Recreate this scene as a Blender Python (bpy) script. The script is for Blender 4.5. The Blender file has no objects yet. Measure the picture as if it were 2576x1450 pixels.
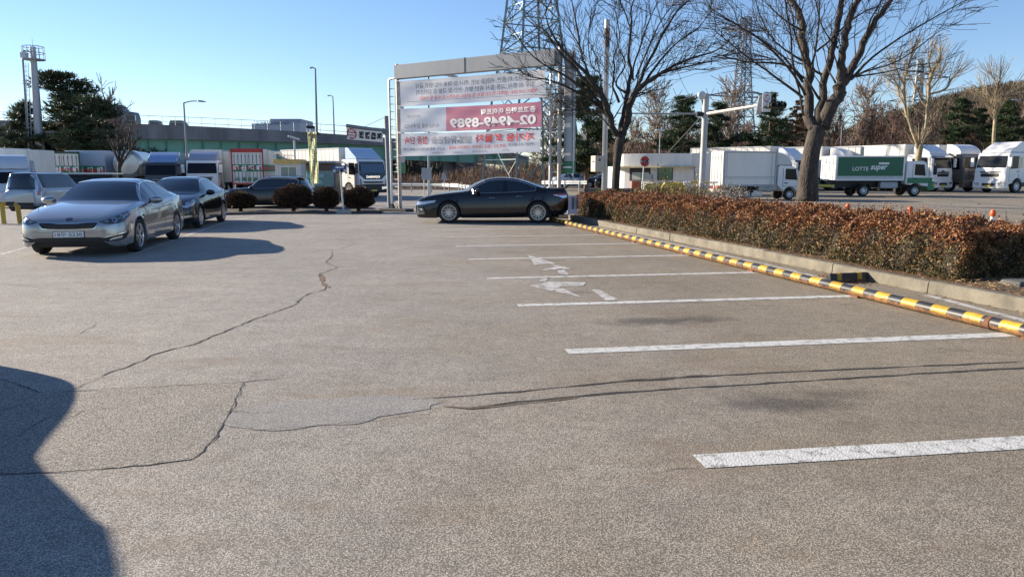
import bpy, bmesh, math, random
from math import sin, cos, pi, radians, sqrt, atan2
from mathutils import Vector, Matrix
from mathutils.bvhtree import BVHTree
from mathutils.geometry import delaunay_2d_cdt

scn = bpy.context.scene
COL = scn.collection
# ------------------------------------------------------------------ camera
F = 1870.0; CH = 1.64; PIT = math.atan2(295, F)
cam = bpy.data.cameras.new('camera'); cam.sensor_width = 36; cam.lens = 36 * F / 2575
cam.clip_start = .05; cam.clip_end = 3000
co = bpy.data.objects.new('camera', cam); COL.objects.link(co)
co.location = (0, 0, CH); co.rotation_euler = (pi / 2 - PIT, 0, 0)
scn.camera = co
# ------------------------------------------------------------------ sky, sun, exposure
SAZ = atan2(-.91, .41); SEL = radians(20)
w = bpy.data.worlds.new('World'); scn.world = w; w.use_nodes = True
nt = w.node_tree; bg = nt.nodes['Background']
sky = nt.nodes.new('ShaderNodeTexSky'); sky.sky_type = 'NISHITA'; sky.sun_disc = False
sky.sun_elevation = SEL; sky.sun_rotation = SAZ; sky.air_density = 1.0; sky.dust_density = 0; sky.ozone_density = 3.0; sky.altitude = 300
wm = nt.nodes.new('ShaderNodeMix'); wm.data_type = 'RGBA'; wm.blend_type = 'MULTIPLY'; wm.inputs[0].default_value = 1; wm.inputs[7].default_value = (.90, .93, 1.05, 1)
nt.links.new(sky.outputs[0], wm.inputs[6]); nt.links.new(wm.outputs[2], bg.inputs[0]); bg.inputs[1].default_value = .072
sl = bpy.data.lights.new('sun', 'SUN'); sl.energy = 4.6; sl.angle = radians(.55); sl.color = (1, .87, .7)
so = bpy.data.objects.new('sun', sl); COL.objects.link(so)
sdir = Vector((sin(SAZ) * cos(SEL), cos(SAZ) * cos(SEL), sin(SEL)))
so.rotation_euler = sdir.to_track_quat('Z', 'Y').to_euler(); so.location = sdir * 50
scn.view_settings.view_transform = 'Standard'; scn.view_settings.look = 'None'
scn.view_settings.exposure = 1.25; scn.view_settings.gamma = 1
scn.cycles.max_bounces = 6; scn.cycles.transparent_max_bounces = 16

# ------------------------------------------------------------------ pixel (in a 2575x1450 view of the photo) to world
CP, SP = cos(PIT), sin(PIT)
def sm(t): t = max(0, min(1, t)); return t * t * (3 - 2 * t)
def gz(x, y): return -.35 * sm((y - 30.5) / 5) * sm((5 - x) / 7)
def ray(px, py):
    a = (px - 1287.5) / F; b = (725 - py) / F
    return Vector((a, CP + b * SP, -SP + b * CP))
def P(px, py, D):
    d = ray(px, py); t = D / d.y
    return Vector((d.x * t, D, CH + d.z * t))
def G(px, py, z=None):
    d = ray(px, py); zz = 0 if z is None else z
    for _ in range(30):
        t = (zz - CH) / d.z; x, y = d.x * t, d.y * t
        if z is not None: break
        zz = .5 * zz + .5 * gz(x, y)
    return Vector((x, y, zz))
def mpp(D): return D / F      # metres per view pixel at depth D

# ------------------------------------------------------------------ materials
MATS = {}
def mat(name, col, rough=.6, metal=0, var=.12, scale=3, bump=0, bscale=40, coat=0, spec=.5, emit=None, alpha=None, streak=0):
    if name in MATS: return MATS[name]
    m = bpy.data.materials.new(name); m.use_nodes = True; n = m.node_tree; N = n.nodes; b = N['Principled BSDF']
    L = n.links.new
    b.inputs['Roughness'].default_value = rough; b.inputs['Metallic'].default_value = metal
    b.inputs['Coat Weight'].default_value = coat; b.inputs['Coat Roughness'].default_value = .04
    b.inputs['Specular IOR Level'].default_value = spec
    tc = N.new('ShaderNodeTexCoord')
    if var:
        mp = N.new('ShaderNodeMapping'); mp.inputs['Scale'].default_value = (1, 1, .25 if streak else 1)
        L(tc.outputs['Object'], mp.inputs[0])
        nz = N.new('ShaderNodeTexNoise'); nz.inputs['Scale'].default_value = scale; nz.inputs['Detail'].default_value = 8
        nz.inputs['Roughness'].default_value = .65
        L(mp.outputs[0], nz.inputs[0])
        r = N.new('ShaderNodeValToRGB'); r.color_ramp.elements[0].position = .3; r.color_ramp.elements[1].position = .7
        r.color_ramp.elements[0].color = tuple(c * (1 - var) for c in col[:3]) + (1,)
        r.color_ramp.elements[1].color = tuple(min(1, c * (1 + var)) for c in col[:3]) + (1,)
        L(nz.outputs[0], r.inputs[0]); L(r.outputs[0], b.inputs['Base Color'])
    else: b.inputs['Base Color'].default_value = tuple(col[:3]) + (1,)
    if bump:
        n2 = N.new('ShaderNodeTexNoise'); n2.inputs['Scale'].default_value = bscale; n2.inputs['Detail'].default_value = 5
        L(tc.outputs['Object'], n2.inputs[0])
        bp = N.new('ShaderNodeBump'); bp.inputs['Strength'].default_value = bump; bp.inputs['Distance'].default_value = .01
        L(n2.outputs[0], bp.inputs['Height']); L(bp.outputs[0], b.inputs['Normal'])
    if emit: b.inputs['Emission Color'].default_value = tuple(emit) + (1,); b.inputs['Emission Strength'].default_value = 1
    MATS[name] = m; return m
white = mat('white_paint', (.78, .78, .76), .4, var=.05, coat=.3)
cream = mat('cream_panel', (.74, .73, .68), .5, var=.07, scale=1.5, streak=1)
greym = mat('grey_steel', (.36, .38, .4), .5, .2, var=.12)
galv = mat('galvanised', (.5, .52, .53), .42, .6, var=.15, scale=8)
dark = mat('dark_plastic', (.018, .019, .021), .55, var=.2)
black = mat('black_gloss', (.008, .009, .011), .12, var=0, coat=.5)
rubber = mat('rubber', (.022, .022, .023), .8, var=.25, scale=12)
glass = mat('tinted_glass', (.012, .017, .022), .03, var=0, spec=.75, coat=.6)
tglass = mat('truck_glass', (.010, .013, .017), .15, var=0, spec=.18)
chrome = mat('chrome', (.75, .76, .78), .12, 1, var=0)
alloy = mat('alloy', (.6, .61, .63), .28, .9, var=.05)
lampg = mat('lamp_glass', (.5, .53, .56), .08, .55, var=.3, scale=25, coat=1)
redl = mat('red_lens', (.45, .012, .01), .15, var=0, coat=1)
amber = mat('amber_lens', (.75, .25, .02), .2, var=0, coat=1)
concrete = mat('concrete', (.34, .33, .3), .85, var=.18, scale=4, bump=.3)
platew = mat('plate_white', (.72, .73, .72), .4, var=0)
platey = mat('plate_yellow', (.62, .48, .05), .4, var=0)
inkb = mat('ink_black', (.015, .016, .02), .5, var=0)
inkr = mat('ink_red', (.5, .03, .035), .5, var=0)
inkg = mat('ink_green', (.02, .17, .08), .5, var=0)
inkw = mat('ink_white', (.8, .8, .78), .5, var=0)
red = mat('red_paint', (.42, .035, .03), .45, var=.1)
green = mat('green_paint', (.03, .2, .09), .45, var=.08)
blue = mat('blue_paint', (.035, .08, .3), .45, var=.1)
rust = mat('rust', (.16, .07, .035), .9, var=.4, scale=12)
orange = mat('orange_plastic', (.75, .11, .025), .5, var=.08)

# ------------------------------------------------------------------ object helpers
def tag(o, label=None, cat=None, group=None, kind=None):
    if label: o['label'] = label
    if cat: o['category'] = cat
    if group: o['group'] = group
    if kind: o['kind'] = kind
    return o
def empty(name, loc=(0, 0, 0), rz=0, label=None, cat=None, group=None):
    o = bpy.data.objects.new(name, None); COL.objects.link(o); o.location = loc; o.rotation_euler = (0, 0, rz)
    o.empty_display_size = .2
    return tag(o, label, cat, group)
def copy_tree(o, parent=None):
    c = o.copy(); COL.objects.link(c)
    if parent is not None: c.parent = parent
    for ch in list(o.children): copy_tree(ch, c)
    return c
class MB:
    def __init__(s): s.V = []; s.F = []; s.M = []
    def add(s, V, Fs, mi=0):
        b = len(s.V); s.V += [tuple(v) for v in V]
        for f in Fs: s.F.append(tuple(i + b for i in f)); s.M.append(mi)
        return s
    def box(s, c, d, mi=0, rz=0, M=None):
        x, y, z = d[0] / 2, d[1] / 2, d[2] / 2; V = []
        for sx, sy, sz in ((-1,-1,-1),(1,-1,-1),(1,1,-1),(-1,1,-1),(-1,-1,1),(1,-1,1),(1,1,1),(-1,1,1)):
            v = Vector((sx * x, sy * y, sz * z))
            if M is not None: v = M @ v
            elif rz: v = Matrix.Rotation(rz, 3, 'Z') @ v
            V.append(v + Vector(c))
        return s.add(V, [(0,3,2,1),(4,5,6,7),(0,1,5,4),(1,2,6,5),(2,3,7,6),(3,0,4,7)], mi)
    def bb(s, x0, x1, y0, y1, z0, z1, mi=0):
        return s.box(((x0+x1)/2, (y0+y1)/2, (z0+z1)/2), (x1-x0, y1-y0, z1-z0), mi)
    def tube(s, pts, rad, n=6, mi=0, cap=True):
        pts = [Vector(p) for p in pts]
        if not hasattr(rad, '__len__'): rad = [rad] * len(pts)
        b = len(s.V); prev = None
        for i, p in enumerate(pts):
            d = (pts[min(i+1, len(pts)-1)] - pts[max(i-1, 0)])
            if d.length < 1e-9: d = Vector((0, 0, 1))
            d.normalize()
            if prev is None:
                u = d.cross(Vector((0, 0, 1)) if abs(d.z) < .9 else Vector((1, 0, 0))).normalized()
            else:
                u = prev - d * prev.dot(d)
                u = u.normalized() if u.length > 1e-6 else d.orthogonal().normalized()
            prev = u; v = d.cross(u)
            for k in range(n):
                a = 2 * pi * k / n
                q = p + (u * cos(a) + v * sin(a)) * rad[i]; s.V.append((q.x, q.y, q.z))
        for i in range(len(pts) - 1):
            for k in range(n):
                k2 = (k + 1) % n
                s.F.append((b+i*n+k, b+i*n+k2, b+(i+1)*n+k2, b+(i+1)*n+k)); s.M.append(mi)
        if cap and n > 2:
            s.F.append(tuple(b + k for k in range(n-1, -1, -1))); s.M.append(mi)
            s.F.append(tuple(b + (len(pts)-1)*n + k for k in range(n))); s.M.append(mi)
        return s
    def cyl(s, p0, p1, r0, r1=None, n=16, mi=0): return s.tube([p0, p1], [r0, r0 if r1 is None else r1], n, mi)
    def ext(s, prof, y0, y1, mi=0, ax='y'):
        # prof = [(x,z)...] extruded along y (or x when ax='x': prof=(y,z))
        n = len(prof); f = (lambda p, t: (p[0], t, p[1])) if ax == 'y' else (lambda p, t: (t, p[0], p[1]))
        V = [f(p, y0) for p in prof] + [f(p, y1) for p in prof]
        Fs = [tuple(range(n)), tuple(range(2*n-1, n-1, -1))] + [((i+1) % n, i, n+i, n+(i+1) % n) for i in range(n)]
        return s.add(V, Fs, mi)
    def slab(s, pts, t, mi=0):
        # flat polygon given in 3D with thickness t along its normal
        pts = [Vector(p) for p in pts]; n = len(pts)
        nr = Vector((0, 0, 0))
        for i in range(n): nr += pts[i].cross(pts[(i+1) % n])
        nr.normalize()
        V = pts + [p - nr * t for p in pts]
        return s.add(V, [tuple(range(n)), tuple(range(2*n-1, n-1, -1))] + [((i+1) % n, i, n+i, n+(i+1) % n) for i in range(n)], mi)
    def lathe(s, prof, n=24, mi=0, axis='y', c=(0, 0, 0)):
        # prof = [(r, t)] revolved about axis
        b = len(s.V)
        for r, t in prof:
            for k in range(n):
                a = 2 * pi * k / n
                v = {'y': (r*cos(a), t, r*sin(a)), 'z': (r*cos(a), r*sin(a), t), 'x': (t, r*cos(a), r*sin(a))}[axis]
                s.V.append((v[0]+c[0], v[1]+c[1], v[2]+c[2]))
        for i in range(len(prof)-1):
            for k in range(n):
                k2 = (k+1) % n
                s.F.append((b+i*n+k, b+i*n+k2, b+(i+1)*n+k2, b+(i+1)*n+k)); s.M.append(mi)
        return s
    def build(s, name, mats, parent=None, smooth=False, bev=0, seg=2, ang=35):
        me = bpy.data.meshes.new(name); me.from_pydata(s.V, [], s.F)
        if not isinstance(mats, (list, tuple)): mats = [mats]
        for m in mats: me.materials.append(m)
        if len(mats) > 1: me.polygons.foreach_set('material_index', s.M)
        bm = bmesh.new(); bm.from_mesh(me)
        if len(bm.faces) < 20000: bmesh.ops.recalc_face_normals(bm, faces=bm.faces)
        bm.to_mesh(me); bm.free()
        if smooth:
            me.shade_smooth()
            if ang < 180: me.set_sharp_from_angle(angle=radians(ang))
        o = bpy.data.objects.new(name, me); COL.objects.link(o)
        if parent is not None: o.parent = parent
        if bev:
            md = o.modifiers.new('bevel', 'BEVEL'); md.width = bev; md.segments = seg; md.limit_method = 'ANGLE'; md.angle_limit = radians(40)
            me.shade_smooth()
            md.harden_normals = True
            me.set_sharp_from_angle(angle=radians(60))
        return o
def text(name, s, size, mat_, parent, M, mirror=False, bold=0, align='CENTER', depth=0, fit=None, disp=None, sx=1, shear=0):
    """text as mesh; M maps the text plane (x right, y up, z toward reader) into the parent's space"""
    cu = bpy.data.curves.new(name, 'FONT'); cu.body = s; cu.size = size; cu.align_x = align; cu.align_y = 'CENTER'
    cu.offset = bold; cu.extrude = depth; cu.resolution_u = 3; cu.shear = shear
    t = bpy.data.objects.new(name, cu); COL.objects.link(t)
    me = bpy.data.meshes.new_from_object(t)
    bpy.data.objects.remove(t); bpy.data.curves.remove(cu)
    me.name = name
    if len(me.vertices) == 0: return None
    x0 = min(v.co.x for v in me.vertices); x1 = max(v.co.x for v in me.vertices); wd = x1 - x0
    y0 = min(v.co.y for v in me.vertices); y1 = max(v.co.y for v in me.vertices)
    k = (fit / wd) if fit else sx
    for v in me.vertices:
        x = (v.co.x - (x0 + x1) / 2) * k if align == 'CENTER' else v.co.x * k
        y = v.co.y - (y0 + y1) / 2
        q = Vector((-x if mirror else x, y, v.co.z))
        q = M @ q
        if disp: q = disp(q)
        v.co = q
    me.materials.clear(); me.materials.append(mat_)
    o = bpy.data.objects.new(name, me); COL.objects.link(o)
    if parent is not None: o.parent = parent
    return o
def frame(o, r, u):
    """matrix with origin o, x axis r, y axis u, z = r x u"""
    r = Vector(r).normalized(); u = Vector(u); u = (u - r * u.dot(r)).normalized(); n = r.cross(u)
    M = Matrix((r, u, n)).transposed().to_4x4(); M.translation = Vector(o); return M
def fill(pts, step=.1):
    """polygon (2D) -> triangulated verts with interior points"""
    pts = [Vector(p) for p in pts]; out = []
    n = len(pts)
    for i in range(n):
        a, b = pts[i], pts[(i+1) % n]; k = max(1, int((b-a).length / step))
        for j in range(k): out.append(a.lerp(b, j / k))
    x0 = min(p.x for p in out); x1 = max(p.x for p in out); y0 = min(p.y for p in out); y1 = max(p.y for p in out)
    def inside(q):
        c = False; j = n - 1
        for i in range(n):
            a, b = pts[i], pts[j]
            if (a.y > q.y) != (b.y > q.y) and q.x < (b.x-a.x)*(q.y-a.y)/(b.y-a.y)+a.x: c = not c
            j = i
        return c
    V = list(out); m = len(V); ed = [(i, (i+1) % m) for i in range(m)]
    ix = x0 + step * .5
    while ix < x1:
        iy = y0 + step * .5
        while iy < y1:
            q = Vector((ix, iy))
            if inside(q) and min((q - p).length for p in out) > step * .45: V.append(q)
            iy += step
        ix += step
    r = delaunay_2d_cdt(V, ed, [], 1, 1e-6)
    return r[0], r[2]
# ------------------------------------------------------------------ asphalt
def asphalt(name, tone=1.0, rough_scale=1.0, stains=True, tint=(1, 1, 1)):
    m = bpy.data.materials.new(name); m.use_nodes = True; n = m.node_tree; N = n.nodes; L = n.links.new
    b = N['Principled BSDF']; b.inputs['Roughness'].default_value = .82; b.inputs['Specular IOR Level'].default_value = .35
    tc = N.new('ShaderNodeTexCoord'); O = tc.outputs['Object']
    def noise(sc, det=5, rg=.6, dist=0, vec=None):
        x = N.new('ShaderNodeTexNoise'); x.inputs['Scale'].default_value = sc; x.inputs['Detail'].default_value = det
        x.inputs['Roughness'].default_value = rg; x.inputs['Distortion'].default_value = dist; L(vec or O, x.inputs[0]); return x.outputs[0]
    def ramp(i, a, ca, bb, cb):
        r = N.new('ShaderNodeValToRGB'); e = r.color_ramp.elements; e[0].position = a; e[1].position = bb
        e[0].color = tuple(ca) + (1,); e[1].color = tuple(cb) + (1,); L(i, r.inputs[0]); return r.outputs[0]
    def mix(mode, f, a, c):
        x = N.new('ShaderNodeMix'); x.data_type = 'RGBA'; x.blend_type = mode
        if isinstance(f, (int, float)): x.inputs[0].default_value = f
        else: L(f, x.inputs[0])
        L(a, x.inputs[6])
        if isinstance(c, tuple): x.inputs[7].default_value = c + (1,)
        else: L(c, x.inputs[7])
        return x.outputs[2]
    def math_(op, a, c=None):
        x = N.new('ShaderNodeMath'); x.operation = op
        for i, q in enumerate((a, c)):
            if q is None: continue
            if isinstance(q, (int, float)): x.inputs[i].default_value = q
            else: L(q, x.inputs[i])
        return x.outputs[0]
    k = tone
    vo = N.new('ShaderNodeTexVoronoi'); vo.inputs['Scale'].default_value = 105 * rough_scale; vo.inputs['Randomness'].default_value = 1
    L(O, vo.inputs['Vector'])
    stone = ramp(vo.outputs['Distance'], .12, (.74*k*tint[0], .685*k*tint[1], .60*k*tint[2]), .62, (.26*k*tint[0], .24*k*tint[1], .21*k*tint[2]))
    sp = ramp(noise(150, 4, .75), .38, (.4, .4, .4), .64, (1.38, 1.36, 1.33))
    c = mix('MULTIPLY', 1, stone, sp)
    c = mix('MULTIPLY', .8, c, ramp(noise(.35, 6, .6), .3, (.8, .8, .82), .7, (1.12, 1.1, 1.07)))
    c = mix('MULTIPLY', .7, c, ramp(noise(2.2, 5, .65), .3, (.84, .84, .85), .68, (1.1, 1.1, 1.09)))
    if stains:
        # bays browner than the driving lane; lens vignetting at right painted in as darkening
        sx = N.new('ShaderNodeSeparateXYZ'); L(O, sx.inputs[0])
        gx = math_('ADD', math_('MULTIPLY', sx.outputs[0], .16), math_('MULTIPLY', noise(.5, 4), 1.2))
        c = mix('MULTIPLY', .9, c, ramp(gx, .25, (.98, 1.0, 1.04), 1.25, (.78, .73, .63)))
        c = mix('MULTIPLY', .6, c, ramp(noise(7, 6, .7), .35, (.78, .78, .78), .62, (1.1, 1.1, 1.1)))
        mp = N.new('ShaderNodeMapping'); mp.inputs['Rotation'].default_value = (0, 0, radians(8)); mp.inputs['Scale'].default_value = (.6, 1.7, 1)
        L(O, mp.inputs[0])
        oil = ramp(noise(1.0, 4, .55, .6, mp.outputs[0]), .63, (0, 0, 0), .74, (1, 1, 1))
        c = mix('MULTIPLY', math_('MULTIPLY', oil, .55), c, (.5, .5, .52))
        brn = ramp(noise(.8, 6, .7, .3, mp.outputs[0]), .36, (1, 1, 1), .46, (0, 0, 0))
        c = mix('MIX', math_('MULTIPLY', brn, .24), c, (.2, .13, .07))
        # oil spots where cars stand
        for px, py, sx, sy, am in ((1640, 808, .7, .3, 1.2), (1960, 1015, .6, .3, 1.1), (1760, 800, .5, .25, .7), (1700, 760, .6, .12, .6), (2110, 990, .35, .18, .8), (1370, 655, .5, .2, .7), (1440, 735, .45, .16, .6), (1285, 634, .5, .2, .7), (2120, 700, .4, .2, .4)):
            g = G(px, py)
            v = N.new('ShaderNodeMapping'); v.inputs['Location'].default_value = (-g.x/sx, -g.y/sy, 0); v.inputs['Scale'].default_value = (1/sx, 1/sy, 0)
            L(O, v.inputs[0]); ln = N.new('ShaderNodeVectorMath'); ln.operation = 'LENGTH'; L(v.outputs[0], ln.inputs[0])
            s_ = math_('ADD', ln.outputs['Value'], math_('MULTIPLY', math_('SUBTRACT', noise(3, 4), .5), 1.6))
            mk = ramp(s_, .3, (1, 1, 1), 1.1, (0, 0, 0))
            c = mix('MULTIPLY', math_('MULTIPLY', mk, min(.95, am * .8)), c, (.42, .42, .45))
    L(c, b.inputs['Base Color'])
    h = math_('ADD', math_('MULTIPLY', vo.outputs['Distance'], -.45), math_('MULTIPLY', noise(170 * rough_scale, 6, .7), 1.3))
    bp = N.new('ShaderNodeBump'); bp.inputs['Strength'].default_value = .75; bp.inputs['Distance'].default_value = .008
    L(h, bp.inputs['Height'])
    bp2 = N.new('ShaderNodeBump'); bp2.inputs['Strength'].default_value = .2; bp2.inputs['Distance'].default_value = .05
    L(noise(.9, 3), bp2.inputs['Height']); L(bp.outputs[0], bp2.inputs['Normal']); L(bp2.outputs[0], b.inputs['Normal'])
    return m
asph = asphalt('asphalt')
asph_patch = asphalt('asphalt_patch', .86, .8, False)
asph_blue = asphalt('asphalt_fine', 1.0, 1.4, False, (.89, .94, 1.03))
asph_road = asphalt('asphalt_road', .95, 1, False, (.96, .99, 1.04))

xs = sorted(set([-900, -500, -300, -200, -140, -100, -80, -60] + [x * 2 for x in range(-26, 32)] + [70, 90, 120, 160, 220, 320, 500, 900]))
ys = sorted(set([-900, -400, -150, -60, -30, -10, 0, 10, 20, 28] + [29 + .5*i for i in range(18)] + [40, 45, 50, 60, 80, 110, 150, 220, 320, 500, 900, 1500]))
mb = MB(); mb.V = [(x, y, gz(x, y)) for y in ys for x in xs]; nx = len(xs)
mb.F = [(j*nx+i, j*nx+i+1, (j+1)*nx+i+1, (j+1)*nx+i) for j in range(len(ys)-1) for i in range(nx-1)]; mb.M = [0]*len(mb.F)
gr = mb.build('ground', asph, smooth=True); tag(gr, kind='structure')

def drape(pts, z=.004, step=.5):
    V, Fs = fill([(p[0], p[1]) for p in pts], step)
    return [(v.x, v.y, gz(v.x, v.y) + z) for v in V], Fs
def sheet(name, polys, m, z=.004, step=.6):
    mb = MB()
    for p in polys: mb.add(*drape(p, z, step))
    return tag(mb.build(name, m), kind='structure')
def ribbon(mb, pts, wd, z=.003, jit=.0, step=.12, rng=random):
    out = []
    for i in range(len(pts)-1):
        a, b = Vector(pts[i][:2]), Vector(pts[i+1][:2]); k = max(1, int((b-a).length/step))
        for j in range(k): out.append(a.lerp(b, j/k) + Vector((rng.uniform(-jit, jit), rng.uniform(-jit, jit))))
    out.append(Vector(pts[-1][:2]))
    V = []; n = len(out)
    for i, p in enumerate(out):
        d = out[min(i+1, n-1)] - out[max(i-1, 0)]
        if d.length < 1e-6: d = Vector((1, 0))
        q = Vector((-d.y, d.x)).normalized(); t = wd * (.5 if jit == 0 else rng.uniform(.08, .4)) * (1 if jit == 0 else min(1.15, .45 + 6*min(i, n-1-i)/n))
        for s in (1, -1):
            e = p + q * t * s; V.append((e.x, e.y, gz(e.x, e.y) + z))
    mb.add(V, [(2*i, 2*i+1, 2*i+3, 2*i+2) for i in range(n-1)])
random.seed(4)
def GP(l): return [G(*p) for p in l]
def ragged(l, amp, step=.08):
    p = GP(l); out = []; n = len(p); r_ = random.Random(9); w_ = 0
    for i in range(n):
        a, b = p[i], p[(i+1) % n]; k = max(1, int((b-a).length/step)); d = (b-a).normalized(); q = Vector((-d.y, d.x, 0))
        for j in range(k): w_ = .5*w_ + r_.gauss(0, amp*.7); out.append(a.lerp(b, j/k) + q*w_)
    return out
sheet('ground_patch', [GP([(-120, 1200), (160, 1185), (370, 1170), (480, 1155), (510, 1135), (560, 1075), (570, 1050), (612, 962), (400, 972), (190, 983), (100, 986), (-120, 930)])], asph_patch, .002, .4)
sheet('ground_repair', [ragged([(575, 1040), (640, 1026), (700, 1017), (790, 1002), (900, 997), (1000, 993), (1060, 1001), (1108, 1012), (1085, 1030), (1040, 1040), (960, 1052), (900, 1064), (830, 1068), (760, 1080), (690, 1084), (610, 1076), (568, 1062)], .03)], asph_blue, .003, .15)
crackm = mat('crack', (.035, .031, .027), .95, var=.4, scale=20)
dirtm = mat('crack_dirt', (.13, .085, .05), .95, var=.4, scale=20)
mb = MB()
for pts, wd in (([(190,978),(270,940),(355,908),(380,893),(430,878),(490,865),(560,835),(640,803),(690,785),(740,768),(768,742),(820,728),(805,705),(803,688),(850,673),(818,660),(835,645),(835,630)], .03),
    ([(755,636),(820,630),(860,625),(895,613),(960,611),(1020,613),(1100,618),(1180,619)], .025), ([(845,600),(870,605),(895,610)], .03),
    ([(-60,1193),(160,1185),(370,1170),(480,1155),(510,1135),(560,1075),(572,1050),(598,1000),(612,962)], .016),
    ([(720,950),(612,962),(400,972),(190,983),(100,987)], .014), ([(-40,945),(50,965),(100,987)], .016), ([(100,987),(40,1020),(-30,1045)], .008),
    ([(200,840),(235,820),(240,808)], .014), ([(570,1035),(640,1038),(700,1036)], .012), ([(575,1060),(640,1082),(830,1068),(960,1055),(1070,1040),(1110,1022)], .008),
    ([(50,1100),(90,1065),(150,1040),(230,1030),(310,1025)], .008), ([(150,1060),(210,1035),(260,1050)], .007),
    ([(1630,1195),(1700,1180),(1760,1178)], .008), ([(1400,752),(1500,757),(1560,757)], .01)):
    ribbon(mb, GP(pts), wd, .0035, .018, .07)
tag(mb.build('ground_cracks', crackm), kind='structure')
mb = MB()
ribbon(mb, GP([(1040,1004),(1060,1003),(1180,994),(1300,985),(1500,965),(1780,945),(1950,936),(2200,926),(2380,918),(2600,908)]), .042, .0035, .01)
ribbon(mb, GP([(1480,967),(1560,958),(1780,943)]), .03, .004, .008)
ribbon(mb, GP([(1180,1025),(1300,1010),(1450,996),(1600,984),(1900,965),(2300,940),(2575,925),(2700,915)]), .05, .0035, .012)
tag(mb.build('ground_groove', crackm), kind='structure')
mb = MB()
ribbon(mb, GP([(1110,1022),(1180,1028),(1300,1015),(1450,1000)]), .05, .005, .015); ribbon(mb, GP([(810,690),(812,715),(830,724)]), .1, .005, .02)
tag(mb.build('ground_dirt', dirtm), kind='structure')

# ------------------------------------------------------------------ painted lines (worn)
def worn(name, col, thr=.36, sc=9):
    m = bpy.data.materials.new(name); m.use_nodes = True; n = m.node_tree; N = n.nodes; L = n.links.new
    b = N['Principled BSDF']; b.inputs['Roughness'].default_value = .75
    tc = N.new('ShaderNodeTexCoord')
    z = N.new('ShaderNodeTexNoise'); z.inputs['Scale'].default_value = sc; z.inputs['Detail'].default_value = 10; z.inputs['Roughness'].default_value = .75
    L(tc.outputs['Object'], z.inputs[0])
    r = N.new('ShaderNodeValToRGB'); e = r.color_ramp.elements; e[0].position = thr - .02; e[1].position = thr + .1
    e[0].color = (.2, .185, .165, 1); e[1].color = col + (1,); L(z.outputs[0], r.inputs[0])
    v = N.new('ShaderNodeTexVoronoi'); v.feature = 'DISTANCE_TO_EDGE'; v.inputs['Scale'].default_value = 3.5; L(tc.outputs['Object'], v.inputs['Vector'])
    r2 = N.new('ShaderNodeValToRGB'); e = r2.color_ramp.elements; e[0].position = .004; e[1].position = .02; e[0].color = (.66, .65, .62, 1); e[1].color = (1, 1, 1, 1)
    L(v.outputs[0], r2.inputs[0])
    mx = N.new('ShaderNodeMix'); mx.data_type = 'RGBA'; mx.blend_type = 'MULTIPLY'; mx.inputs[0].default_value = 1
    L(r.outputs[0], mx.inputs[6]); L(r2.outputs[0], mx.inputs[7]); L(mx.outputs[2], b.inputs['Base Color'])
    v2 = N.new('ShaderNodeTexVoronoi'); v2.inputs['Scale'].default_value = 75; L(tc.outputs['Object'], v2.inputs['Vector'])
    bp = N.new('ShaderNodeBump'); bp.inputs['Strength'].default_value = .5; bp.inputs['Distance'].default_value = .006; bp.invert = True
    L(v2.outputs[0], bp.inputs['Height']); L(bp.outputs[0], b.inputs['Normal'])
    return m
paint = worn('line_paint', (.58, .58, .55), .39); paint_old = worn('worn_paint', (.52, .51, .48), .43, 6); paint_y = worn('yellow_line', (.5, .38, .12), .4)
U = Vector((-.221, .975, 0)); VV = Vector((.988, .155, 0))      # along the stalls' row, along a stall line
PO = G(2575, 850); PO.z = 0
PA = Vector((PO.x, PO.y, 0)); PB = Vector((*G(1385, 557)[:2], 0))
def on_pipe(y): return PA.x + (PB.x - PA.x) * (y - PA.y) / (PB.y - PA.y)
mb = MB()
for px, py, wd in ((1757, 1160, .2), (1425, 884, .185), (1302, 768, .16), (1224, 700, .15), (1178, 652, .15), (1147, 619, .14), (1115, 596, .1), (1085, 577, .08)):
    a = G(px, py); v = VV.copy()
    if px > 1700: v = (G(2575, 1112) - a).normalized()
    if px == 1425: v = (G(2490, 843) - a).normalized()
    b = a.copy(); ext = 0 if px == 1425 else .55
    while b.x < on_pipe(b.y) + ext: b = b + v * .05
    if px > 1700: b = a + v * 4.6
    ribbon(mb, [a, b], wd, .0035)
tag(mb.build('ground_stall_lines', paint), kind='structure')
mb = MB()
for A, B in (((1508, 573), (1945, 669)), ((1945, 669), (2180, 728)), ((2330, 742), (2575, 806)), ((330, 640), (565, 560)), ((0, 640), (70, 622)), ((565, 560), (640, 545)), ((2575, 806), (2700, 850))):
    ribbon(mb, [G(*A), G(*B)], .12, .0035)
for c0, pol in ((0, [(205,530),(480,615),(270,628)]), (0, [(440,622),(630,665),(320,683),(400,655),(470,650)]), (0, [(480,668),(540,664),(605,720),(520,724)]),
    (0, [(225,830),(380,790),(770,797),(740,830),(500,835),(735,942),(300,850)]), (0, [(820,870),(890,865),(1085,968),(960,970)]), (0, [(360,735),(430,735),(370,790),(310,790)])):
    pp = GP([((1900 + x/2.576)/1.4913, (750 + y/2.576)/1.4913) for x, y in pol])
    mb.add(*drape(pp, .0045, .3))
tag(mb.build('ground_faded_arrows', paint_old), kind='structure')
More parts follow.
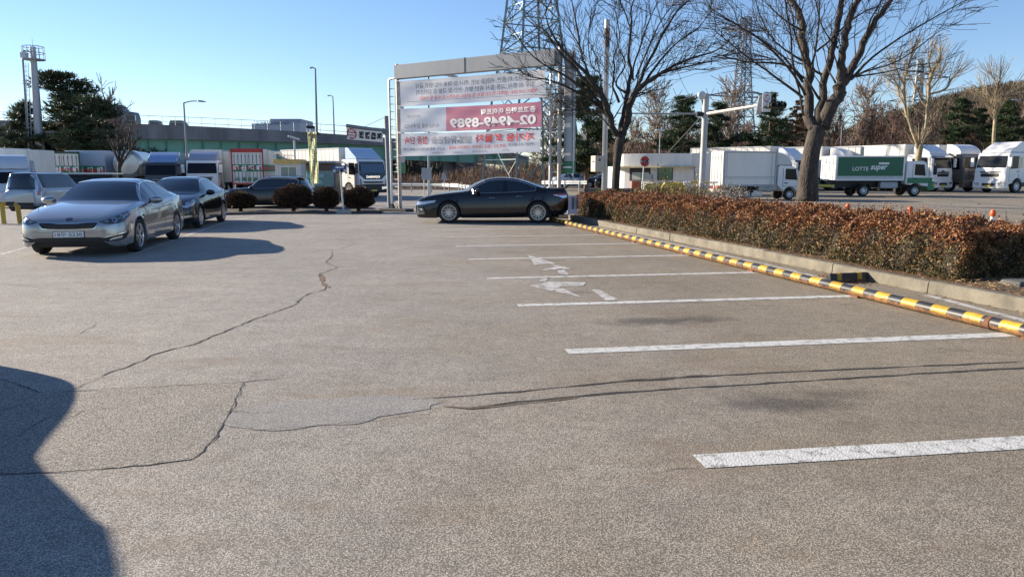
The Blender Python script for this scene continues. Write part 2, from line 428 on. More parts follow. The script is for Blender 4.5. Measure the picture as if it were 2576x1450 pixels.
# far road: hatching by the gantry, lane lines beyond the hedge
mb = MB()
for i in range(7):
    y = 497 + i * 6.4
    ribbon(mb, [G(948 - i*1.2, y), G(1100, y + 1)], .13 + .0*i, .006)
ribbon(mb, [G(620, 523), G(1010, 528)], .13, .006)
for a, b in (((2210, 508), (2575, 517)), ((2330, 512), (2600, 524)), ((2240, 517), (2600, 532)), ((2420, 506), (2600, 511)), ((1860, 532), (2020, 538)), ((2130, 513), (2190, 514.5))):
    ribbon(mb, [G(*a), G(*b)], .14, .006)
tag(mb.build('road_lines', paint), kind='structure')
mb = MB(); ribbon(mb, [G(2150, 519), G(2340, 525)], .12, .0066); ribbon(mb, [G(1000, 487), G(1160, 486)], .15, .0066)
tag(mb.build('road_yellow_line', paint_y), kind='structure')

# ------------------------------------------------------------------ kerb, planting bed
KD = Vector((-.235, .972, 0)); KN = Vector((.972, .235, 0))          # kerb runs along KD, bed lies on the KN side
K0 = G(2488, 769); K0.z = 0
def K(t, n=0, z=0): return K0 + KD * t + KN * n + Vector((0, 0, z))
kerbm = mat('kerb_concrete', (.165, .148, .112), .85, var=.4, scale=3, bump=.4)
TE = (26.3 - K0.y) / KD.y - .1
mb = MB(); t = -9.0; random.seed(2)
while t < TE - 1:
    ln = min(2.0, TE - 1 - t); j = random.uniform(-.012, .012); h = .165 + random.uniform(-.008, .008)
    a = [K(t + .008, j), K(t + ln - .008, j)]
    V = []
    for p in a:
        for n_, z in ((0, -.05), (0.01, h - .02), (.03, h), (.17, h), (.18, -.05)):
            q = p + KN * n_; V.append((q.x, q.y, z))
    mb.add(V, [(0,1,6,5),(1,2,7,6),(2,3,8,7),(3,4,9,8),(0,4,3,2,1),(5,6,7,8,9)])
    t += ln
# curved end and return
prev = None; cx = TE - 1; R = 1.0
for i in range(13):
    a = pi/2 * i / 12; tt = cx + R * sin(a); nn = R - R * cos(a)
    inn = (cx + (R-.18) * sin(a), R - (R-.18) * cos(a))
    ring = [K(tt, nn, -.05), K(tt, nn, .16), K(*inn, .165), K(*inn, -.05)]
    if prev: mb.add([*prev, *ring], [(0,1,5,4),(1,2,6,5),(2,3,7,6)])
    prev = ring
ring = [K(TE, 4.5, -.05), K(TE, 4.5, .16), K(TE-.18, 4.5, .165), K(TE-.18, 4.5, -.05)]
mb.add([*prev, *ring], [(0,1,5,4),(1,2,6,5),(2,3,7,6)])
tag(mb.build('kerb', kerbm), kind='structure')
soil = mat('soil', (.11, .075, .045), .95, var=.45, scale=5, bump=1, bscale=30)
mb = MB(); rr = random.Random(5); nt_, nn_ = 90, 14
for i in range(nt_+1):
    for j in range(nn_+1):
        p = K(-9 + (TE - .2 + 9) * i/nt_, .18 + 4.3 * j/nn_); mb.V.append((p.x, p.y, .13 + rr.uniform(-.012, .03) + .05 * sin(pi*j/nn_)))
mb.F = [(i*(nn_+1)+j, (i+1)*(nn_+1)+j, (i+1)*(nn_+1)+j+1, i*(nn_+1)+j+1) for i in range(nt_) for j in range(nn_)]; mb.M = [0]*len(mb.F)
tag(mb.build('soil', soil, smooth=True), kind='structure')
mb = MB(); a = [K(-9, 4.48, -.02), K(TE, 4.48, -.02), K(TE, 4.48, .15), K(-9, 4.48, .15)]
mb.slab(a, .15); tag(mb.build('kerb_far_side', kerbm), kind='structure')

# ------------------------------------------------------------------ striped steel pipe
def stripes(name, per, length_axis=0, duty=.5, wear=.5):
    m = bpy.data.materials.new(name); m.use_nodes = True; n = m.node_tree; N = n.nodes; L = n.links.new
    b = N['Principled BSDF']; b.inputs['Roughness'].default_value = .5
    tc = N.new('ShaderNodeTexCoord'); sp = N.new('ShaderNodeSeparateXYZ'); L(tc.outputs['Object'], sp.inputs[0])
    def mt(op, a, c=0.0, cl=False):
        x = N.new('ShaderNodeMath'); x.operation = op
        for i, q in enumerate((a, c)):
            if isinstance(q, (int, float)): x.inputs[i].default_value = q
            else: L(q, x.inputs[i])
        return x.outputs[0]
    f = mt('FRACT', mt('DIVIDE', sp.outputs[length_axis], per)); y = mt('LESS_THAN', f, duty)
    def nz(s, d=6):
        z = N.new('ShaderNodeTexNoise'); z.inputs['Scale'].default_value = s; z.inputs['Detail'].default_value = d; z.inputs['Roughness'].default_value = .7; L(tc.outputs['Object'], z.inputs[0]); return z.outputs[0]
    c1 = N.new('ShaderNodeMix'); c1.data_type = 'RGBA'; L(y, c1.inputs[0]); c1.inputs[6].default_value = (.03, .032, .037, 1); c1.inputs[7].default_value = (.56, .35, .03, 1)
    # rust bites into the paint on the lower half
    lo = mt('MULTIPLY', sp.outputs[2], -7.0)
    k = mt('GREATER_THAN', mt('ADD', nz(7), lo), .70 - .34*wear)
    r = N.new('ShaderNodeValToRGB'); r.color_ramp.elements[0].color = (.09, .045, .022, 1); r.color_ramp.elements[1].color = (.36, .17, .07, 1); r.color_ramp.elements[0].position = .35; r.color_ramp.elements[1].position = .65
    L(nz(25), r.inputs[0])
    c2 = N.new('ShaderNodeMix'); c2.data_type = 'RGBA'; L(mt('MULTIPLY', k, .85), c2.inputs[0]); L(c1.outputs[2], c2.inputs[6]); L(r.outputs[0], c2.inputs[7])
    fd = N.new('ShaderNodeValToRGB'); fd.color_ramp.elements[0].position = .35; fd.color_ramp.elements[1].position = .62
    fd.color_ramp.elements[0].color = (.45, .43, .40, 1); fd.color_ramp.elements[1].color = (1, 1, 1, 1); L(nz(3.5, 8), fd.inputs[0])
    c3 = N.new('ShaderNodeMix'); c3.data_type = 'RGBA'; c3.blend_type = 'MULTIPLY'; c3.inputs[0].default_value = .8; L(c2.outputs[2], c3.inputs[6]); L(fd.outputs[0], c3.inputs[7])
    L(c3.outputs[2], b.inputs['Base Color']); L(mt('ADD', mt('MULTIPLY', k, .4), .45), b.inputs['Roughness'])
    return m
pipe_m = stripes('striped_pipe', .46)
d = (PB - PA); ln = d.length; d.normalize()
st = PA - d * 3.2; L0 = ln + 3.2
o = empty('striped_pipe_barrier', (st.x, st.y, .075), atan2(d.y, d.x), 'long black and yellow striped steel pipe lying along the parking stalls, rusty underneath', 'parking barrier')
mb = MB(); t = 0; k = 0; random.seed(8)
secs = [0, 3.6, 9.05, 14.7, L0]
for a, b_ in zip(secs[:-1], secs[1:]):
    mb = MB(); n = int((b_-a)/.4); pts = [(a + .004 + (b_-a-.008)*i/n, .006*sin(i*1.3+a), 0) for i in range(n+1)]
    mb.tube(pts, .066, 20); mb.build('pipe', pipe_m, o, smooth=True)
for t in secs[1:-1]: MB().lathe([(.068, t-.03), (.069, t-.03), (.069, t+.03), (.068, t+.03)], 20, axis='x').build('pipe_joint', rust, o, smooth=True)
t = .5
while t < L0: MB().box((t, 0, -.06), (.16, .12, .03)).build('foot', rust, o); t += 2.6
# short cross bar between the pipe and the kerb
a = G(2100, 709); b_ = G(2250, 702)
o = empty('striped_cross_bar', (a.x, a.y, 0), atan2(b_.y-a.y, b_.x-a.x), 'short black and yellow steel bar lying from the striped pipe to the kerb', 'parking barrier')
bar_m = stripes('striped_bar_shaded', .36, duty=.22, wear=1.2)  # narrow yellow and heavy rust stand in for shade on the bar's face
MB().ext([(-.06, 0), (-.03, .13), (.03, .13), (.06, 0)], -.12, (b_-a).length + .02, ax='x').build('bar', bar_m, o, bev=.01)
# ------------------------------------------------------------------ cars
def pch(pts, x):
    """monotone-ish cubic interpolation through control points"""
    if x <= pts[0][0]: return pts[0][1]
    if x >= pts[-1][0]: return pts[-1][1]
    n = len(pts)
    for i in range(n-1):
        if pts[i][0] <= x <= pts[i+1][0]: break
    x0, y0 = pts[i]; x1, y1 = pts[i+1]; h = x1-x0; dl = (y1-y0)/h
    def slope(k):
        if k == 0: return (pts[1][1]-pts[0][1])/(pts[1][0]-pts[0][0])
        if k == n-1: return (pts[-1][1]-pts[-2][1])/(pts[-1][0]-pts[-2][0])
        a = (pts[k][1]-pts[k-1][1])/(pts[k][0]-pts[k-1][0]); b = (pts[k+1][1]-pts[k][1])/(pts[k+1][0]-pts[k][0])
        return 0 if a*b <= 0 else 2*a*b/(a+b)
    m0, m1 = slope(i), slope(i+1); t = (x-x0)/h
    return y0*(2*t**3-3*t*t+1) + h*m0*(t**3-2*t*t+t) + y1*(-2*t**3+3*t*t) + h*m1*(t**3-t*t)
WHEELS = {}
def wheel(parent, x, y, r, style, side, wt=.21):
    """tyre with its rim; side=+1 outer face toward +y"""
    key = (round(r, 3), style)
    if key not in WHEELS:
        ri = r * (.70 if style[0] != 't' else .6); h = wt/2
        t = MB(); t.lathe([(ri, -h*.8), (ri+.02, -h*.95), (r-.05, -h), (r-.012, -h*.8), (r, -h*.5), (r, h*.5), (r-.012, h*.8), (r-.05, h), (ri+.015, h*.93), (ri, h*.8)], 40)
        tm = t.build('tmp', rubber, smooth=True, ang=50); 
        q = MB()
        q.lathe([(ri, -h*.8), (ri*.93, -h*.7), (ri*.9, h*.2), (0.001, h*.15)], 36, 1)
        q.lathe([(ri+.004, h*.8), (ri+.002, h*.97), (ri-.012, h*.97), (ri-.025, h*.8), (ri*.92, h*.3)], 36, 0)
        if style[0] == 't':
            q.lathe([(ri*.95, h*.3), (ri*.75, h*.15), (ri*.5, h*.5), (ri*.42, h*.95), (0.001, h*1.0)], 24, 0)
            for k in range(8):
                a = 2*pi*k/8; q.lathe([(0.001, h*.75), (.022, h*.75), (.022, h*.2)], 8, 0, c=(ri*.6*cos(a), 0, ri*.6*sin(a)))
                q.lathe([(.04, h*.42), (0.001, h*.421)], 8, 1, c=(ri*.83*cos(a+.4), -.0, ri*.83*sin(a+.4)))
        else:
            ns = int(style[1:])
            pair = style[0] in 'pk'
            for k in range(ns):
                for dd in ((-1, 1) if pair else (0,)):
                    a0 = 2*pi*k/ns + dd*.10*(1 if style[0] == 'p' else .6); a1 = 2*pi*k/ns + dd*(.26 if style[0] == 'p' else .20) * (5/ns if ns > 5 else 1)
                    w0, w1 = (.009, .006) if style[0] == 'p' else ((.016, .013) if pair else (.035, .022))
                    def pt(rad, a, off, yy): return (rad*cos(a)-off*sin(a), yy, rad*sin(a)+off*cos(a))
                    r0, r1 = ri*.12, ri*.97
                    V = [pt(r0,a0,-w0,h*.86), pt(r0,a0,w0,h*.86), pt(r1,a1,w1,h*.93), pt(r1,a1,-w1,h*.93), pt(r0,a0,-w0,h*.3), pt(r0,a0,w0,h*.3), pt(r1,a1,w1,h*.6), pt(r1,a1,-w1,h*.6)]
                    q.add(V, [(0,1,2,3), (0,3,7,4), (1,5,6,2)], 0)
            q.lathe([(0.001, h*.95), (ri*.15, h*.93), (ri*.2, h*.8), (ri*.2, h*.2)], 20, 0)
            for k in range(5):
                a = 2*pi*k/5+.3; q.lathe([(0.001, h*.9), (.012, h*.9), (.012, h*.5)], 8, 1, c=(ri*.14*cos(a), .002, ri*.14*sin(a)))
        rm = q.build('tmp', [alloy if style[0] != 't' or style == 't0' else white, dark], smooth=True, ang=40)
        WHEELS[key] = (tm.data, rm.data); bpy.data.objects.remove(tm); bpy.data.objects.remove(rm)
    tm, rm = WHEELS[key]
    tm.name = 'wheel'; rm.name = 'rim'
    o = bpy.data.objects.new('wheel', tm); COL.objects.link(o); o.parent = parent; o.location = (x, y, r)
    o.rotation_euler = (0, random.uniform(0, 6), 0) if side > 0 else (0, random.uniform(0, 6), pi)
    q = bpy.data.objects.new('rim', rm); COL.objects.link(q); q.parent = o
    return o
FR = [0, .07, .25, .45, .66, .86, 1]; FW = [.93, .985, 1, 1.0, .988, .968, .93]
def car(name, label, cat, loc, yaw, S, paintm, group=None, detail=2, chromeline=True):
    L, ZT, ZB, W, BL = S['L'], S['zt'], S['zb'], S['w'], S['belt']; r = S['r']; Ra = r + .045; sf, sr = S['sf'], S['sr']
    cowl, roof0, roof1, rwend = S['cowl'], S['roof0'], S['roof1'], S['rwend']
    root = empty(name, loc, yaw, label, cat, group)
    st = set([0, .015, .035, .06, .09, .13, .18, .24, .3, L, L-.015, L-.035, L-.06, L-.1, L-.15, L-.21, L-.28, cowl, roof0, roof1, rwend] + S.get('pillars', []))
    for c in (sf, sr):
        for k in range(-8, 9): st.add(round(c + Ra * sin(k/8*pi/2), 4))
    x = .38
    while x < L - .3: st.add(round(x, 3)); x += .085
    keep = set([cowl, roof0, roof1, rwend] + S.get('pillars', []))
    st = sorted(st); S2 = [st[0]]
    for v in st[1:]:
        if v - S2[-1] < .018 and v < L-.3 and v > .3:
            if v in keep: S2[-1] = v
            continue
        S2.append(v)
    st = S2
    tumble = S.get('tumble', .52)
    def section(s):
        zt = pch(ZT, s); zb = pch(ZB, s); w_ = pch(W, s); zu = zb
        for c in (sf, sr):
            if abs(s-c) < Ra: zb = max(zb, r + sqrt(Ra*Ra-(s-c)**2))
        bl = min(pch(BL, s), zt - .03); h = zt - bl; P_ = []
        for f, g in zip(FR, FW):
            z = zu + f*(bl-zu); k = FR.index(f)
            P_.append([w_*g, max(z, zb + (bl-zb)*k*.02)])
        yb = w_*.93; k = min(1, h/.22); yr = yb - .05*k - .02 - tumble*h
        cr = S.get('crown', 1)
        up = [(yb-.012, bl+.012*k), ((yb+yr)/2+.022*k, (bl+zt)/2-.03*k), (yr+.035*k, zt-.075*k-.004), (yr-.01, zt-.028*k-.008), (yr*.68, zt-.009*k-.002), (yr*.35, zt-.002), (0, zt)]
        bend = 0
        if s < roof0: bend = .22*sm((s-.3)/(cowl-.3)) * (1 - .5*sm((s-cowl)/(roof0-cowl)))
        if s > roof1: bend = -.16*sm((s-roof1)/(rwend-roof1)) * (1-.8*sm((s-rwend)/(L-rwend+.01)))
        R_ = [(s, y, z) for y, z in P_] + [(s + bend*(min(y, .8)/.8)**2, y, z) for y, z in up]
        return [(L/2 - a, y, z) for a, y, z in R_]
    rows = [section(s) for s in st]; nj = len(rows[0])
    V = []
    for R_ in rows:
        V += R_; V += [(x, -y, z) for x, y, z in R_[:-1]]
    m = 2*nj - 1
    def idx(i, j, side): return i*m + (j if side > 0 or j == nj-1 else nj + j)
    faces = {'body': [], 'windshield': [], 'rear_window': [], 'side_window_l': [], 'side_window_r': [], 'roof': []}
    w0, w1 = S['win']; 
    for i in range(len(st)-1):
        mid = (st[i]+st[i+1])/2
        for j in range(nj-1):
            for side in (1, -1):
                f = (idx(i,j,side), idx(i+1,j,side), idx(i+1,j+1,side), idx(i,j+1,side))
                if side < 0: f = f[::-1]
                k = 'body'
                if j in (7, 8) and w0 < mid < w1: k = 'side_window_l' if side > 0 else 'side_window_r'
                if j >= 10 and cowl < mid < roof0: k = 'windshield'
                if j >= 10 and roof1 < mid < rwend and not S.get('wagon'): k = 'rear_window'
                faces[k].append(f)
    faces['body'].append(tuple(idx(0, j, 1) for j in range(nj)) + tuple(idx(0, j, -1) for j in range(nj-2, -1, -1)))
    faces['body'].append(tuple(idx(len(st)-1, j, -1) for j in range(nj-1)) + tuple(idx(len(st)-1, j, 1) for j in range(nj-1, -1, -1)))
    bvh = BVHTree.FromPolygons([Vector(v) for v in V], sum(faces.values(), []))
    parts = {}
    for k, fs in faces.items():
        if not fs: continue
        used = sorted(set(i for f in fs for i in f)); mp = {a: b for b, a in enumerate(used)}
        me = bpy.data.meshes.new(k[:11] if k.startswith('side') else k); me.from_pydata([V[i] for i in used], [], [tuple(mp[i] for i in f) for f in fs])
        me.materials.append(paintm if k == 'body' else glass)
        me.shade_smooth(); me.set_sharp_from_angle(angle=radians(38))
        o = bpy.data.objects.new(k[:11] if k.startswith('side') else k, me); COL.objects.link(o); o.parent = root; parts[k] = o
    # underbody and wells
    mb = MB(); mb.bb(-L/2+.3, L/2-.3, -.66, .66, .17, .5); mb.bb(-L/2+sr and -L/2+.12, L/2-.12, -.6, .6, .24, .45)
    for c in (sf, sr): mb.bb(L/2-c-Ra-.03, L/2-c+Ra+.03, -W[len(W)//2][1]+.25, W[len(W)//2][1]-.25, .3, r+Ra+.02)
    mb.build('underbody', dark, root)
    for c in (sf, sr):
        for s in (1, -1): wheel(root, L/2-c, s*(S['track']/2), r, S['rim'], s)
    # projection helper: polygon in (a, z) plane seen from direction dirn (az from +x axis toward +y)
    def decal(nm, poly, az, m_, off=.006, step=.06, el=0, parent=None, mirror=True, build=True, th=.0):
        res = []
        for sgn in ((1, -1) if mirror else (1,)):
            d = Vector((cos(az)*cos(el), sin(az)*cos(el), sin(el))); rt = Vector((-sin(az), cos(az), 0)) if abs(el) < 1.4 else Vector((0, 1, 0))
            up = d.cross(rt) if abs(el) < 1.4 else Vector((1, 0, 0))
            V2, F2 = fill(poly, step); out = []; ok = True; last = None
            for v in V2:
                o_ = rt*v.x + (Vector((0, 0, v.y)) if abs(el) < 1.4 else up*v.y) + d*6
                hit = bvh.ray_cast(o_, -d)
                if hit[0] is None: q = last or (o_ - d*(6 - L/2 + .3)); 
                else: q = hit[0] + d*off; last = q
                out.append(Vector((q.x, q.y*sgn, q.z)))
            mb = MB(); mb.add(out, F2); res.append(mb.build(nm, m_, parent or root, smooth=True, ang=60))
        return res
    def line(pts, az, wd, m_=dark, el=0, nm='seam'):
        """thin seam through (a,z) points projected from side"""
        poly = []
        n = len(pts)
        L_ = []; R_ = []
        for i, p in enumerate(pts):
            a = Vector(pts[max(i-1, 0)]); b = Vector(pts[min(i+1, n-1)]); dd = (b-a).normalized(); q = Vector((-dd.y, dd.x))*wd/2
            L_.append(Vector(p)+q); R_.append(Vector(p)-q)
        return decal(nm, L_+R_[::-1], az, m_, .0035, .05, el)
    root_fn = dict(decal=decal, line=line, root=root, L=L, parts=parts, section=section, st=st)
    if chromeline:
        for sgn in (1, -1):
            lo = []; hi = []
            for s in st:
                if w0 - .001 <= s <= w1 + .001:
                    q = section(s); lo.append(Vector((q[7][0], sgn*(q[7][1]+.004), q[7][2]))); hi.append(Vector((q[9][0], sgn*(q[9][1]+.005), q[9][2])))
            mb = MB(); mb.tube(lo + hi[::-1] + [lo[0]], .009, 5); mb.build('window_trim', chrome, root, smooth=True)
    # mirrors
    ms = S['mirror']
    q = section(ms)
    for sgn in (1, -1) if not S.get('nomirror') else ():
        bm = bmesh.new(); bmesh.ops.create_uvsphere(bm, u_segments=14, v_segments=10, radius=1)
        for v in bm.verts:
            x, y, z = v.co
            v.co = Vector((q[7][0] + .05 + (x*.12 if x > 0 else x*.05), sgn*(q[7][1] + .14 + y*.135), q[7][2] + .065 + z*.085*(1 - .15*y)))
        me = bpy.data.meshes.new('mirror'); bm.to_mesh(me); bm.free(); me.materials.append(paintm); me.shade_smooth()
        o = bpy.data.objects.new('mirror', me); COL.objects.link(o); o.parent = root
        mb = MB(); mb.tube([(q[7][0]+.02, sgn*(q[7][1]-.02), q[7][2]+.0), (q[7][0]+.03, sgn*(q[7][1]+.1), q[7][2]+.03)], .022, 6); mb.build('mirror_arm', dark, o)
    return root_fn
def cx(c, s): return c['L']/2 - s

KIA = dict(L=4.845, r=.335, sf=.945, sr=3.74, track=1.60, rim='k5', cowl=1.42, roof0=2.2, roof1=3.42, rwend=4.2, win=(1.52, 4.0), mirror=1.78, pillars=[2.72],
  zt=[(0,.6),(.015,.64),(.04,.68),(.1,.725),(.25,.79),(.5,.865),(.9,.945),(1.3,.995),(1.42,1.005),(1.6,1.1),(1.9,1.265),(2.2,1.395),(2.5,1.445),(2.75,1.455),(3.1,1.44),(3.42,1.395),(3.8,1.275),(4.2,1.125),(4.4,1.09),(4.65,1.07),(4.78,1.02),(4.845,.92)],
  zb=[(0,.36),(.02,.28),(.06,.22),(.15,.19),(.5,.18),(2.4,.19),(4.4,.21),(4.7,.27),(4.8,.34),(4.845,.42)],
  w=[(0,.5),(.015,.6),(.04,.675),(.09,.745),(.18,.82),(.35,.88),(.7,.91),(1.5,.915),(3.5,.915),(4.2,.9),(4.55,.86),(4.7,.8),(4.8,.7),(4.845,.58)],
  belt=[(0,.58),(.1,.68),(.4,.77),(.9,.86),(1.4,.915),(2.5,.955),(3.6,1.0),(4.3,1.03),(4.845,.88)])
CAM = dict(L=4.885, r=.34, sf=1.08, sr=3.905, track=1.60, rim='p10', cowl=1.47, roof0=2.2, roof1=3.3, rwend=4.2, win=(1.62, 3.95), mirror=1.93, pillars=[2.86],
  zt=[(0,.6),(.015,.68),(.04,.72),(.1,.765),(.25,.82),(.5,.885),(.9,.95),(1.2,.985),(1.47,1.02),(1.75,1.185),(2.0,1.305),(2.2,1.375),(2.45,1.425),(2.72,1.445),(3.05,1.432),(3.3,1.39),(3.6,1.315),(3.95,1.205),(4.2,1.135),(4.45,1.105),(4.72,1.095),(4.82,1.06),(4.885,.94)],
  zb=[(0,.33),(.02,.26),(.06,.2),(.15,.17),(.5,.165),(2.4,.17),(4.3,.2),(4.65,.27),(4.8,.35),(4.885,.42)],
  w=[(0,.56),(.015,.65),(.04,.72),(.09,.78),(.18,.84),(.35,.895),(.7,.915),(1.5,.92),(3.5,.92),(4.2,.905),(4.55,.865),(4.72,.81),(4.83,.72),(4.885,.62)],
  belt=[(0,.56),(.1,.69),(.4,.80),(.9,.875),(1.5,.92),(2.5,.945),(3.6,.985),(4.3,1.03),(4.885,.92)])
def variant(b, **k): d = dict(b); d.update(k); return d
def seams(c, hood=True, handle=chrome, front=1.38, mid=2.72, back=3.55, zl=.3, zh=.93, hz=(.80, .85), hx=(2.42, 3.32)):
    for pts in ([(front, .42), (front-.02, .6), (front+.12, zh-.06)], [(mid, zl), (mid+.02, .6), (mid-.02, zh+.02)], [(back-.35, zl+.02), (back-.22, .5), (back-.02, .78), (back, zh+.04)], [(front+.02, zl-.02), (mid, zl-.03), (back-.35, zl)]):
        c['line']([(-cx(c, s), z) for s, z in pts], pi/2, .008)
    for sgn in (1, -1):
        for s, z in zip(hx, hz):
            q = c['section'](s); yy = [p for p in q if p[2] > z][0][1]
            mb = MB(); mb.tube([(q[0][0]+.09, sgn*(yy+.008), z-.004), (q[0][0]+.06, sgn*(yy+.03), z), (q[0][0]-.07, sgn*(yy+.032), z+.004), (q[0][0]-.1, sgn*(yy+.008), z+.004)], .012, 6)
            mb.build('door_handle', handle, c['root'], smooth=True)
def paint_car(name, col, metal=.6, rough=.34, coat=1.0): return mat(name, col, rough, metal, var=.0, coat=coat)
def hp(az, x, y): return -x*sin(az) + y*cos(az)
def place(gr, gf):
    """yaw of the axis from rear ground point to front ground point"""
    return atan2(gf.y-gr.y, gf.x-gr.x)
def at_wheel(S, gfr, yaw, side):
    """centre of the car whose front wheel (side +1 left / -1 right) stands at gfr"""
    lx = S['L']/2 - S['sf']; ly = side*(S['track']/2 + .05)
    return (gfr.x - (lx*cos(yaw) - ly*sin(yaw)), gfr.y - (lx*sin(yaw) + ly*cos(yaw)), gz(gfr.x, gfr.y))
random.seed(11)
silver = paint_car('silver_paint', (.37, .365, .355), .7, .27)
black_met = paint_car('black_metallic', (.008, .008, .010), 0, .22, .7)
navy = paint_car('navy_metallic', (.004, .005, .008), 0, .12, .2)
# --- silver saloon, left front
gf, grr = G(340, 632), G(438, 600); yaw = place(grr, gf)
# the photo shows its left side (image right): front wheel there is the car's left wheel
loc = at_wheel(KIA, gf, yaw, 1)
c = car('silver_car', 'silver saloon car nearest at the left with white plate 18 5230 and sun film windows', 'car', loc, yaw, KIA, silver)
D = c['decal']; R = c['root']; h = KIA['L']/2; R.scale = (1.02, 1.09, 1.02)
lampd = mat('lamp_dark', (.06, .065, .075), .06, .5, var=.4, scale=25, coat=1)
seams(c, handle=silver)
a = .62
D('headlight', [(hp(a, h-.08, .52), .635), (hp(a, h-.07, .47), .665), (hp(a, h-.2, .66), .745), (hp(a, h-.62, .82), .85), (hp(a, h-.66, .87), .80), (hp(a, h-.45, .86), .72), (hp(a, h-.2, .78), .63), (hp(a, h-.1, .62), .615)], a, lampd, .006, .05)
for s_, y_, z_ in ((-.2, .67, .69), (-.36, .76, .745)):
    D('headlight_lens', [(hp(a, h+s_, y_)+.045*cos(t*pi/6), z_+.04*sin(t*pi/6)) for t in range(12)], a, chrome, .011, .03)
    D('headlight_lens', [(hp(a, h+s_, y_)+.03*cos(t*pi/6), z_+.028*sin(t*pi/6)) for t in range(12)], a, black, .014, .03)
D('grille_surround', [(-.48, .67), (-.3, .668), (-.16, .65), (.16, .65), (.3, .668), (.48, .67), (.49, .64), (.43, .535), (.3, .527), (.12, .52), (-.12, .52), (-.3, .527), (-.43, .535), (-.49, .64)], 0, chrome, .006, .05, mirror=False)
D('grille', [(-.465, .655), (-.3, .652), (-.16, .634), (.16, .634), (.3, .652), (.465, .655), (.47, .635), (.415, .549), (.28, .54), (.12, .533), (-.12, .533), (-.28, .54), (-.415, .549), (-.47, .635)], 0, dark, .012, .05, mirror=False)
D('lower_grille', [(-.62, .30), (.62, .30), (.66, .34), (.5, .375), (-.5, .375), (-.66, .34)], 0, dark, .008, .05, mirror=False)
a2 = .5
D('fog_recess', [(hp(a2, h-.1, .50), .325), (hp(a2, h-.11, .56), .38), (hp(a2, h-.36, .86), .475), (hp(a2, h-.38, .87), .44), (hp(a2, h-.28, .83), .33), (hp(a2, h-.18, .7), .295), (hp(a2, h-.1, .55), .29)], a2, dark, .008, .05)
D('fog_lamp', [(hp(a2, h-.14, .58), .32), (hp(a2, h-.25, .76), .35), (hp(a2, h-.27, .78), .40), (hp(a2, h-.16, .64), .365)], a2, lampg, .013, .04)
D('fog_trim', [(hp(a2, h-.1, .53), .385), (hp(a2, h-.33, .84), .465), (hp(a2, h-.33, .84), .45), (hp(a2, h-.1, .53), .368)], a2, chrome, .014, .04)
D('badge', [(.062*cos(t*pi/8), .715+.03*sin(t*pi/8)) for t in range(16)], 0, mat('badge_grey', (.13, .14, .16), .3, .8, var=0), .009, .03, mirror=False)
D('bumper_seam', [(-.62, .50), (-.45, .475), (.45, .475), (.62, .5), (.62, .494), (.45, .468), (-.45, .468), (-.62, .494)], 0, mat('seam_grey', (.12, .13, .14), .5, var=0), .003, .06, mirror=False)
# bonnet shut lines, roof front edge
for sgn in (1, -1):
    c['decal']('bonnet_seam', [(y_*sgn, x_) for y_, x_ in ((.72, h-1.44), (.76, h-1.2), (.745, h-.8), (.62, h-.42), (.5, h-.2), (.5, h-.208), (.63, h-.43), (.752, h-.8), (.767, h-1.2), (.728, h-1.44))], 0, mat('seam_grey', (.12, .13, .14)), .003, .06, el=pi/2, mirror=False)
a3 = 2.3
D('tail_light', [(hp(a3, -h+.12, .76), .80), (hp(a3, -h+.14, .78), .93), (hp(a3, -h+.42, .88), .98), (hp(a3, -h+.55, .9), .93), (hp(a3, -h+.4, .89), .85), (hp(a3, -h+.2, .84), .79)], a3, redl, .006, .05)
D('side_vent', [(-(h-1.33), .70), (-(h-1.2), .70), (-(h-1.18), .735), (-(h-1.31), .735)], pi/2, dark, .006, .04)
def plate(c, s, z, txt, wide=.5, hgt=.115, m_=platew, front=True, y=0, ink=inkb):
    h = c['L']/2; x = (h + .012) if front else -(h+.012)
    p = MB().bb(-.006, .006, -wide/2, wide/2, -hgt/2, hgt/2).build('plate', m_, c['root'], bev=.004); p.location = (x, y, z)
    M = frame((.0075 if front else -.0075, 0, 0), (0, 1 if front else -1, 0), (0, 0, 1))
    text('plate_lettering', txt, hgt*.82, ink, p, M, fit=wide*.88, bold=.0)
    fr = MB()
    for a_, b_ in (((0, 0, hgt/2), (.016, wide+.01, .008)), ((0, 0, -hgt/2), (.016, wide+.01, .008)), ((0, wide/2, 0), (.016, .008, hgt)), ((0, -wide/2, 0), (.016, .008, hgt))): fr.box(a_, b_)
    fr.build('plate_frame', dark, p)
    return p
plate(c, 0, .435, '18두 5230')
for cc_, hh_ in ((c, h),):
    for s0, s1, za, zb_, lean in ((2.66, 2.76, .955, 1.415, -.05), (3.62, 3.68, 1.0, 1.27, -.06)):
        cc_['decal']('window_pillar', [(-(hh_-s0), za), (-(hh_-s1), za), (-(hh_-s1-lean), zb_), (-(hh_-s0-lean), zb_)], pi/2, black, .004, .05)
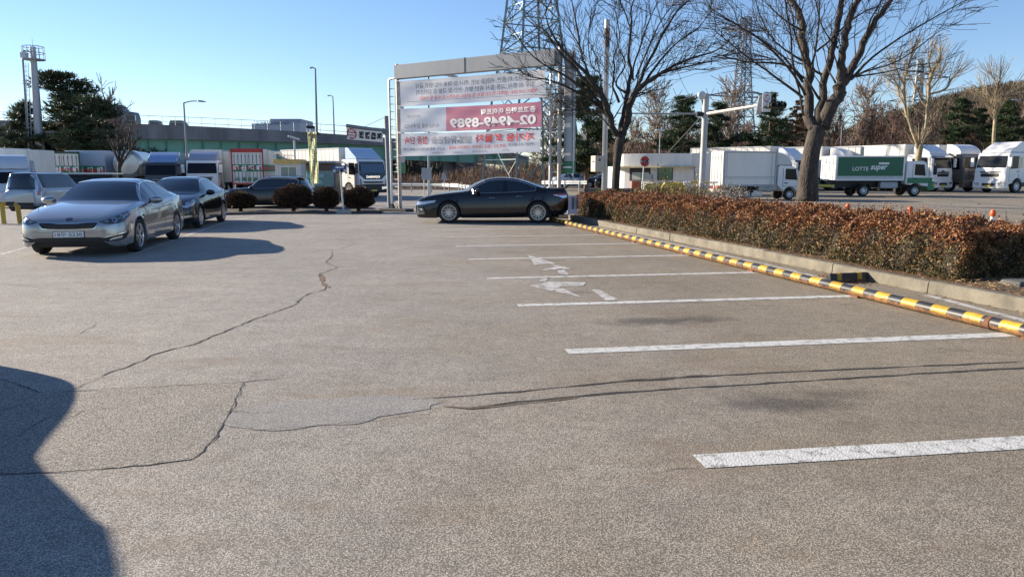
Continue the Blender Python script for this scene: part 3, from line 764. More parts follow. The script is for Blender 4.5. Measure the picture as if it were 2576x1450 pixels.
# two-tone alloy is shared; door protectors
# --- dark saloon behind it
HG = variant(KIA, L=4.91, zt=[(x*4.91/4.845, z*1.012) for x, z in KIA['zt']], cowl=1.44, roof0=2.22, rwend=4.28, win=(1.54, 4.15), pillars=[2.74], rim='s10', sr=3.79)
gf, grr = G(503, 573), G(561, 558); yaw2 = place(grr, gf) * .5 + yaw * .5
loc = at_wheel(HG, gf, yaw2, 1)
c = car('dark_car', 'dark navy saloon car parked just behind the silver saloon', 'car', loc, yaw2, HG, navy); D = c['decal']; h = HG['L']/2
seams(c, handle=chrome)
D('headlight', [(hp(a, h-.08, .5), .66), (hp(a, h-.2, .62), .76), (hp(a, h-.6, .83), .84), (hp(a, h-.6, .88), .78), (hp(a, h-.35, .86), .68), (hp(a, h-.14, .7), .62)], a, lampg, .006, .05)
D('headlight_lens', [(hp(a, h-.26, .72)+.05*cos(t*pi/6), .715+.045*sin(t*pi/6)) for t in range(12)], a, chrome, .011, .03)
D('grille_surround', [(-.36, .69), (.36, .69), (.33, .50), (.2, .45), (-.2, .45), (-.33, .5)], 0, chrome, .006, .05, mirror=False)
D('grille', [(-.34, .675), (.34, .675), (.31, .51), (.19, .465), (-.19, .465), (-.31, .51)], 0, dark, .011, .05, mirror=False)
D('fog_lamp', [(hp(a2, h-.14, .55), .33), (hp(a2, h-.3, .8), .37), (hp(a2, h-.3, .8), .43), (hp(a2, h-.15, .6), .4)], a2, lampg, .008, .05)
D('tail_light', [(hp(a3, -h+.12, .76), .80), (hp(a3, -h+.14, .78), .93), (hp(a3, -h+.35, .86), 1.0), (hp(a3, -h+.55, .9), .97), (hp(a3, -h+.4, .89), .87), (hp(a3, -h+.2, .84), .79)], a3, redl, .006, .05)
plate(c, 0, .40, '12가 3416' if 0 else '', ) if 0 else None
# --- black saloon, side on
cm = paint_car('brown_black_paint', (.008, .0065, .008), 0, .14, .35)
gf = G(1128, 561); gr_ = G(1352, 561); yawc = place(gr_, gf)
loc = at_wheel(CAM, gf, yawc, 1); loc = (loc[0] + .02, loc[1], 0)
c = car('black_car', 'black saloon car parked side-on in front of the banners, with many-spoked alloy wheels', 'car', loc, yawc, CAM, cm); D = c['decal']; h = CAM['L']/2
seams(c, front=1.5, mid=2.86, back=3.6, hz=(.80, .845), hx=(2.45, 3.3), zh=.92)
D('headlight', [(hp(a, h-.05, .55), .625), (hp(a, h-.2, .68), .665), (hp(a, h-.72, .86), .725), (hp(a, h-.62, .9), .66), (hp(a, h-.3, .86), .585), (hp(a, h-.08, .65), .575)], a, lampg, .006, .05)
D('front_slats', [(hp(.9, h-.1, .72), .28), (hp(.9, h-.1, .7), .5), (hp(.9, h-.32, .88), .43), (hp(.9, h-.3, .87), .3)], .9, dark, .006, .05)
for k in range(5): D('front_slats_trim', [(hp(.9, h-.1, .71), .30+.04*k), (hp(.9, h-.31-.0*k, .88), .285+.035*k), (hp(.9, h-.31, .88), .30+.035*k), (hp(.9, h-.1, .71), .318+.04*k)], .9, chrome, .010, .05)
D('grille', [(-.6, .28), (.6, .28), (.66, .4), (.5, .55), (-.5, .55), (-.66, .4)], 0, dark, .008, .06, mirror=False)
D('tail_light', [(hp(pi/2, -h+.04, 0), .90), (hp(pi/2, -h+.08, 0), .865), (hp(pi/2, -h+.5, 0), .905), (hp(pi/2, -h+.5, 0), .92), (hp(pi/2, -h+.04, 0), .945)], pi/2, redl, .008, .04)
D('tail_light_clear', [(hp(pi/2, -h+.06, 0), .80), (hp(pi/2, -h+.2, 0), .80), (hp(pi/2, -h+.52, 0), .90), (hp(pi/2, -h+.06, 0), .88)], pi/2, lampg, .008, .04)
for s_ in (1, -1):
    D2 = [(-(h-3.76), .965), (-(h-3.78), .965), (-(h-3.74), 1.22), (-(h-3.72), 1.22)]
D('window_pillar', [(-(h-2.79), .95), (-(h-2.95), .95), (-(h-2.91), 1.36), (-(h-2.81), 1.36)], pi/2, black, .004, .05)
D('window_pillar', [(-(h-3.58), .99), (-(h-3.62), .99), (-(h-3.60), 1.25), (-(h-3.56), 1.25)], pi/2, dark, .004, .05)
MB().bb(-h+.04, -h+.42, -.55, .55, 1.085, 1.105).build('spoiler', cm, c['root'], bev=.008)
# --- black estate beyond the bushes
SUV = dict(L=4.75, r=.36, sf=.95, sr=3.68, track=1.62, rim='s7', cowl=1.35, roof0=2.0, roof1=4.25, rwend=4.7, win=(1.45, 4.3), mirror=1.7, pillars=[2.6], tumble=.42,
  zt=[(0,.75),(.02,.85),(.08,.93),(.25,1.0),(.7,1.06),(1.35,1.12),(1.6,1.28),(2.0,1.55),(2.4,1.66),(3.0,1.69),(3.9,1.66),(4.25,1.6),(4.4,1.45),(4.55,1.25),(4.66,1.1),(4.75,.95)],
  zb=[(0,.42),(.03,.35),(.1,.28),(.5,.25),(4.3,.27),(4.65,.35),(4.75,.5)],
  w=[(0,.55),(.03,.68),(.1,.78),(.3,.88),(.8,.93),(4.0,.93),(4.5,.88),(4.65,.8),(4.75,.68)],
  belt=[(0,.74),(.2,.9),(1.35,1.02),(3.0,1.08),(4.3,1.16),(4.75,1.0)])
yw = radians(176)
pf = P(568, 500, 40.5)
c = car('black_suv', 'black sport utility car with roof rails behind the round bushes', 'car', (P(677, 500, 40.8).x, 40.8, gz(-13, 40.8)), yw, SUV, black_met); D = c['decal']; h = SUV['L']/2
seams(c, handle=black_met, front=1.4, mid=2.6, back=3.5, zh=1.05, zl=.38, hz=(.95, .97), hx=(2.35, 3.2))
D('headlight', [(hp(a, h-.06, .5), .84), (hp(a, h-.2, .66), .93), (hp(a, h-.6, .87), .98), (hp(a, h-.5, .9), .88), (hp(a, h-.14, .7), .78)], a, lampg, .006, .06)
D('tail_light', [(hp(a3, -h+.1, .76), 1.0), (hp(a3, -h+.12, .78), 1.16), (hp(a3, -h+.5, .9), 1.2), (hp(a3, -h+.4, .9), 1.06)], a3, redl, .008, .06)
D('grille', [(-.4, .82), (.4, .82), (.35, .6), (-.35, .6)], 0, chrome, .008, .06, mirror=False)
D('side_skirt', [(-(h-1.4), .30), (-(h-3.3), .30), (-(h-3.3), .335), (-(h-1.4), .335)], pi/2, chrome, .008, .08)
mb = MB()
for s_ in (1, -1): mb.tube([(h-1.95, s_*.58, 1.58), (h-2.3, s_*.57, 1.71), (h-4.0, s_*.56, 1.72), (h-4.25, s_*.56, 1.64)], .018, 6)
mb.build('roof_rail', chrome, c['root'], smooth=True)
MB().bb(-h+.3, -h+.62, -.5, .5, 1.63, 1.66).build('spoiler', black_met, c['root'], bev=.01)
# --- vehicles beyond the guard rail
wp = paint_car('pearl_white', (.62, .66, .72), .1, .35)
def parked(nm, px, D_, yaw_, S, pm, lab, grp=None, **k):
    p = P(px, 450, D_); return car(nm, lab, 'car', (p.x, D_, gz(p.x, D_)), yaw_, S, pm, grp, **k)
WC = variant(KIA, rim='s9')
c = parked('white_car', 1450, 76, radians(8), WC, wp, 'small white saloon car far off behind the guard rail and lattice tower'); seams(c)
c = parked('blue_black_car', 1516, 74, radians(186), HG, navy, 'dark blue saloon car behind the camouflage screens beyond the hedge'); seams(c)
c['decal']('headlight', [(hp(a, c['L']/2-.08, .5), .62), (hp(a, c['L']/2-.5, .8), .8), (hp(a, c['L']/2-.2, .8), .6)], a, lampg, .006, .06)
c = parked('black_hatchback', 1563, 68, radians(160), SUV, black_met, 'black car parked close against the white guard booth')
c['decal']('tail_light', [(hp(a3, -h+.1, .76), .95), (hp(a3, -h+.12, .78), 1.16), (hp(a3, -h+.5, .9), 1.2), (hp(a3, -h+.4, .9), 1.0)], a3, redl, .008, .06)
# --- the neighbour whose shadow falls into the picture at the lower left
vanp = paint_car('van_grey', (.2, .21, .23), .4, .35)
c = car('grey_suv', 'grey sport utility car parked beside the viewpoint at the left', 'car', (-6.12, 4.42, 0), radians(101), variant(SUV, L=4.76, nomirror=True), vanp)

# ------------------------------------------------------------------ banner gantry
random.seed(21)
YL, YR = 30.6, 26.5
base_l = G(1008, 537); base_l = Vector((P(1008, 537, YL).x, YL, 0)); base_r = Vector((P(1404, 548, YR).x, YR, 0))
gd = (base_r - base_l); gw = gd.length; gd.normalize(); gn = Vector((gd.y, -gd.x, 0))      # gn faces the camera
gan = empty('banner_gantry', base_l, atan2(gd.y, gd.x), 'tall steel gantry of ladder posts and a grey box beam, carrying the banners', 'gantry')
zl0, zl1 = P(1000, 200, YL).z, P(1000, 165, YL).z
zr0, zr1 = P(1400, 163, YR).z, P(1400, 123, YR).z
print('gantry', gw, zl0, zl1, zr0, zr1, base_l, base_r)
zb0 = (zl0 + zr0)/2 - .0; zb1 = (zl1 + zr1)/2
steelpost = mat('post_steel', (.42, .38, .33), .5, .5, var=.25, scale=6)
def ladder(parent, x0, x1, ztop, y=0, wide=True):
    mb = MB(); mb.tube([(x1, y, .12), (x1, y, ztop)], .075, 10); mb.build('post', steelpost, parent, smooth=True)
    mb = MB(); mb.tube([(x0, y, .12), (x0, y, ztop-.62), (x0+.04, y, ztop-.55), (x1, y, ztop-.52)], .042, 8); mb.build('side_rail', galv, parent, smooth=True)
    mb = MB(); z = .4
    while z < ztop - .8: mb.tube([(x0, y, z), (x1, y, z)], .016, 6); z += .3
    mb.build('rung', galv, parent, smooth=True)
mpl = mpp(YL); 
wl = (1001-983)*mpl
ladder(gan, -.47, -.02, zb1 + .05)
ladder(gan, gw - .02 - .34, gw + .02, zb1 + .08)
MB().bb(-.05, gw-.12, -.16, .16, zb0, zb1).build('beam', mat('beam_sheet', (.27, .28, .29), .45, .3, var=.1, scale=2, streak=1), gan, bev=.01)
MB().bb(gw*.463, gw*.463+.03, -.17, -.16, zb0-.02, zb1+.02).build('beam_joint', dark, gan)
for x0, x1, nm in ((-.33, -.08, 0), (gw+.1, gw+.42, 1)):
    zb_ = 1.55
    cl = mat('column_sheet', (.36, .375, .39), .4, .35, var=.1, scale=2)
    MB().bb(x0, x1, .16, .42, zb_ + .42, zb1-.1 if nm else zb1-.6).build('sheet_column', cl, gan, bev=.015)
    MB().bb(x0-.01, x1+.01, .15, .43, zb_, zb_+.41).build('marker_panel', green, gan, bev=.01)
    MB().bb(x0-.012, x1+.012, .145, .15, zb_+.19, zb_+.25).build('marker_stripe', white, gan)
MB().bb(gw+.43, gw+.46, .2, .24, 1.45, zb1).build('conduit', galv, gan)
for xx in (-.25, gw-.15):
    mb = MB(); mb.box((xx, 0, .06), (1.5, .5, .13)); mb.build('base_plate', concrete if 0 else dark, gan, bev=.03)
    mb = MB()
    for s_ in (-1, 1): mb.ext([(xx+.2*s_ - .1, .12), (xx+.2*s_ + .1, .12), (xx+.2*s_, .34)], -.06, .06)
    mb.build('base_gusset', dark, gan)
# banners (seen from the back; their printing shows through reversed)
def cloth(name, col):
    m = bpy.data.materials.new(name); m.use_nodes = True; n = m.node_tree; b = n.nodes['Principled BSDF']; b.inputs['Base Color'].default_value = col + (1,)
    b.inputs['Roughness'].default_value = .6
    tr = n.nodes.new('ShaderNodeBsdfTranslucent'); tr.inputs[0].default_value = col + (1,)
    mx = n.nodes.new('ShaderNodeMixShader'); mx.inputs[0].default_value = .62
    n.links.new(b.outputs[0], mx.inputs[1]); n.links.new(tr.outputs[0], mx.inputs[2]); n.links.new(mx.outputs[0], n.nodes['Material Output'].inputs[0])
    return m
clw = cloth('banner_white', (.92, .92, .94)); clr = cloth('banner_pink', (.86, .33, .41))
GM = gan.matrix_basis.copy(); 
bpy.context.view_layer.update()
def loc_of(px, py):
    """point of the gantry's plane (x along beam, z up) seen at a pixel"""
    d = ray(px, py); n = gn; t = (base_l - Vector((0, 0, CH))).dot(n) / d.dot(n); w_ = Vector((0, 0, CH)) + d*t - base_l
    return (w_.dot(gd), w_.z)
def banner(name, label, c4, cols, texts, seed):
    """c4 = pixel corners tl,tr,br,bl"""
    o = empty(name, base_l, atan2(gd.y, gd.x), label, 'banner', 'printed banners tied across the gantry')
    (xa, za), (xb, zb_), (xc, zc), (xd, zd) = [loc_of(*p) for p in c4]
    def S(u, v):
        x = (xa*(1-u) + xb*u)*(1-v) + (xd*(1-u) + xc*u)*v
        z = (za*(1-u) + zb_*u)*(1-v) + (zd*(1-u) + zc*u)*v
        y = .02*sin(u*9+seed)*sin(v*3) + .012*sin(u*23 + v*6 + seed*2)*sin(u*3+seed) + .005*sin(u*5-v*14+seed) + .05*sin(pi*u)
        z += .02*sin(pi*u) * -1
        return Vector((x, -.26 + y, z))
    nu, nv = 90, 14
    for (u0, u1, m_) in cols:
        mb = MB(); k = int(nu*(u1-u0))
        mb.V = [tuple(S(u0+(u1-u0)*i/k, j/nv)) for i in range(k+1) for j in range(nv+1)]
        mb.F = [(i*(nv+1)+j, (i+1)*(nv+1)+j, (i+1)*(nv+1)+j+1, i*(nv+1)+j+1) for i in range(k) for j in range(nv)]; mb.M = [0]*len(mb.F)
        mb.build('cloth', m_, o, smooth=True)
    H = ((za-zd)+(zb_-zc))/2; Wd = xb-xa
    for s_, u0, u1, v, hh, m_, bold in texts:
        def dp(q):
            p = S(q.x, q.y); return p + Vector((0, -.014, 0))
        # text plane in (u, v) space
        wid = (u1-u0)
        cu = text('lettering', s_, 1.0, m_, o, Matrix.Identity(4), mirror=True, bold=bold)
        me = cu.data
        x0 = min(a.co.x for a in me.vertices); x1 = max(a.co.x for a in me.vertices)
        for a in me.vertices:
            a.co = dp(Vector((u0 + (a.co.x-x0)/(x1-x0)*wid, v - a.co.y*hh, 0)))
    for (px_, pz_), sx in (((xa, za), -1), ((xd, zd), -1), ((xb, zb_), 1), ((xc, zc), 1)):
        tx = -.02 if sx < 0 else gw - .3
        mb = MB(); mb.tube([(px_, -.26, pz_), (tx, -.08, pz_ + .06)], .006, 4); mb.build('rope', inkw, o)
    return o
V_ = lambda x, y: ((1400 + x/2.07)/1.4913, (150 + y/2.07)/1.4913)
pinkr = mat('ink_rose', (.45, .05, .1), .5, var=0); inkgr = mat('ink_grey', (.22, .23, .26), .5, var=0); inkn = mat('ink_navy', (.08, .09, .14), .5, var=0)
b = banner('printed_banner', 'topmost banner with three lines of reversed dark and red lettering', [V_(240, 325), V_(1368, 232), V_(1368, 450), V_(246, 522)], [(0, 1, clw)],
  [('지정 장소 외 흡연, 위험물 보관, 취사 등 화재 위험 행위 금지', .12, .93, .24, .21, inkn, .012), ('업무 외 주차, 교통 질서 위반 행위, 견인 및 고발 등 강력조치', .12, .93, .49, .21, inkn, .012),
   ('적발시 소속 본사, 발주자 경고장 발송 및 임대료, 원상복구 등 비용 청구 예정', .15, .95, .72, .17, inkr, .01)], 1)
mb = MB(); (xa, za), (xb, zb_) = loc_of(*V_(300, 487)), loc_of(*V_(1310, 428)); mb.tube([(xa, -.31, za), (xb, -.31, zb_)], .006, 4); mb.build('printed_rule', inkn, b)
banner('printed_banner', 'middle banner, pink at the right with a large reversed telephone number', [V_(244, 538), V_(1334, 484), V_(1336, 678), V_(248, 722)], [(0, .345, clw), (.345, 1, clr)],
  [('중고트럭은 아이트럭', .60, .965, .27, .26, inkw, .03), ('02-4949-8989', .375, .965, .68, .50, inkw, .035), ('아이트럭', .05, .15, .33, .17, inkgr, .01), ('아이트럭을 검색하세요', .03, .29, .74, .2, inkgr, .015)], 4)
banner('printed_banner', 'lowest banner with large reversed red and grey characters', [V_(246, 728), V_(1330, 700), V_(1325, 868), V_(250, 903)], [(0, 1, clw)],
  [('자가용 화물차', .56, .96, .29, .38, inkr, .035), ('불법유상운송', .235, .53, .31, .36, inkgr, .035), ('집중 단속', .03, .21, .31, .36, inkr, .02),
   ('위반 시 최대', .79, .96, .62, .17, inkn, .01), ('징역 2년 / 벌금 2천만원 / 운행정지 180일', .37, .77, .66, .17, inkr, .01), ('신고처 : 특별사법경찰 031-8008-2330', .02, .34, .70, .15, inkn, .01),
   ('경기도', .75, .79, .85, .11, inkgr, .01), ('경기남부경찰청', .54, .64, .87, .11, inkgr, .01), ('경기경찰협회', .40, .47, .88, .1, inkgr, .01), ('경기개별화물협회', .24, .33, .89, .1, inkgr, .01)], 7)
# ------------------------------------------------------------------ poles and signs
def vpole(name, label, cat, px, pyb, pyt, D_, r, m_=galv, n=12, taper=1, pxt=None, zb=None, group=None):
    b = P(px, pyb, D_); z0 = gz(b.x, D_); o = empty(name, (b.x, D_, z0), 0, label, cat, group)
    t = P(pxt if pxt is not None else px, pyt, D_)
    mb = MB(); mb.tube([(0, 0, 0), (t.x-b.x, 0, t.z-z0)], [r, r*taper], n); mb.build('pole', m_, o, smooth=True)
    return o, Vector((b.x, D_, z0)), t
def rel(o, v): return Vector(v) - Vector(o.location)
# no-entry board on its arm
D_ = 34.0
o, b, t = vpole('no_entry_sign', 'white overhead board reading NO ENTRY with a red disc, on a mast arm', 'road sign', 981, 498, 292, D_, .12, mat('mast_paint', (.2, .23, .26), .5, .3, var=.1), pxt=972)
mp_ = MATS['mast_paint']
a0, a1 = rel(o, P(972, 330, D_)), rel(o, P(870, 316, D_-.4))
MB().tube([a0, a1], [.075, .075], 12).build('arm', mp_, o, smooth=True)
MB().tube([a0+Vector((.12, 0, 0)), a0-Vector((.2, 0, 0))], .13, 12).build('arm_collar', mp_, o, smooth=True)
mb = MB()
q = [P(872, 321, D_-.3), P(963, 330, D_-.1), P(963, 358, D_-.1), P(873, 350, D_-.3)]
q = [rel(o, v) for v in q]
bd = MB().slab([q[3], q[2], q[1], q[0]], .05); bd = bd.build('board', white, o)
mb = MB()
for k in range(8):
    f = (k+.5)/8; p = a1.lerp(a0, .08+.84*f); mb.tube([p, Vector((p.x, p.y, q[0].lerp(q[1], f).z))], .018, 5)
mb.build('hanger', mp_, o)
X = (q[1]-q[0]).normalized(); Y = (q[0]-q[3]).normalized(); N_ = X.cross(Y); Wd, Hd = (q[1]-q[0]).length, (q[0]-q[3]).length
cm_ = q[3] + X*Wd*.13 + Y*Hd*.5 + N_*.0
def disc(c, X, Y, N_, rx, ry, off, nm, m_, par, n=28):
    return MB().slab([c + X*rx*cos(2*pi*k/n) + Y*ry*sin(2*pi*k/n) + N_*off for k in range(n)], .003).build(nm, m_, par)
disc(cm_, X, Y, N_, Hd*.44, Hd*.46, .012, 'red_disc', red, bd)
MB().slab([cm_ + X*sx*Hd*.33 + Y*sy*Hd*.07 + N_*.02 for sx, sy in ((-1,-1),(1,-1),(1,1),(-1,1))], .003).build('white_bar', inkw, bd)
text('lettering', 'NO', Hd*.28, inkw, bd, frame(cm_ + Y*Hd*.25 + N_*.02, X, Y), bold=.01)
text('lettering', 'ENTRY', Hd*.24, inkw, bd, frame(cm_ - Y*Hd*.24 + N_*.02, X, Y), fit=Hd*.62, bold=.01)
text('lettering', '진 입 금 지', Hd*.56, inkb, bd, frame(q[3] + X*Wd*.64 + Y*Hd*.5 + N_*.012, X, Y), fit=Wd*.64, bold=.03)
mb = MB(); mb.tube([rel(o, P(972, 293, D_)), a1.lerp(a0, .4)], .008, 4); mb.build('stay_wire', mp_, o)
# exit arrow
D_ = 29.0
o, b, t = vpole('exit_sign', 'blue sign with a white left arrow on a thin pole in a concrete foot', 'road sign', 864, 532, 416, D_, .035, galv, pxt=855)
q = [rel(o, P(838, 433, D_)), rel(o, P(872, 434, D_)), rel(o, P(872, 416, D_)), rel(o, P(838, 416, D_))]
q = [v - Vector((0, .05, 0)) for v in q]
bd = MB().slab([q[0], q[1], q[2], q[3]], .012).build('board', mat('board_pale', (.5, .52, .56), .5), o)
mid = (q[0].z + q[2].z)/2 - .02
X = Vector((1, 0, 0)); Z = Vector((0, 0, 1)); x0, x1, y0 = q[0].x, q[1].x, q[0].y
MB().bb(x0, x1, y0-.006, y0-.002, mid, q[2].z).build('blue_panel', blue, bd)
cz = (mid + q[2].z)/2; hw = (q[2].z-mid)/2
MB().ext([(x0+.09, cz), (x0+.2, cz+hw*.62), (x0+.2, cz+hw*.28), (x1-.09, cz+hw*.28), (x1-.09, cz-hw*.28), (x0+.2, cz-hw*.28), (x0+.2, cz-hw*.62)], y0-.011, y0-.008).build('arrow', inkw, bd)
text('lettering', '출 구', .15, inkb, bd, frame(Vector(((x0+x1)/2, y0-.003, (q[0].z+mid)/2)), X, Z), fit=.3, bold=.02)
MB().lathe([(0.001, .16), (.24, .16), (.3, .12), (.31, 0), (0.001, 0)], 20, axis='z').build('concrete_foot', concrete, o, smooth=True)
# vertical banner on a camera post
D_ = 45.0
o, b, t = vpole('camera_post', 'slim post with a cluster of cameras on top behind the vertical banner', 'pole', 789, 505, 325, D_, .07, galv, pxt=782)
for dx, dz, s_ in ((-.12, .12, .2), (.14, .1, .2), (0, -.28, .22), (.42, -.26, .16), (-.2, -.3, .14)):
    MB().box(rel(o, t) + Vector((dx, -.1, dz)), (s_, .28, s_*.8)).build('camera', dark, o, bev=.02)
mb = MB(); mb.tube([rel(o, t)+Vector((-.25, 0, -.32)), rel(o, t)+Vector((.5, 0, -.32))], .03, 6); mb.tube([rel(o, t), rel(o, t)+Vector((0, 0, .25))], .02, 5); mb.build('bracket', dark, o)
q0 = rel(o, P(778, 333, D_)); q1 = rel(o, P(798, 333, D_)); q3 = rel(o, P(787, 461, D_)); q2 = rel(o, P(806, 461, D_))
vb = empty('vertical_banner', o.location, 0, 'tall narrow yellow-green banner with stacked characters hanging on the camera post', 'banner')
mb = MB(); n = 30
for i in range(n+1):
    f = i/n; a_ = q0.lerp(q3, f); b_ = q1.lerp(q2, f); s_ = .03*sin(f*14)
    for k in range(7):
        p = a_.lerp(b_, k/6); mb.V.append((p.x + s_*.5, p.y-.3 + .05*sin(k*1.3+f*9), p.z))
mb.F = [(i*7+k, i*7+k+1, (i+1)*7+k+1, (i+1)*7+k) for i in range(n) for k in range(6)]; mb.M = [0]*len(mb.F)
mb.build('cloth', cloth('banner_yellow', (.62, .64, .42)), vb, smooth=True)
mb = MB()
for s_ in (0.03, .9):
    pts = [(q0.lerp(q1, s_).lerp(q3.lerp(q2, s_), f/8) + Vector((0, -.37, 0))) for f in range(9)]; mb.tube(pts, .03, 4)
mb.build('green_edge', mat('edge_green', (.32, .45, .12), .6), vb)
for i, ch in enumerate('대설차기동지민시안내문구기'):
    f = .07 + .9*i/13; p = q0.lerp(q1, .5).lerp(q3.lerp(q2, .5), f)
    text('lettering', ch, .24, inkr if i == 0 or i > 9 else inkb, vb, frame(p + Vector((0, -.4, 0)), X, Z), bold=.004)
MB().tube([q0.lerp(q3, .57)+Vector((-.06, -.38, 0)), q1.lerp(q2, .57)+Vector((.06, -.38, 0))], .012, 5).build('batten', dark, vb)
# street lamps
def lamp(name, label, px, pyb, pyt, D_, arm, r=.07, pxt=None, head=.5, col=None, zbase=None, group='street lamps'):
    m_ = col or MATS['mast_paint']
    b = P(px, pyb, D_); z0 = gz(b.x, D_) if zbase is None else zbase
    o = empty(name, (b.x, D_, z0), 0, label, 'street lamp', group)
    t = rel(o, P(pxt or px, pyt, D_)); MB().tube([(0, 0, 0), t], [r, r*.6], 10).build('pole', m_, o, smooth=True)
    if arm:
        e = rel(o, P(*arm, D_)); MB().tube([t, t.lerp(e, .5)+Vector((0, 0, .05)), e], [r*.5, r*.45, r*.4], 8).build('arm', m_, o, smooth=True)
        dx = 1 if e.x > t.x else -1
        h_ = MB().lathe([(0.001, -head), (.07, -head*.9), (.14, -head*.3), (.13, head*.3), (.05, head*.45), (0.001, head*.47)], 12, axis='x').build('lamp_head', galv, o, smooth=True)
        h_.location = e + Vector((dx*head*.4, 0, -.02)); h_.scale = (1, 1, .6)
        if dx > 0: h_.rotation_euler = (0, -.12, pi)
        else: h_.rotation_euler = (0, .12, 0)
    return o
lamp('street_lamp', 'grey street lamp with a right-pointing arm in front of the left viaduct', 474, 460, 259, 62, (497, 254), .1, 462)
lamp('street_lamp', 'grey street lamp rising behind the banners', 1079, 482, 192, 48, (1125, 190), .1, 1077)
lamp('street_lamp', 'far street lamp with curved arm left of the wood, behind the big forked tree', 2112, 440, 316, 90, (2146, 292), .1, 2117)
lamp('street_lamp', 'pale street lamp arm reaching in at the right edge of the photo', 2640, 440, 262, 80, (2560, 252), .1, 2640)
# big utility pole beside the near tree
o, b, t = vpole('utility_pole', 'tall pale steel pole with dark wrapped top and electrical box beside the dark-trunked tree', 'pole', 1519, 502, 50, 30, .1, mat('pole_cream', (.55, .51, .44), .5, .15, var=.2, scale=2, streak=1), pxt=1527)
MB().tube([rel(o, P(1524, 120, 30)), rel(o, P(1527, 72, 30))], .125, 10).build('pole_wrap', mat('wrap', (.13, .10, .085), .8, var=.4, scale=9), o, smooth=True)
MB().tube([rel(o, P(1515, 500, 29.8)), rel(o, P(1521, 90, 29.8))], .03, 6).build('conduit', galv, o, smooth=True)
bx = rel(o, P(1502, 412, 29.7)); ang = radians(-32)
bxo = MB().box((0, 0, 0), (.42, .3, .62)).build('control_box', mat('box_beige', (.52, .44, .36), .5, var=.12, scale=4), o, bev=.015); bxo.location = bx; bxo.rotation_euler = (0, 0, radians(32))
MB().bb(-.216, -.211, -.1, .08, -.18, .14).build('notice', inkw, bxo)
MB().bb(-.04, .04, -.156, -.15, .1, .2).build('vent', dark, bxo)
MB().bb(-.219, -.216, -.085, .065, .06, .12).build('notice_heading', inkb, bxo)
# camera mast with arms
o, b, t = vpole('signal_mast', 'pale concrete mast with floodlight on top and two long arms by the white booth', 'mast', 1764, 480, 236, 39, .16, mat('mast_concrete', (.42, .42, .41), .6, .1, var=.15, scale=2), pxt=1776)
q = rel(o, P(1774, 287, 39)); e = rel(o, P(1928, 262, 35.5))
MB().tube([q, e], [.09, .06], 10).build('arm', MATS['pole_cream'], o, smooth=True)
MB().tube([q, rel(o, P(1550, 285, 41))], [.05, .035], 8).build('thin_arm', mp_, o, smooth=True)
MB().tube([q + Vector((-.45, 0, .0)), q + Vector((.3, 0, -.02))], .13, 10).build('arm_clamp', dark, o, smooth=True)
MB().lathe([(0.001, -.12), (.19, -.1), (.22, .02), (.16, .12), (0.001, .14)], 16, c=tuple(rel(o, P(1765, 240, 38.8)))).build('floodlight', galv, o, smooth=True)
MB().tube([rel(o, P(1775, 300, 39)), rel(o, P(1765, 250, 39))], .03, 6).build('bracket', dark, o)
mb = MB(); mb.tube([rel(o, P(1769, 286, 39)), rel(o, P(1715, 345, 45)), rel(o, P(1678, 385, 50))], .02, 4); mb.build('stay_wire', mp_, o)
# stop sign pair on the arm
X = Vector((1, 0, 0)); 
so_ = empty('stop_sign', P(1918, 263, 35.5), radians(-8), 'white panel with a red stop disc hanging on the long mast arm', 'road sign')
k = mpp(35.5)
MB().bb(-2*k, 18*k, -.1, -.07, -18*k, 26*k).build('board', white, so_, bev=.01)
disc(Vector((8*k, -.1, 14*k)), X, Vector((0, 0, 1)), Vector((0, -1, 0)), 6.5*k, 9*k, .006, 'red_disc', red, so_)
text('lettering', '정지', 7*k, inkw, so_, frame((8*k, -.112, 16*k), X, (0, 0, 1)), bold=.02); text('lettering', 'STOP', 4.2*k, inkw, so_, frame((8*k, -.112, 10*k), X, (0, 0, 1)), bold=.01)
text('lettering', '일단정지', 5*k, inkb, so_, frame((8*k, -.104, -8*k), X, (0, 0, 1)), fit=14*k, bold=.02)
s2 = empty('blank_road_sign', P(1908, 265, 35.7), radians(-8), 'blank white ribbed panel beside the red stop disc on the mast arm', 'road sign')
MB().slab([(-8*k, 0, -24*k), (5*k, 0, -22*k), (11*k, 0, 26*k), (-2*k, 0, 22*k)], .03).build('board', cream, s2)
mb = MB()
for i in range(5): mb.tube([(-6*k + i*2.6*k, -.01, -22*k), (i*2.6*k, -.01, 22*k)], .012, 4)
mb.build('rib', greym, s2)
tl = empty('signal_light', P(1950, 267, 35.3), 0, 'dark signal light head at the tip of the mast arm', 'signal light')
MB().bb(-20*k, 24*k, -.2, .15, -5*k, 8*k).build('housing', dark, tl, bev=.05)
mb = MB()
for i in range(3): mb.lathe([(5*k, -.2), (5*k, -.36), (4.6*k, -.36), (4.6*k, -.2)], 12, c=((-12+14*i)*k, 0, 1.5*k))
mb.build('visor', dark, tl)
# round no-entry sign near the booth
o, b, t = vpole('round_no_entry_sign', 'round red no-entry sign with white bar in front of the white booth', 'road sign', 1613, 478, 400, 38, .028, galv, pxt=1620)
cc = rel(o, P(1621, 406, 38)) + Vector((0, -.06, 0)); k = mpp(38)
X = Vector((1, 0, 0)); Y = Vector((0, 0, 1)); N_ = Vector((0, -1, 0))
bd = disc(cc, X, Y, N_, 11.5*k, 13*k, 0, 'disc', red, o)
MB().slab([cc + X*sx*10*k + Y*sy*2.4*k + N_*.008 for sx, sy in ((-1,-1),(1,-1),(1,1),(-1,1))], .003).build('white_bar', inkw, bd)
text('lettering', '진입금지', 4*k, inkb, bd, frame(cc + N_*.012, X, Y), fit=17*k, bold=.02)
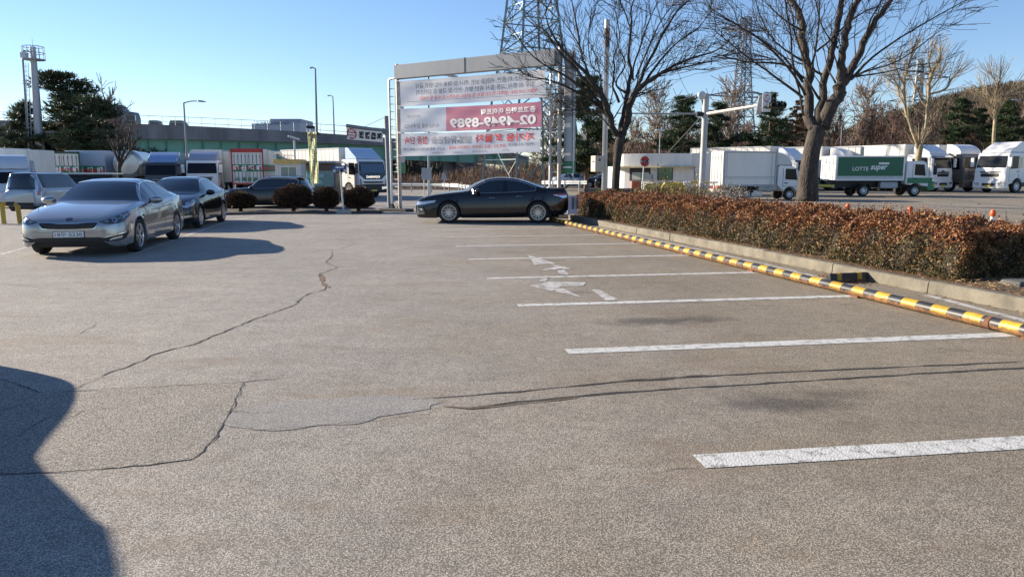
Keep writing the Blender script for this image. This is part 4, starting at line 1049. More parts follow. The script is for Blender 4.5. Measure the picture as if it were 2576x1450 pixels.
# small signs seen from behind beyond the rail
o, b, t = vpole('road_sign', 'grey back of a rectangular sign on two posts beyond the guard rail', 'road sign', 1066, 486, 422, 47, .03, galv)
MB().tube([(.35, 0, 0), (.35, 0, rel(o, t).z)], .03, 6).build('pole', galv, o)
MB().bb(-.12, .5, -.05, -.02, rel(o, P(1062, 452, 47)).z, rel(o, t).z).build('board', greym, o)
o, b, t = vpole('triangle_sign', 'small grey triangular warning sign seen from behind beyond the guard rail', 'road sign', 1117, 462, 434, 62, .03, galv)
z_ = rel(o, P(1117, 452, 62)).z; MB().ext([(-.3, z_), (.3, z_), (0, z_+.75)], -.05, -.03).build('board', greym, o)
# ------------------------------------------------------------------ guard rails
def rail(name, label, pts, h=.72, posts=2.0):
    pts = [Vector(p) for p in pts]; o = empty(name, pts[0], 0, label, 'guard rail')
    prof = [(0, -.16), (-.04, -.14), (-.07, -.09), (-.03, -.04), (0, 0), (-.03, .04), (-.07, .09), (-.04, .14), (0, .16)]
    mb = MB(); n = len(prof); tot = 0
    for i, p in enumerate(pts):
        d = (pts[min(i+1, len(pts)-1)] - pts[max(i-1, 0)]); d.z = 0; d.normalize(); nn = Vector((-d.y, d.x, 0))
        if nn.y > 0: nn = -nn
        for a, z in prof: q = p - pts[0] - nn*a*-1 * 1 + Vector((0, 0, h + z)); mb.V.append(tuple(q))
    for i in range(len(pts)-1):
        for k in range(n-1): mb.F.append((i*n+k, (i+1)*n+k, (i+1)*n+k+1, i*n+k+1)); mb.M.append(0)
    mb.build('beam', MATS['galvanised'], o, smooth=True, ang=60)
    for a, b_ in zip(pts[:-1], pts[1:]):
        L_ = (b_-a).length; k = max(1, int(L_/posts))
        for j in range(k):
            q = a.lerp(b_, (j+.5)/k) - pts[0]; MB().cyl(q + Vector((0, .08, 0)), q + Vector((0, .08, h+.12)), .055, n=8).build('post', greym, o, smooth=True)
    return o
def gp(px, py): g = G(px, py); return (g.x, g.y, g.z)
rail('guard_rail', 'near white guard rail curving behind the black saloon', [gp(955, 482), gp(1010, 483), gp(1060, 484), gp(1110, 485), gp(1150, 488), gp(1185, 496)], .75)
rail('guard_rail', 'far guard rail left of the gantry running along the verge', [gp(985, 474), gp(1060, 473), gp(1130, 472), gp(1185, 472)], .75)
rail('guard_rail', 'cream guard rail right of the gantry ending at the camouflage screens', [gp(1360, 480), gp(1400, 481), gp(1440, 481), gp(1474, 482)], .75)
# ------------------------------------------------------------------ white plastic barrier behind the black saloon
p = G(1428, 533); q = P(1430, 533, 27.6)
o = empty('plastic_barrier', (q.x, 27.6, 0), radians(-6), 'pale grey plastic road barrier standing between the black saloon and the hedge', 'barrier')
pm = mat('barrier_plastic', (.55, .57, .62), .45, var=.1)
MB().ext([(-.2, 0), (.2, 0), (.2, .15), (.1, .3), (.07, .75), (-.07, .75), (-.1, .3), (-.2, .15)], -.05, .75, ax='x').build('body', pm, o, bev=.015)
mb = MB()
for x in (.12, .28, .58): mb.bb(x, x+.07, -.13, -.1, .22, .7)
mb.build('recess', MATS['seam_grey'], o)
# ------------------------------------------------------------------ camouflage screens
cams = mat('camo_navy', (.055, .065, .085), .7, var=.15)
camo = mat('camo_green', (.17, .22, .06), .8, var=.2)
for i, (x0, x1, lab) in enumerate(((1468, 1518, 'dark low barrier with an olive patch left of the dark-trunked tree'), (1520, 1594, 'dark low barrier with a triangular olive patch right of the dark-trunked tree'))):
    D_ = 36 - i*.8; a = P(x0, 480, D_); b_ = P(x1, 480, D_); z0 = gz(a.x, D_)
    o = empty('concrete_barrier', (a.x, D_, z0), 0, lab, 'barrier', 'low painted barriers by the booth'); w_ = b_.x-a.x
    MB().ext([(-.25, 0), (.25, 0), (.2, .2), (.1, .35), (.08, .85), (-.08, .85), (-.1, .35), (-.2, .2)], 0, w_, ax='x').build('body', cams, o, bev=.01)
    if i == 0: poly = [(w_*.55, .36), (w_*.9, .36), (w_*.95, .8), (w_*.62, .83), (w_*.5, .6)]
    else: poly = [(w_*.42, .3), (w_*.82, .36), (w_*.6, .8), (w_*.42, .82)]
    MB().ext(poly, -.13, -.125).build('olive_patch', camo, o)
# ------------------------------------------------------------------ delineators, cones
for i, (px, py, lab) in enumerate(((2131, 534, 'orange delineator post nearest the forked tree, beyond the hedge'), (2287, 547, 'orange delineator post with white band in the middle of three beyond the hedge'), (2495, 556, 'orange delineator post farthest right beyond the hedge'))):
    D_ = (19.3, 17.7, 16.2)[i]; g = P(px, py, D_)
    if i == 0:
        o = empty('delineator_post', (g.x, D_, 0), 0, lab, 'bollard', 'orange posts along the road beyond the hedge')
        MB().lathe([(.14, 0), (.14, .03), (.06, .05)], 16, axis='z').build('base', dark, o, smooth=True)
        MB().lathe([(.042, .03), (.042, .48)], 16, axis='z').build('body', orange, o, smooth=True)
        MB().lathe([(.0435, .44), (.0435, .66)], 16, axis='z').build('reflective_band', white, o, smooth=True)
        MB().lathe([(.044, .66), (.058, .70), (.06, .75), (.045, .80), (0.001, .82)], 16, axis='z').build('cap', orange, o, smooth=True)
        dl = o
    else:
        o = copy_tree(dl); o.location = (g.x, D_, 0); o['label'] = lab
# yellow and black pipe barrier at the far left
yb = stripes('striped_rail', .5, wear=0)
for i, (pxa, pxb, D_) in enumerate(((-40, 46, 23.5),)):
    a = P(pxa, 534, D_); b_ = P(pxb, 534, D_)
    o = empty('striped_guard', (a.x, D_, 0), 0, 'yellow and black striped pipe guard at the far left edge behind the silver saloon', 'barrier')
    w_ = b_.x - a.x
    MB().tube([(0, 0, .62), (w_-.1, 0, .62), (w_, 0, .55), (w_+.02, 0, .0)], .07, 12).build('rail', yb, o, smooth=True)
    for x in (.05, w_*.55): MB().tube([(x, 0, 0), (x, 0, .6)], .07, 10).build('post', mat('yellow_paint', (.5, .36, .06), .5, var=.2), o, smooth=True)
# ------------------------------------------------------------------ trucks (local +x = forward, origin under the front bumper)
def xat(prof, z):
    """front x of a profile (list from bottom up the front edge) at height z"""
    for (xa, za), (xb, zb_) in zip(prof[:-1], prof[1:]):
        if za <= z <= zb_ and zb_ > za: return xa + (xb-xa)*(z-za)/(zb_-za)
    return prof[-1][0]
def truck(name, label, loc, yaw, body=white, H=2.95, CL=2.25, W=2.45, front=None, wheels=(1.35, 6.5), wr=.5, box=None, fair=None, grp=None, cat='truck',
          style='big', logo=None, lower=None, platem=platey, trim=None, sun=None, zc=.55, frontcol=None):
    root = empty(name, loc, yaw, label, cat, grp)
    fr = front or [(0, zc), (.04, zc+.3), (.05, H*.5), (-.03, H*.64), (-.22, H*.95), (-.34, H)]
    ax = wheels[0]; Ra = wr + .1
    bot = []
    for k in range(0, 9):
        a = pi*k/8; z_ = wr + Ra*sin(a)
        if z_ > zc: bot.append((-ax + -Ra*cos(a)*1, z_))
    prof = fr + [(-CL+.08, H), (-CL, H-.1), (-CL, max(zc, .8))] + [p for p in bot if p[0] > -CL+.05]
    cab = MB().ext(prof, -W/2, W/2).build('cab', body, root, bev=.07, seg=3)
    f = lambda z, o=.012: xat(fr, z) + o
    # windscreen
    z0, z1 = (H*.63, H*.92); wy = W/2 - .12
    MB().slab([(f(z0), -wy-.03, z0), (f(z0), wy+.03, z0), (f((z0+z1)/2, .03), wy, (z0+z1)/2), (f(z1), wy-.04, z1), (f(z1), -wy+.04, z1), (f((z0+z1)/2, .03), -wy, (z0+z1)/2)], .02).build('windscreen', tglass, root)
    for s in (-.45, .25): 
        MB().tube([(f(z0, .03), s, z0+.0), (f(z0+.12, .035), s+.55, z0+.1)], .012, 4).build('wiper', dark, root)
    # side windows and doors
    for s in (1, -1):
        y = s*(W/2 + .004)
        xf = -.42 if style != 'small' else -.55
        poly = [(xf + .02, z0 - .1), (xf - .12, z1 - .04), (-1.28, z1-.02), (-1.28, z0 - .06)] if CL > 1.6 else [(xf+.1, z0-.06), (xf-.12, z1-.03), (-CL+.35, z1-.02), (-CL+.35, z0-.02)]
        MB().ext(poly, y, y + s*.008).build('side_window', tglass, root)
        if CL > 2.0: MB().ext([(-1.55, z0), (-1.55, z1-.12), (-1.78, z1-.12), (-1.78, z0)], y, y+s*.008).build('side_window', glass, root, bev=0)
        mb = MB()
        for xx in (-.3, -1.42 if CL > 1.6 else -CL+.12): mb.bb(xx-.01, xx+.01, min(y, y+s*.003), max(y, y+s*.003), zc+.35, z1)
        mb.bb(-1.42 if CL > 1.6 else -CL+.12, -.3, min(y, y+s*.003), max(y, y+s*.003), zc+.33, zc+.35)
        mb.build('door_seam', dark, root)
        MB().bb(-1.32 if CL > 1.6 else -CL+.2, (-1.32 if CL > 1.6 else -CL+.2)+.18, min(y, y+s*.03), max(y, y+s*.03), z0-.3, z0-.25).build('door_handle', dark, root)
        mx = MB().bb(-.02, .12, -.13, .13, -.38, .32).build('mirror', body if style == 'big' else dark, root, bev=.04); mx.location = (f(z0)+.0, s*(W/2+.22), (z0+z1)/2)
        MB().tube([(f(z1)-.1, s*(W/2-.04), z1-.02), (f(z0)+.08, s*(W/2+.2), (z0+z1)/2+.3)], .02, 5).build('mirror_arm', dark, root)
    # front face
    if style == 'big':
        MB().slab([(f(zc+.65), -W*.27, zc+.65), (f(zc+.65), W*.27, zc+.65), (f(z0-.28), W*.34, z0-.28), (f(z0-.28), -W*.34, z0-.28)], .02).build('grille', dark, root)
        mb = MB()
        for k in range(4):
            z_ = zc + .72 + k*(z0-.35-zc-.72)/3.5; mb.bb(f(z_), f(z_)+.02, -W*.27, W*.27, z_, z_+.03)
        mb.build('grille_bar', trim or greym, root)
    bz = zc - .12
    MB().ext([(.1, bz-.1), (.14, bz+.1), (.12, bz+.5), (-.35, bz+.5), (-.35, bz-.1)], -W/2-.01, W/2+.01).build('bumper', lower or body, root, bev=.05, seg=3)
    MB().bb(.13, .15, -W*.2, W*.2, bz+.1, bz+.3).build('bumper_inset', dark, root)
    for s in (1, -1):
        MB().slab([(.142, s*W*.3, bz+.14), (.142, s*W*.47, bz+.2), (.135, s*W*.48, bz+.38), (.138, s*W*.29, bz+.34)] if s > 0 else [(.142, s*W*.47, bz+.2), (.142, s*W*.3, bz+.14), (.138, s*W*.29, bz+.34), (.135, s*W*.48, bz+.38)], .02).build('headlight', lampg, root)
        MB().bb(.0, .13, s*W/2-.03 if s > 0 else s*W/2-.02, s*W/2+.02 if s > 0 else s*W/2+.03, bz+.2, bz+.32).build('indicator', amber, root)
    MB().bb(.15, .165, -.26, .26, bz+.02, bz+.14).build('plate', platem, root)
    if sun: MB().ext([(f(z1)-.02, z1-.05), (f(z1)+.28, z1-.1), (f(z1)+.26, z1+.02), (f(z1)-.05, z1+.12)], -W/2+.06, W/2-.06).build('sun_visor', sun, root, bev=.02)
    if logo: text('lettering', logo[0], logo[1], logo[2], root, frame((f(logo[3], .03), 0, logo[3]), (0, 1, 0), (0, 0, 1)), fit=logo[4], bold=.02)
    if fair:
        fh, fl, fm = fair[:3]
        if len(fair) > 3 and fair[3] == 'curve':
            pr = [(-.5 - fl*(1-cos(a*pi/16)), H + .02 + fh*sin(a*pi/16)) for a in range(0, 9)] + [(-.5-fl, H+.02)]
        else: pr = [(-.42, H+.02), (-.5, H+.18), (-.5-fl*.75, H+fh), (-.5-fl, H+fh), (-.5-fl, H+.02)]
        fo = MB().ext(pr, -W/2+.12, W/2-.12).build('roof_fairing', fm, root, bev=.05, seg=2)
        for s in (1, -1):
            # dark strip painted in for the shade of the open gap behind the skin
            MB().ext([(-.5-fl-.12, H+.05), (-.5-fl-.02, H+.05), (-.5-fl-.02, H+fh-.03), (-.5-fl-.12, H+fh-.03)], s*(W/2-.25), s*(W/2-.24)).build('fairing_gap_shade', dark, root)
        if len(fair) > 4: text('lettering', fair[4], .42, blue, root, frame((-.5-fl*.42, 0, H+fh*.62), (0, 1, 0), (-.75*fl, 0, fh)), fit=W*.42, bold=.02)
    # chassis and load box
    tail = max(wheels) + 1.3
    if box:
        x0, x1, z0b, z1b, mats_ = box[:5]
        tail = -x1
        MB().bb(x1, x0, -W/2, W/2, z0b, z1b).build('cargo_box', mats_, root, bev=.04)
        mb = MB()
        for s in (1, -1):
            y = s*(W/2+.006)
            mb.bb(x1+.02, x0-.02, min(y, y+s*.02), max(y, y+s*.02), z0b+.0, z0b+.1); mb.bb(x1+.02, x0-.02, min(y, y+s*.02), max(y, y+s*.02), z1b-.09, z1b-.02)
            for xx in (x1+.05, x0-.05): mb.bb(xx-.05, xx+.05, min(y, y+s*.022), max(y, y+s*.022), z0b, z1b)
        mb.build('box_rail', greym if len(box) < 6 else box[5], root)
        if style != 'small':
            mb = MB(); xx = x1 + .6
            while xx < x0 - .3:
                for s in (1, -1): y = s*(W/2+.004); mb.bb(xx-.012, xx+.012, min(y, y+s*.008), max(y, y+s*.008), z0b+.1, z1b-.09)
                xx += .58
            mb.build('box_seam', greym, root)
    MB().bb(-tail+.1, -.6, -.42, .42, .55, .85 if not box else box[2]-.01).build('chassis', dark, root)
    for i, xw in enumerate(wheels):
        for s in (1, -1):
            wheel(root, -xw, s*(W/2-.17), wr, 't1' if i else 't1', s, .3)
            if i: MB().ext([(-xw-wr-.12, wr+.1), (-xw-wr*.8, wr*2+.1), (-xw+wr*.8, wr*2+.1), (-xw+wr+.12, wr+.1), (-xw+wr+.1, wr+.1), (-xw+wr*.78, wr*2+.08), (-xw-wr*.78, wr*2+.08), (-xw-wr-.1, wr+.1)], s*(W/2-.34), s*(W/2-.03)).build('mudguard', dark, root)
    if len(wheels) > 1 and wheels[1] - wheels[0] > 2.5:
        for s in (1, -1):
            xm = (wheels[0]+wheels[1])/2; MB().bb(-xm-.6, -xm+.6, s*(W/2-.3)-.22, s*(W/2-.3)+.22, .5, .95).build('fuel_tank', galv if s > 0 else greym, root, bev=.08)
    return root
def put(px, D_): p = P(px, 480, D_); return (p.x, D_, gz(p.x, D_))
def yaw_of(az): return pi/2 - radians(az)         # az measured from the view axis, clockwise
def side_text(root, s_, x, y, z, size, m_, side, fit=None, bold=.02, shear=0):
    return text('lettering', s_, size, m_, root, frame((x, side*y, z), (-side, 0, 0), (0, 0, 1)), fit=fit, bold=bold, shear=shear)
def doors(root, x, W, z0, z1, frame_m, panel_m, bars=4):
    """rear doors at x facing backwards"""
    MB().bb(x-.03, x-.0, -W/2, W/2, z0, z1).build('rear_door', panel_m, root, bev=.01)
    mb = MB()
    for k in range(bars): 
        y = -W/2 + W*(k+.5)/bars; mb.tube([(x-.06, y, z0+.05), (x-.06, y, z1-.1)], .02, 6)
        for z_ in (z0+.25, z1-.3): mb.box((x-.055, y, z_), (.04, .09, .05))
    mb.tube([(x-.04, 0, z0+.03), (x-.04, 0, z1-.05)], .012, 4)
    mb.build('lock_bar', galv if frame_m is None else frame_m, root)
# 1 small white box truck in front of the booth
yw = yaw_of(82); W = 1.72
nose = P(2006, 480, 44.2)
fr = [(0, .42), (.03, .62), (-.02, .9), (-.12, 1.12), (-.62, 1.78), (-.78, 1.88), (-.95, 1.95)]
r = truck('box_truck', 'small white box truck with rounded roof fairing left of the forked tree', (nose.x, nose.y, 0), yw, white, H=1.95, CL=1.75, W=W, front=fr, wheels=(.95, 3.55), wr=.31, style='small', zc=.42, lower=greym,
    box=(-1.85, -5.05, .78, 2.75, cream))
MB().ext([(-.85, 1.97)] + [(-.85-.95*(1-cos(a*pi/14)), 1.97+.72*sin(a*pi/14)) for a in range(1, 8)] + [(-1.8, 1.97)], -W/2+.1, W/2-.1).build('roof_fairing', mat('fairing_grey', (.62, .61, .58), .4, var=.04), r, bev=.06, seg=3)
doors(r, -5.05, W, .8, 2.72, None, cream, 4)
MB().bb(-5.2, -5.05, -W/2, W/2, .45, .62).build('rear_bumper', mat('rusty_cream', (.5, .38, .28), .7, var=.35, scale=8), r)
for s in (1, -1): MB().bb(-5.1, -5.05, s*.62-.14, s*.62+.14, .63, .76).build('tail_light', redl, r)
MB().bb(-5.11, -5.09, -.2, .2, .63, .77).build('plate', orange, r)
mb = MB()
for s in (1, -1):
    y = s*(W/2+.01); mb.bb(-5.0, -1.9, min(y, y+s*.015), max(y, y+s*.015), 1.28, 1.31); mb.bb(-5.0, -1.9, min(y, y+s*.01), max(y, y+s*.01), 1.2, 1.21)
    for xx in (-4.7, -3.9, -3.1, -2.2): mb.bb(xx-.04, xx+.04, min(y, y+s*.03), max(y, y+s*.03), .72, .88)
    mb.bb(-2.15, -2.13, min(y, y+s*.01), max(y, y+s*.01), .8, 2.7); mb.bb(-4.85, -4.83, min(y, y+s*.01), max(y, y+s*.01), 1.3, 2.7)
mb.build('drop_side', greym, r)
# 2 green supermarket truck
yw = yaw_of(87); W = 2.0; nose = P(2321, 480, 50.3)
fr = [(0, .55), (.03, .85), (0, 1.2), (-.12, 1.45), (-.45, 2.1), (-.55, 2.2), (-.7, 2.28)]
r = truck('box_truck', 'green and white supermarket box truck just right of the forked tree', (nose.x, nose.y, 0), yw, white, H=2.28, CL=1.85, W=W, front=fr, wheels=(1.15, 4.6), wr=.37, style='small', zc=.6, lower=green,
    box=(-1.98, -6.6, 1.02, 2.62, mat('lower_white', (.55, .56, .55), .6, var=.15, scale=3, streak=1), white))
gpn = mat('supermarket_green', (.012, .12, .055), .45, var=.06)
for s in (-1, 1):
    y = s*(W/2+.008); MB().bb(-6.45, -2.1, min(y, y+s*.006), max(y, y+s*.006), 1.32, 2.53).build('green_panel', gpn, r)
    side_text(r, 'LOTTE', -4.95 if s < 0 else -3.6, W/2+.02, 1.78, .34, inkw, s, fit=1.05, bold=.005)
    side_text(r, 'super', -3.72 if s < 0 else -4.85, W/2+.02, 1.80, .50, inkw, s, fit=1.12, bold=.014, shear=.25)
    y = s*(W/2+.016); MB().bb(-3.75, -3.05, min(y, y+s*.004), max(y, y+s*.004), 2.06, 2.19).build('white_label', inkw, r)
    MB().bb(-5.0, -4.0, min(y, y+s*.004), max(y, y+s*.004), 2.1, 2.12).build('thin_rule', inkg, r)
    y = s*(W/2+.006); MB().bb(-1.75, -.05, min(y, y+s*.004), max(y, y+s*.004), .85, 1.2).build('green_sill', green, r)
    MB().ext([(-.5, 1.47), (-1.1, 1.58), (-.9, 1.5)], y, y+s*.004).build('door_flash', inkr, r)
doors(r, -6.6, W, 1.05, 2.6, None, white, 4)
MB().bb(-6.75, -6.6, -W/2, W/2, .6, .75).build('rear_bumper', platey, r)
# row of parked lorries behind: heading towards the viewer's right
boxm = mat('lorry_box', (.70, .68, .62), .5, var=.14, scale=1.6, streak=1)
fwhite = mat('fairing_white', (.72, .73, .74), .35, var=.03, coat=.4)
gcab = mat('grey_cab', (.17, .16, .15), .4, .3, var=.05, coat=.6)
row = [(2020, 63, 'white lorry whose box and fairing rise behind the small box truck', 2.62, fwhite, white, .95, 'wedge'),
       (2150, 63.5, 'white lorry with a round-shouldered fairing just right of the forked tree', 2.62, fwhite, white, .95, 'curve'),
       (2248, 63, 'white lorry with a pale blue curved fairing above the green truck', 2.62, fwhite, white, .95, 'curve')]
yl = yaw_of(138)
for px, D_, lab, H, fm, bm_, fh, kind in row:
    l = put(px, D_); 
    truck('lorry', lab, l, yl, bm_, H=H, wheels=(1.35, 5.2, 8.2), fair=(fh, 1.35, fm, kind), box=(-2.45, -10.5, 1.05, 3.72, boxm), grp='white lorries parked in a slanted row', sun=dark)
truck('lorry', 'white lorry with a dark visor and black grille facing out beside the pollarded tree', put(2366, 59), yaw_of(152), white, H=2.95, wheels=(1.35, 5.2, 8.2), fair=(.75, 1.3, fwhite, 'wedge'), box=(-2.45, -10.5, 1.05, 3.75, boxm), grp='white lorries parked in a slanted row', sun=mat('visor_navy', (.03, .045, .09), .3, var=0, coat=.5), logo=('MAN', .16, chrome, 1.62, .4), trim=dark)
truck('lorry', 'grey lorry in shade between the two white lorries at the right', put(2448, 60), yaw_of(160), gcab, H=2.95, wheels=(1.35, 5.2, 8.2), fair=(.8, 1.35, fwhite, 'curve'), box=(-2.45, -10.5, 1.05, 3.75, boxm), grp='white lorries parked in a slanted row', lower=gcab)
r = truck('lorry', 'big white lorry at the right edge with a tall sloping roof fairing', put(2486, 57), yaw_of(246), white, H=3.0, wheels=(1.35, 4.9, 8.2), fair=(.82, 1.6, fwhite, 'wedge'), box=(-2.6, -10.5, 1.05, 3.85, boxm), grp='white lorries parked in a slanted row', trim=dark)
# ---------------- left side
# blue-fronted lorry coming out: white cab with green and red striped box
yl = yaw_of(135); W = 2.45
l = put(938, 56.0)
stripe_g = mat('stripe_green', (.03, .22, .1), .5, var=.06); stripe_r = mat('stripe_red', (.55, .06, .05), .5, var=.06)
fr = [(0, .55), (.06, .9), (.08, 1.4), (-.0, 1.8), (-.16, 2.7), (-.3, 2.85)]
r = truck('lorry', 'white lorry with a broad black front and green-red striped box behind the round bushes', l, yl, white, H=2.85, front=fr, wheels=(1.35, 5.0, 8.3), wr=.52, box=(-2.5, -11.5, 1.0, 3.72, boxm), fair=(.85, 1.4, mat('fairing_pale_blue', (.42, .55, .72), .4, var=.03), 'wedge', '대 신'), lower=dark, zc=.6, style='x')
f = lambda z, o=.02: xat(fr, z) + o
MB().slab([(f(1.38), -.75, 1.38), (f(1.38), .75, 1.38), (f(1.72), 1.17, 1.72), (f(2.68), 1.08, 2.68), (f(2.68), -1.08, 2.68), (f(1.72), -1.17, 1.72)], .01).build('black_mask', black, r)
MB().slab([(f(1.85, .035), -1.02, 1.85), (f(1.85, .035), 1.02, 1.85), (f(2.5, .035), .98, 2.5), (f(2.5, .035), -.98, 2.5)], .01).build('windscreen', mat('screen_blue', (.03, .06, .11), .05, var=0, coat=.6), r)
text('lettering', 'DAEWOO', .2, chrome, r, frame((f(1.56, .035), 0, 1.56), (0, 1, 0), (0, 0, 1)), fit=1.2, bold=.01)
for z_, hh in ((1.1, .12), (.86, .16)): MB().slab([(f(z_, .04), -.75, z_), (f(z_, .04), .75, z_), (f(z_+hh, .04), .95, z_+hh), (f(z_+hh, .04), -.95, z_+hh)], .02).build('grille_bar', dark, r)
for s in (1, -1): MB().slab([(f(.95, .05), s*1.14, .95), (f(.95, .05), s*1.08, .95), (f(1.4, .05), s*1.1, 1.4), (f(1.4, .05), s*1.17, 1.4)][::s], .02).build('headlight_strip', dark, r)
for s in (1, -1):
    y = s*(W/2+.01)
    for z0_, z1_, m_ in ((1.78, 1.98, stripe_g), (1.99, 2.16, stripe_r), (2.17, 2.4, stripe_g)): MB().bb(-11.4, -2.6, min(y, y+s*.006), max(y, y+s*.006), z0_, z1_).build('stripe', m_, r)
    for k, ch in enumerate('대신택배'): side_text(r, ch, (-9.3 + k*1.9) if s < 0 else (-3.6 - k*1.9), W/2+.022, 2.08, .62, inkw, s, bold=.03)
    mb = MB(); mb.bb(-10.5, -3, min(y, y-s*.03), max(y, y-s*.03), .55, .95); mb.build('side_guard', greym, r)
# rear of a striped parcels box with red header
def rear_box(label, px, D_, az, z1, hd, side_m=boxm, panel=cream, length=8, W=2.45, frame_m=red, txt='대신택배', name='box_trailer', base=.95):
    l = put(px, D_); root = empty(name, l, yaw_of(az), label, 'trailer')
    MB().bb(0, length, -W/2, W/2, base, z1).build('cargo_box', side_m, root, bev=.04)
    mb = MB()
    for y0, y1_, za, zb_ in ((-W/2-.01, -W/2+.09, base, z1+.02), (W/2-.09, W/2+.01, base, z1+.02), (-W/2, W/2, z1-hd, z1+.02), (-W/2, W/2, base-.02, base+.1)): mb.bb(-.06, -.0, y0, y1_, za, zb_)
    mb.build('rear_frame', frame_m, root)
    doors(root, 0, W-.2, base+.1, z1-hd, mat('lock_dark', (.06, .12, .09), .6), panel, 8)
    if txt:
        zz = base + (z1-base)*.46
        MB().bb(-.045, -.035, -W/2+.1, W/2-.1, zz-.28, zz+.28).build('stripe', stripe_g, root); MB().bb(-.05, -.046, -W/2+.1, W/2-.1, zz-.09, zz+.09).build('stripe', stripe_r, root)
        for k, ch in enumerate(txt): text('lettering', ch, .45, inkw, root, frame((-.085, W*.36 - k*W*.24, zz), (0, -1, 0), (0, 0, 1)), bold=.03)
        for s in (1, -1):
            y = s*(W/2+.01)
            MB().bb(.05, length-.05, min(y, y+s*.006), max(y, y+s*.006), zz-.28, zz+.28).build('stripe', stripe_g, root); MB().bb(.05, length-.05, min(y, y+s*.01), max(y, y+s*.01), zz-.09, zz+.09).build('stripe', stripe_r, root)
    MB().bb(.2, length-.1, -.45, .45, .6, base).build('chassis', dark, root)
    MB().bb(-.02, .08, -W/2+.1, W/2-.1, .5, .65).build('rear_bumper', white if frame_m is red else dark, root)
    for xw in (1.6, 2.8, length-1.2):
        for s in (1, -1): wheel(root, xw, s*(W/2-.17), .5, 't1', s, .3)
    return root
r = rear_box('red-headed rear of a parcel box trailer with stacked rear doors, left of the small kiosk', 626, 60, -10, 3.72, .28)
text('lettering', '국 제 운 송', .36, inkg, r, frame((-.085, .1, 1.35), (0, -1, 0), (0, 0, 1)), fit=1.7, bold=.01)
truck('lorry', 'silver-white lorry with blue-edged fairing beside the red-headed trailer', put(511, 61), yaw_of(168), fwhite, H=2.85, wheels=(1.35, 5, 8), box=(-2.5, -10.5, 1.0, 3.75, boxm), fair=(.75, 1.3, mat('fairing_silver', (.38, .42, .5), .3, .4, var=.05), 'wedge'), grp='lorries parked below the viaduct', trim=dark)
truck('lorry', 'lorry with a pale blue roof panel and dark front between street lamp and bare tree', put(407, 60), yaw_of(172), mat('dark_cab', (.05, .055, .065), .4, .2, var=0, coat=.6), H=2.65, wheels=(1.35, 5, 8), box=(-2.5, -10.5, 1.0, 3.45, mat('teal_box', (.22, .34, .38), .5, var=.06)), fair=(.85, 1.2, mat('fairing_blue', (.22, .34, .56), .35, .1, var=.05, coat=.4), 'wedge'), grp='lorries parked below the viaduct')
# tanker
l = put(350, 64); o = empty('tank_trailer', l, yaw_of(162), 'silver tank trailer behind the thin bare tree', 'trailer')
MB().lathe([(0.001, 0), (.8, .05), (1.1, .3), (1.1, 8.2), (.8, 8.45), (0.001, 8.5)], 28, axis='x', c=(-4, 0, 2.55)).build('tank', mat('tank_silver', (.5, .49, .46), .3, .6, var=.12, scale=1), o, smooth=True)
MB().bb(-3.8, 4.2, -.5, .5, .8, 1.5).build('chassis', dark, o)
MB().bb(-1, 1, -.3, .3, 3.62, 3.72).build('walkway', dark, o)
for xw in (-2.8, -1.6, 2.8):
    for s in (1, -1): wheel(o, xw, s*1.05, .5, 't1', s, .3)
# green framed container and striped box
o = rear_box('dark green framed rear doors of a container trailer among the left trucks', 162, 58, -30, 3.45, .15, frame_m=mat('frame_green', (.03, .09, .06), .6), txt='대신택배', length=7)
l = put(241, 61.5); o = empty('box_trailer', l, yaw_of(90), 'long pale box with green and red stripe beside the green container doors', 'trailer')
MB().bb(-1.55, 1.6, -1.2, 1.2, 1.0, 3.6).build('cargo_box', mat('pale_blue_box', (.4, .47, .55), .5, var=.05), o, bev=.04)
MB().bb(-1.5, 1.55, -1.215, -1.205, 1.6, 2.4).build('stripe', stripe_g, o); MB().bb(-1.5, 1.55, -1.222, -1.216, 1.9, 2.15).build('stripe', stripe_r, o)
for k, ch in enumerate('대신택배'): text('lettering', ch, .5, inkw, o, frame((-1.15+k*.77, -1.24, 2.05), (1, 0, 0), (0, 0, 1)), bold=.03)
MB().bb(-1.7, 1.8, -.5, .5, .55, 1.0).build('chassis', dark, o)
for xw in (-1.1, 1.2):
    for s in (1, -1): wheel(o, xw, s*1.0, .5, 't1', s, .3)
# near-left delivery truck and box behind it
p = P(30, 480, 41); W = 1.8
fr = [(0, .5), (.03, .75), (0, 1.05), (-.1, 1.25), (-.45, 1.95), (-.55, 2.05), (-.7, 2.1)]
r = truck('box_truck', 'pale blue-white light truck with a tall roof fairing at the left edge', (p.x, 41, gz(p.x, 41)), yaw_of(150), mat('pale_blue_cab', (.5, .56, .64), .35, var=.03, coat=.5), H=2.1, CL=1.75, W=W, front=fr, wheels=(1.0, 3.9), wr=.34, style='small', zc=.5, fair=(.75, .9, mat('pale_blue_cab', (.5, .56, .64)), 'curve'), box=(-1.9, -5.6, .95, 2.6, mat('pale_blue_box', (.4, .47, .55))), platem=platew)
p = P(82, 480, 52)
o = empty('box_trailer', (p.x, 52, gz(p.x, 52)), yaw_of(95), 'cream topped box trailer behind the light truck at the far left', 'trailer')
MB().bb(-1.4, 1.0, -1.2, 1.2, 1.9, 3.4).build('cargo_box', boxm, o, bev=.04); MB().bb(-1.35, .95, -1.1, 1.1, 1.0, 1.9).build('lower_body', stripe_r, o); MB().bb(-1.3, .9, -.5, .5, .5, 1.0).build('chassis', dark, o)
for s in (1, -1): wheel(o, -.5, s*1.0, .48, 't1', s, .3)
p = P(20, 480, 50)
o = empty('box_trailer', (p.x, 50, gz(p.x, 50)), yaw_of(95), 'pale high box trailer cut off by the left edge of the photo', 'trailer')
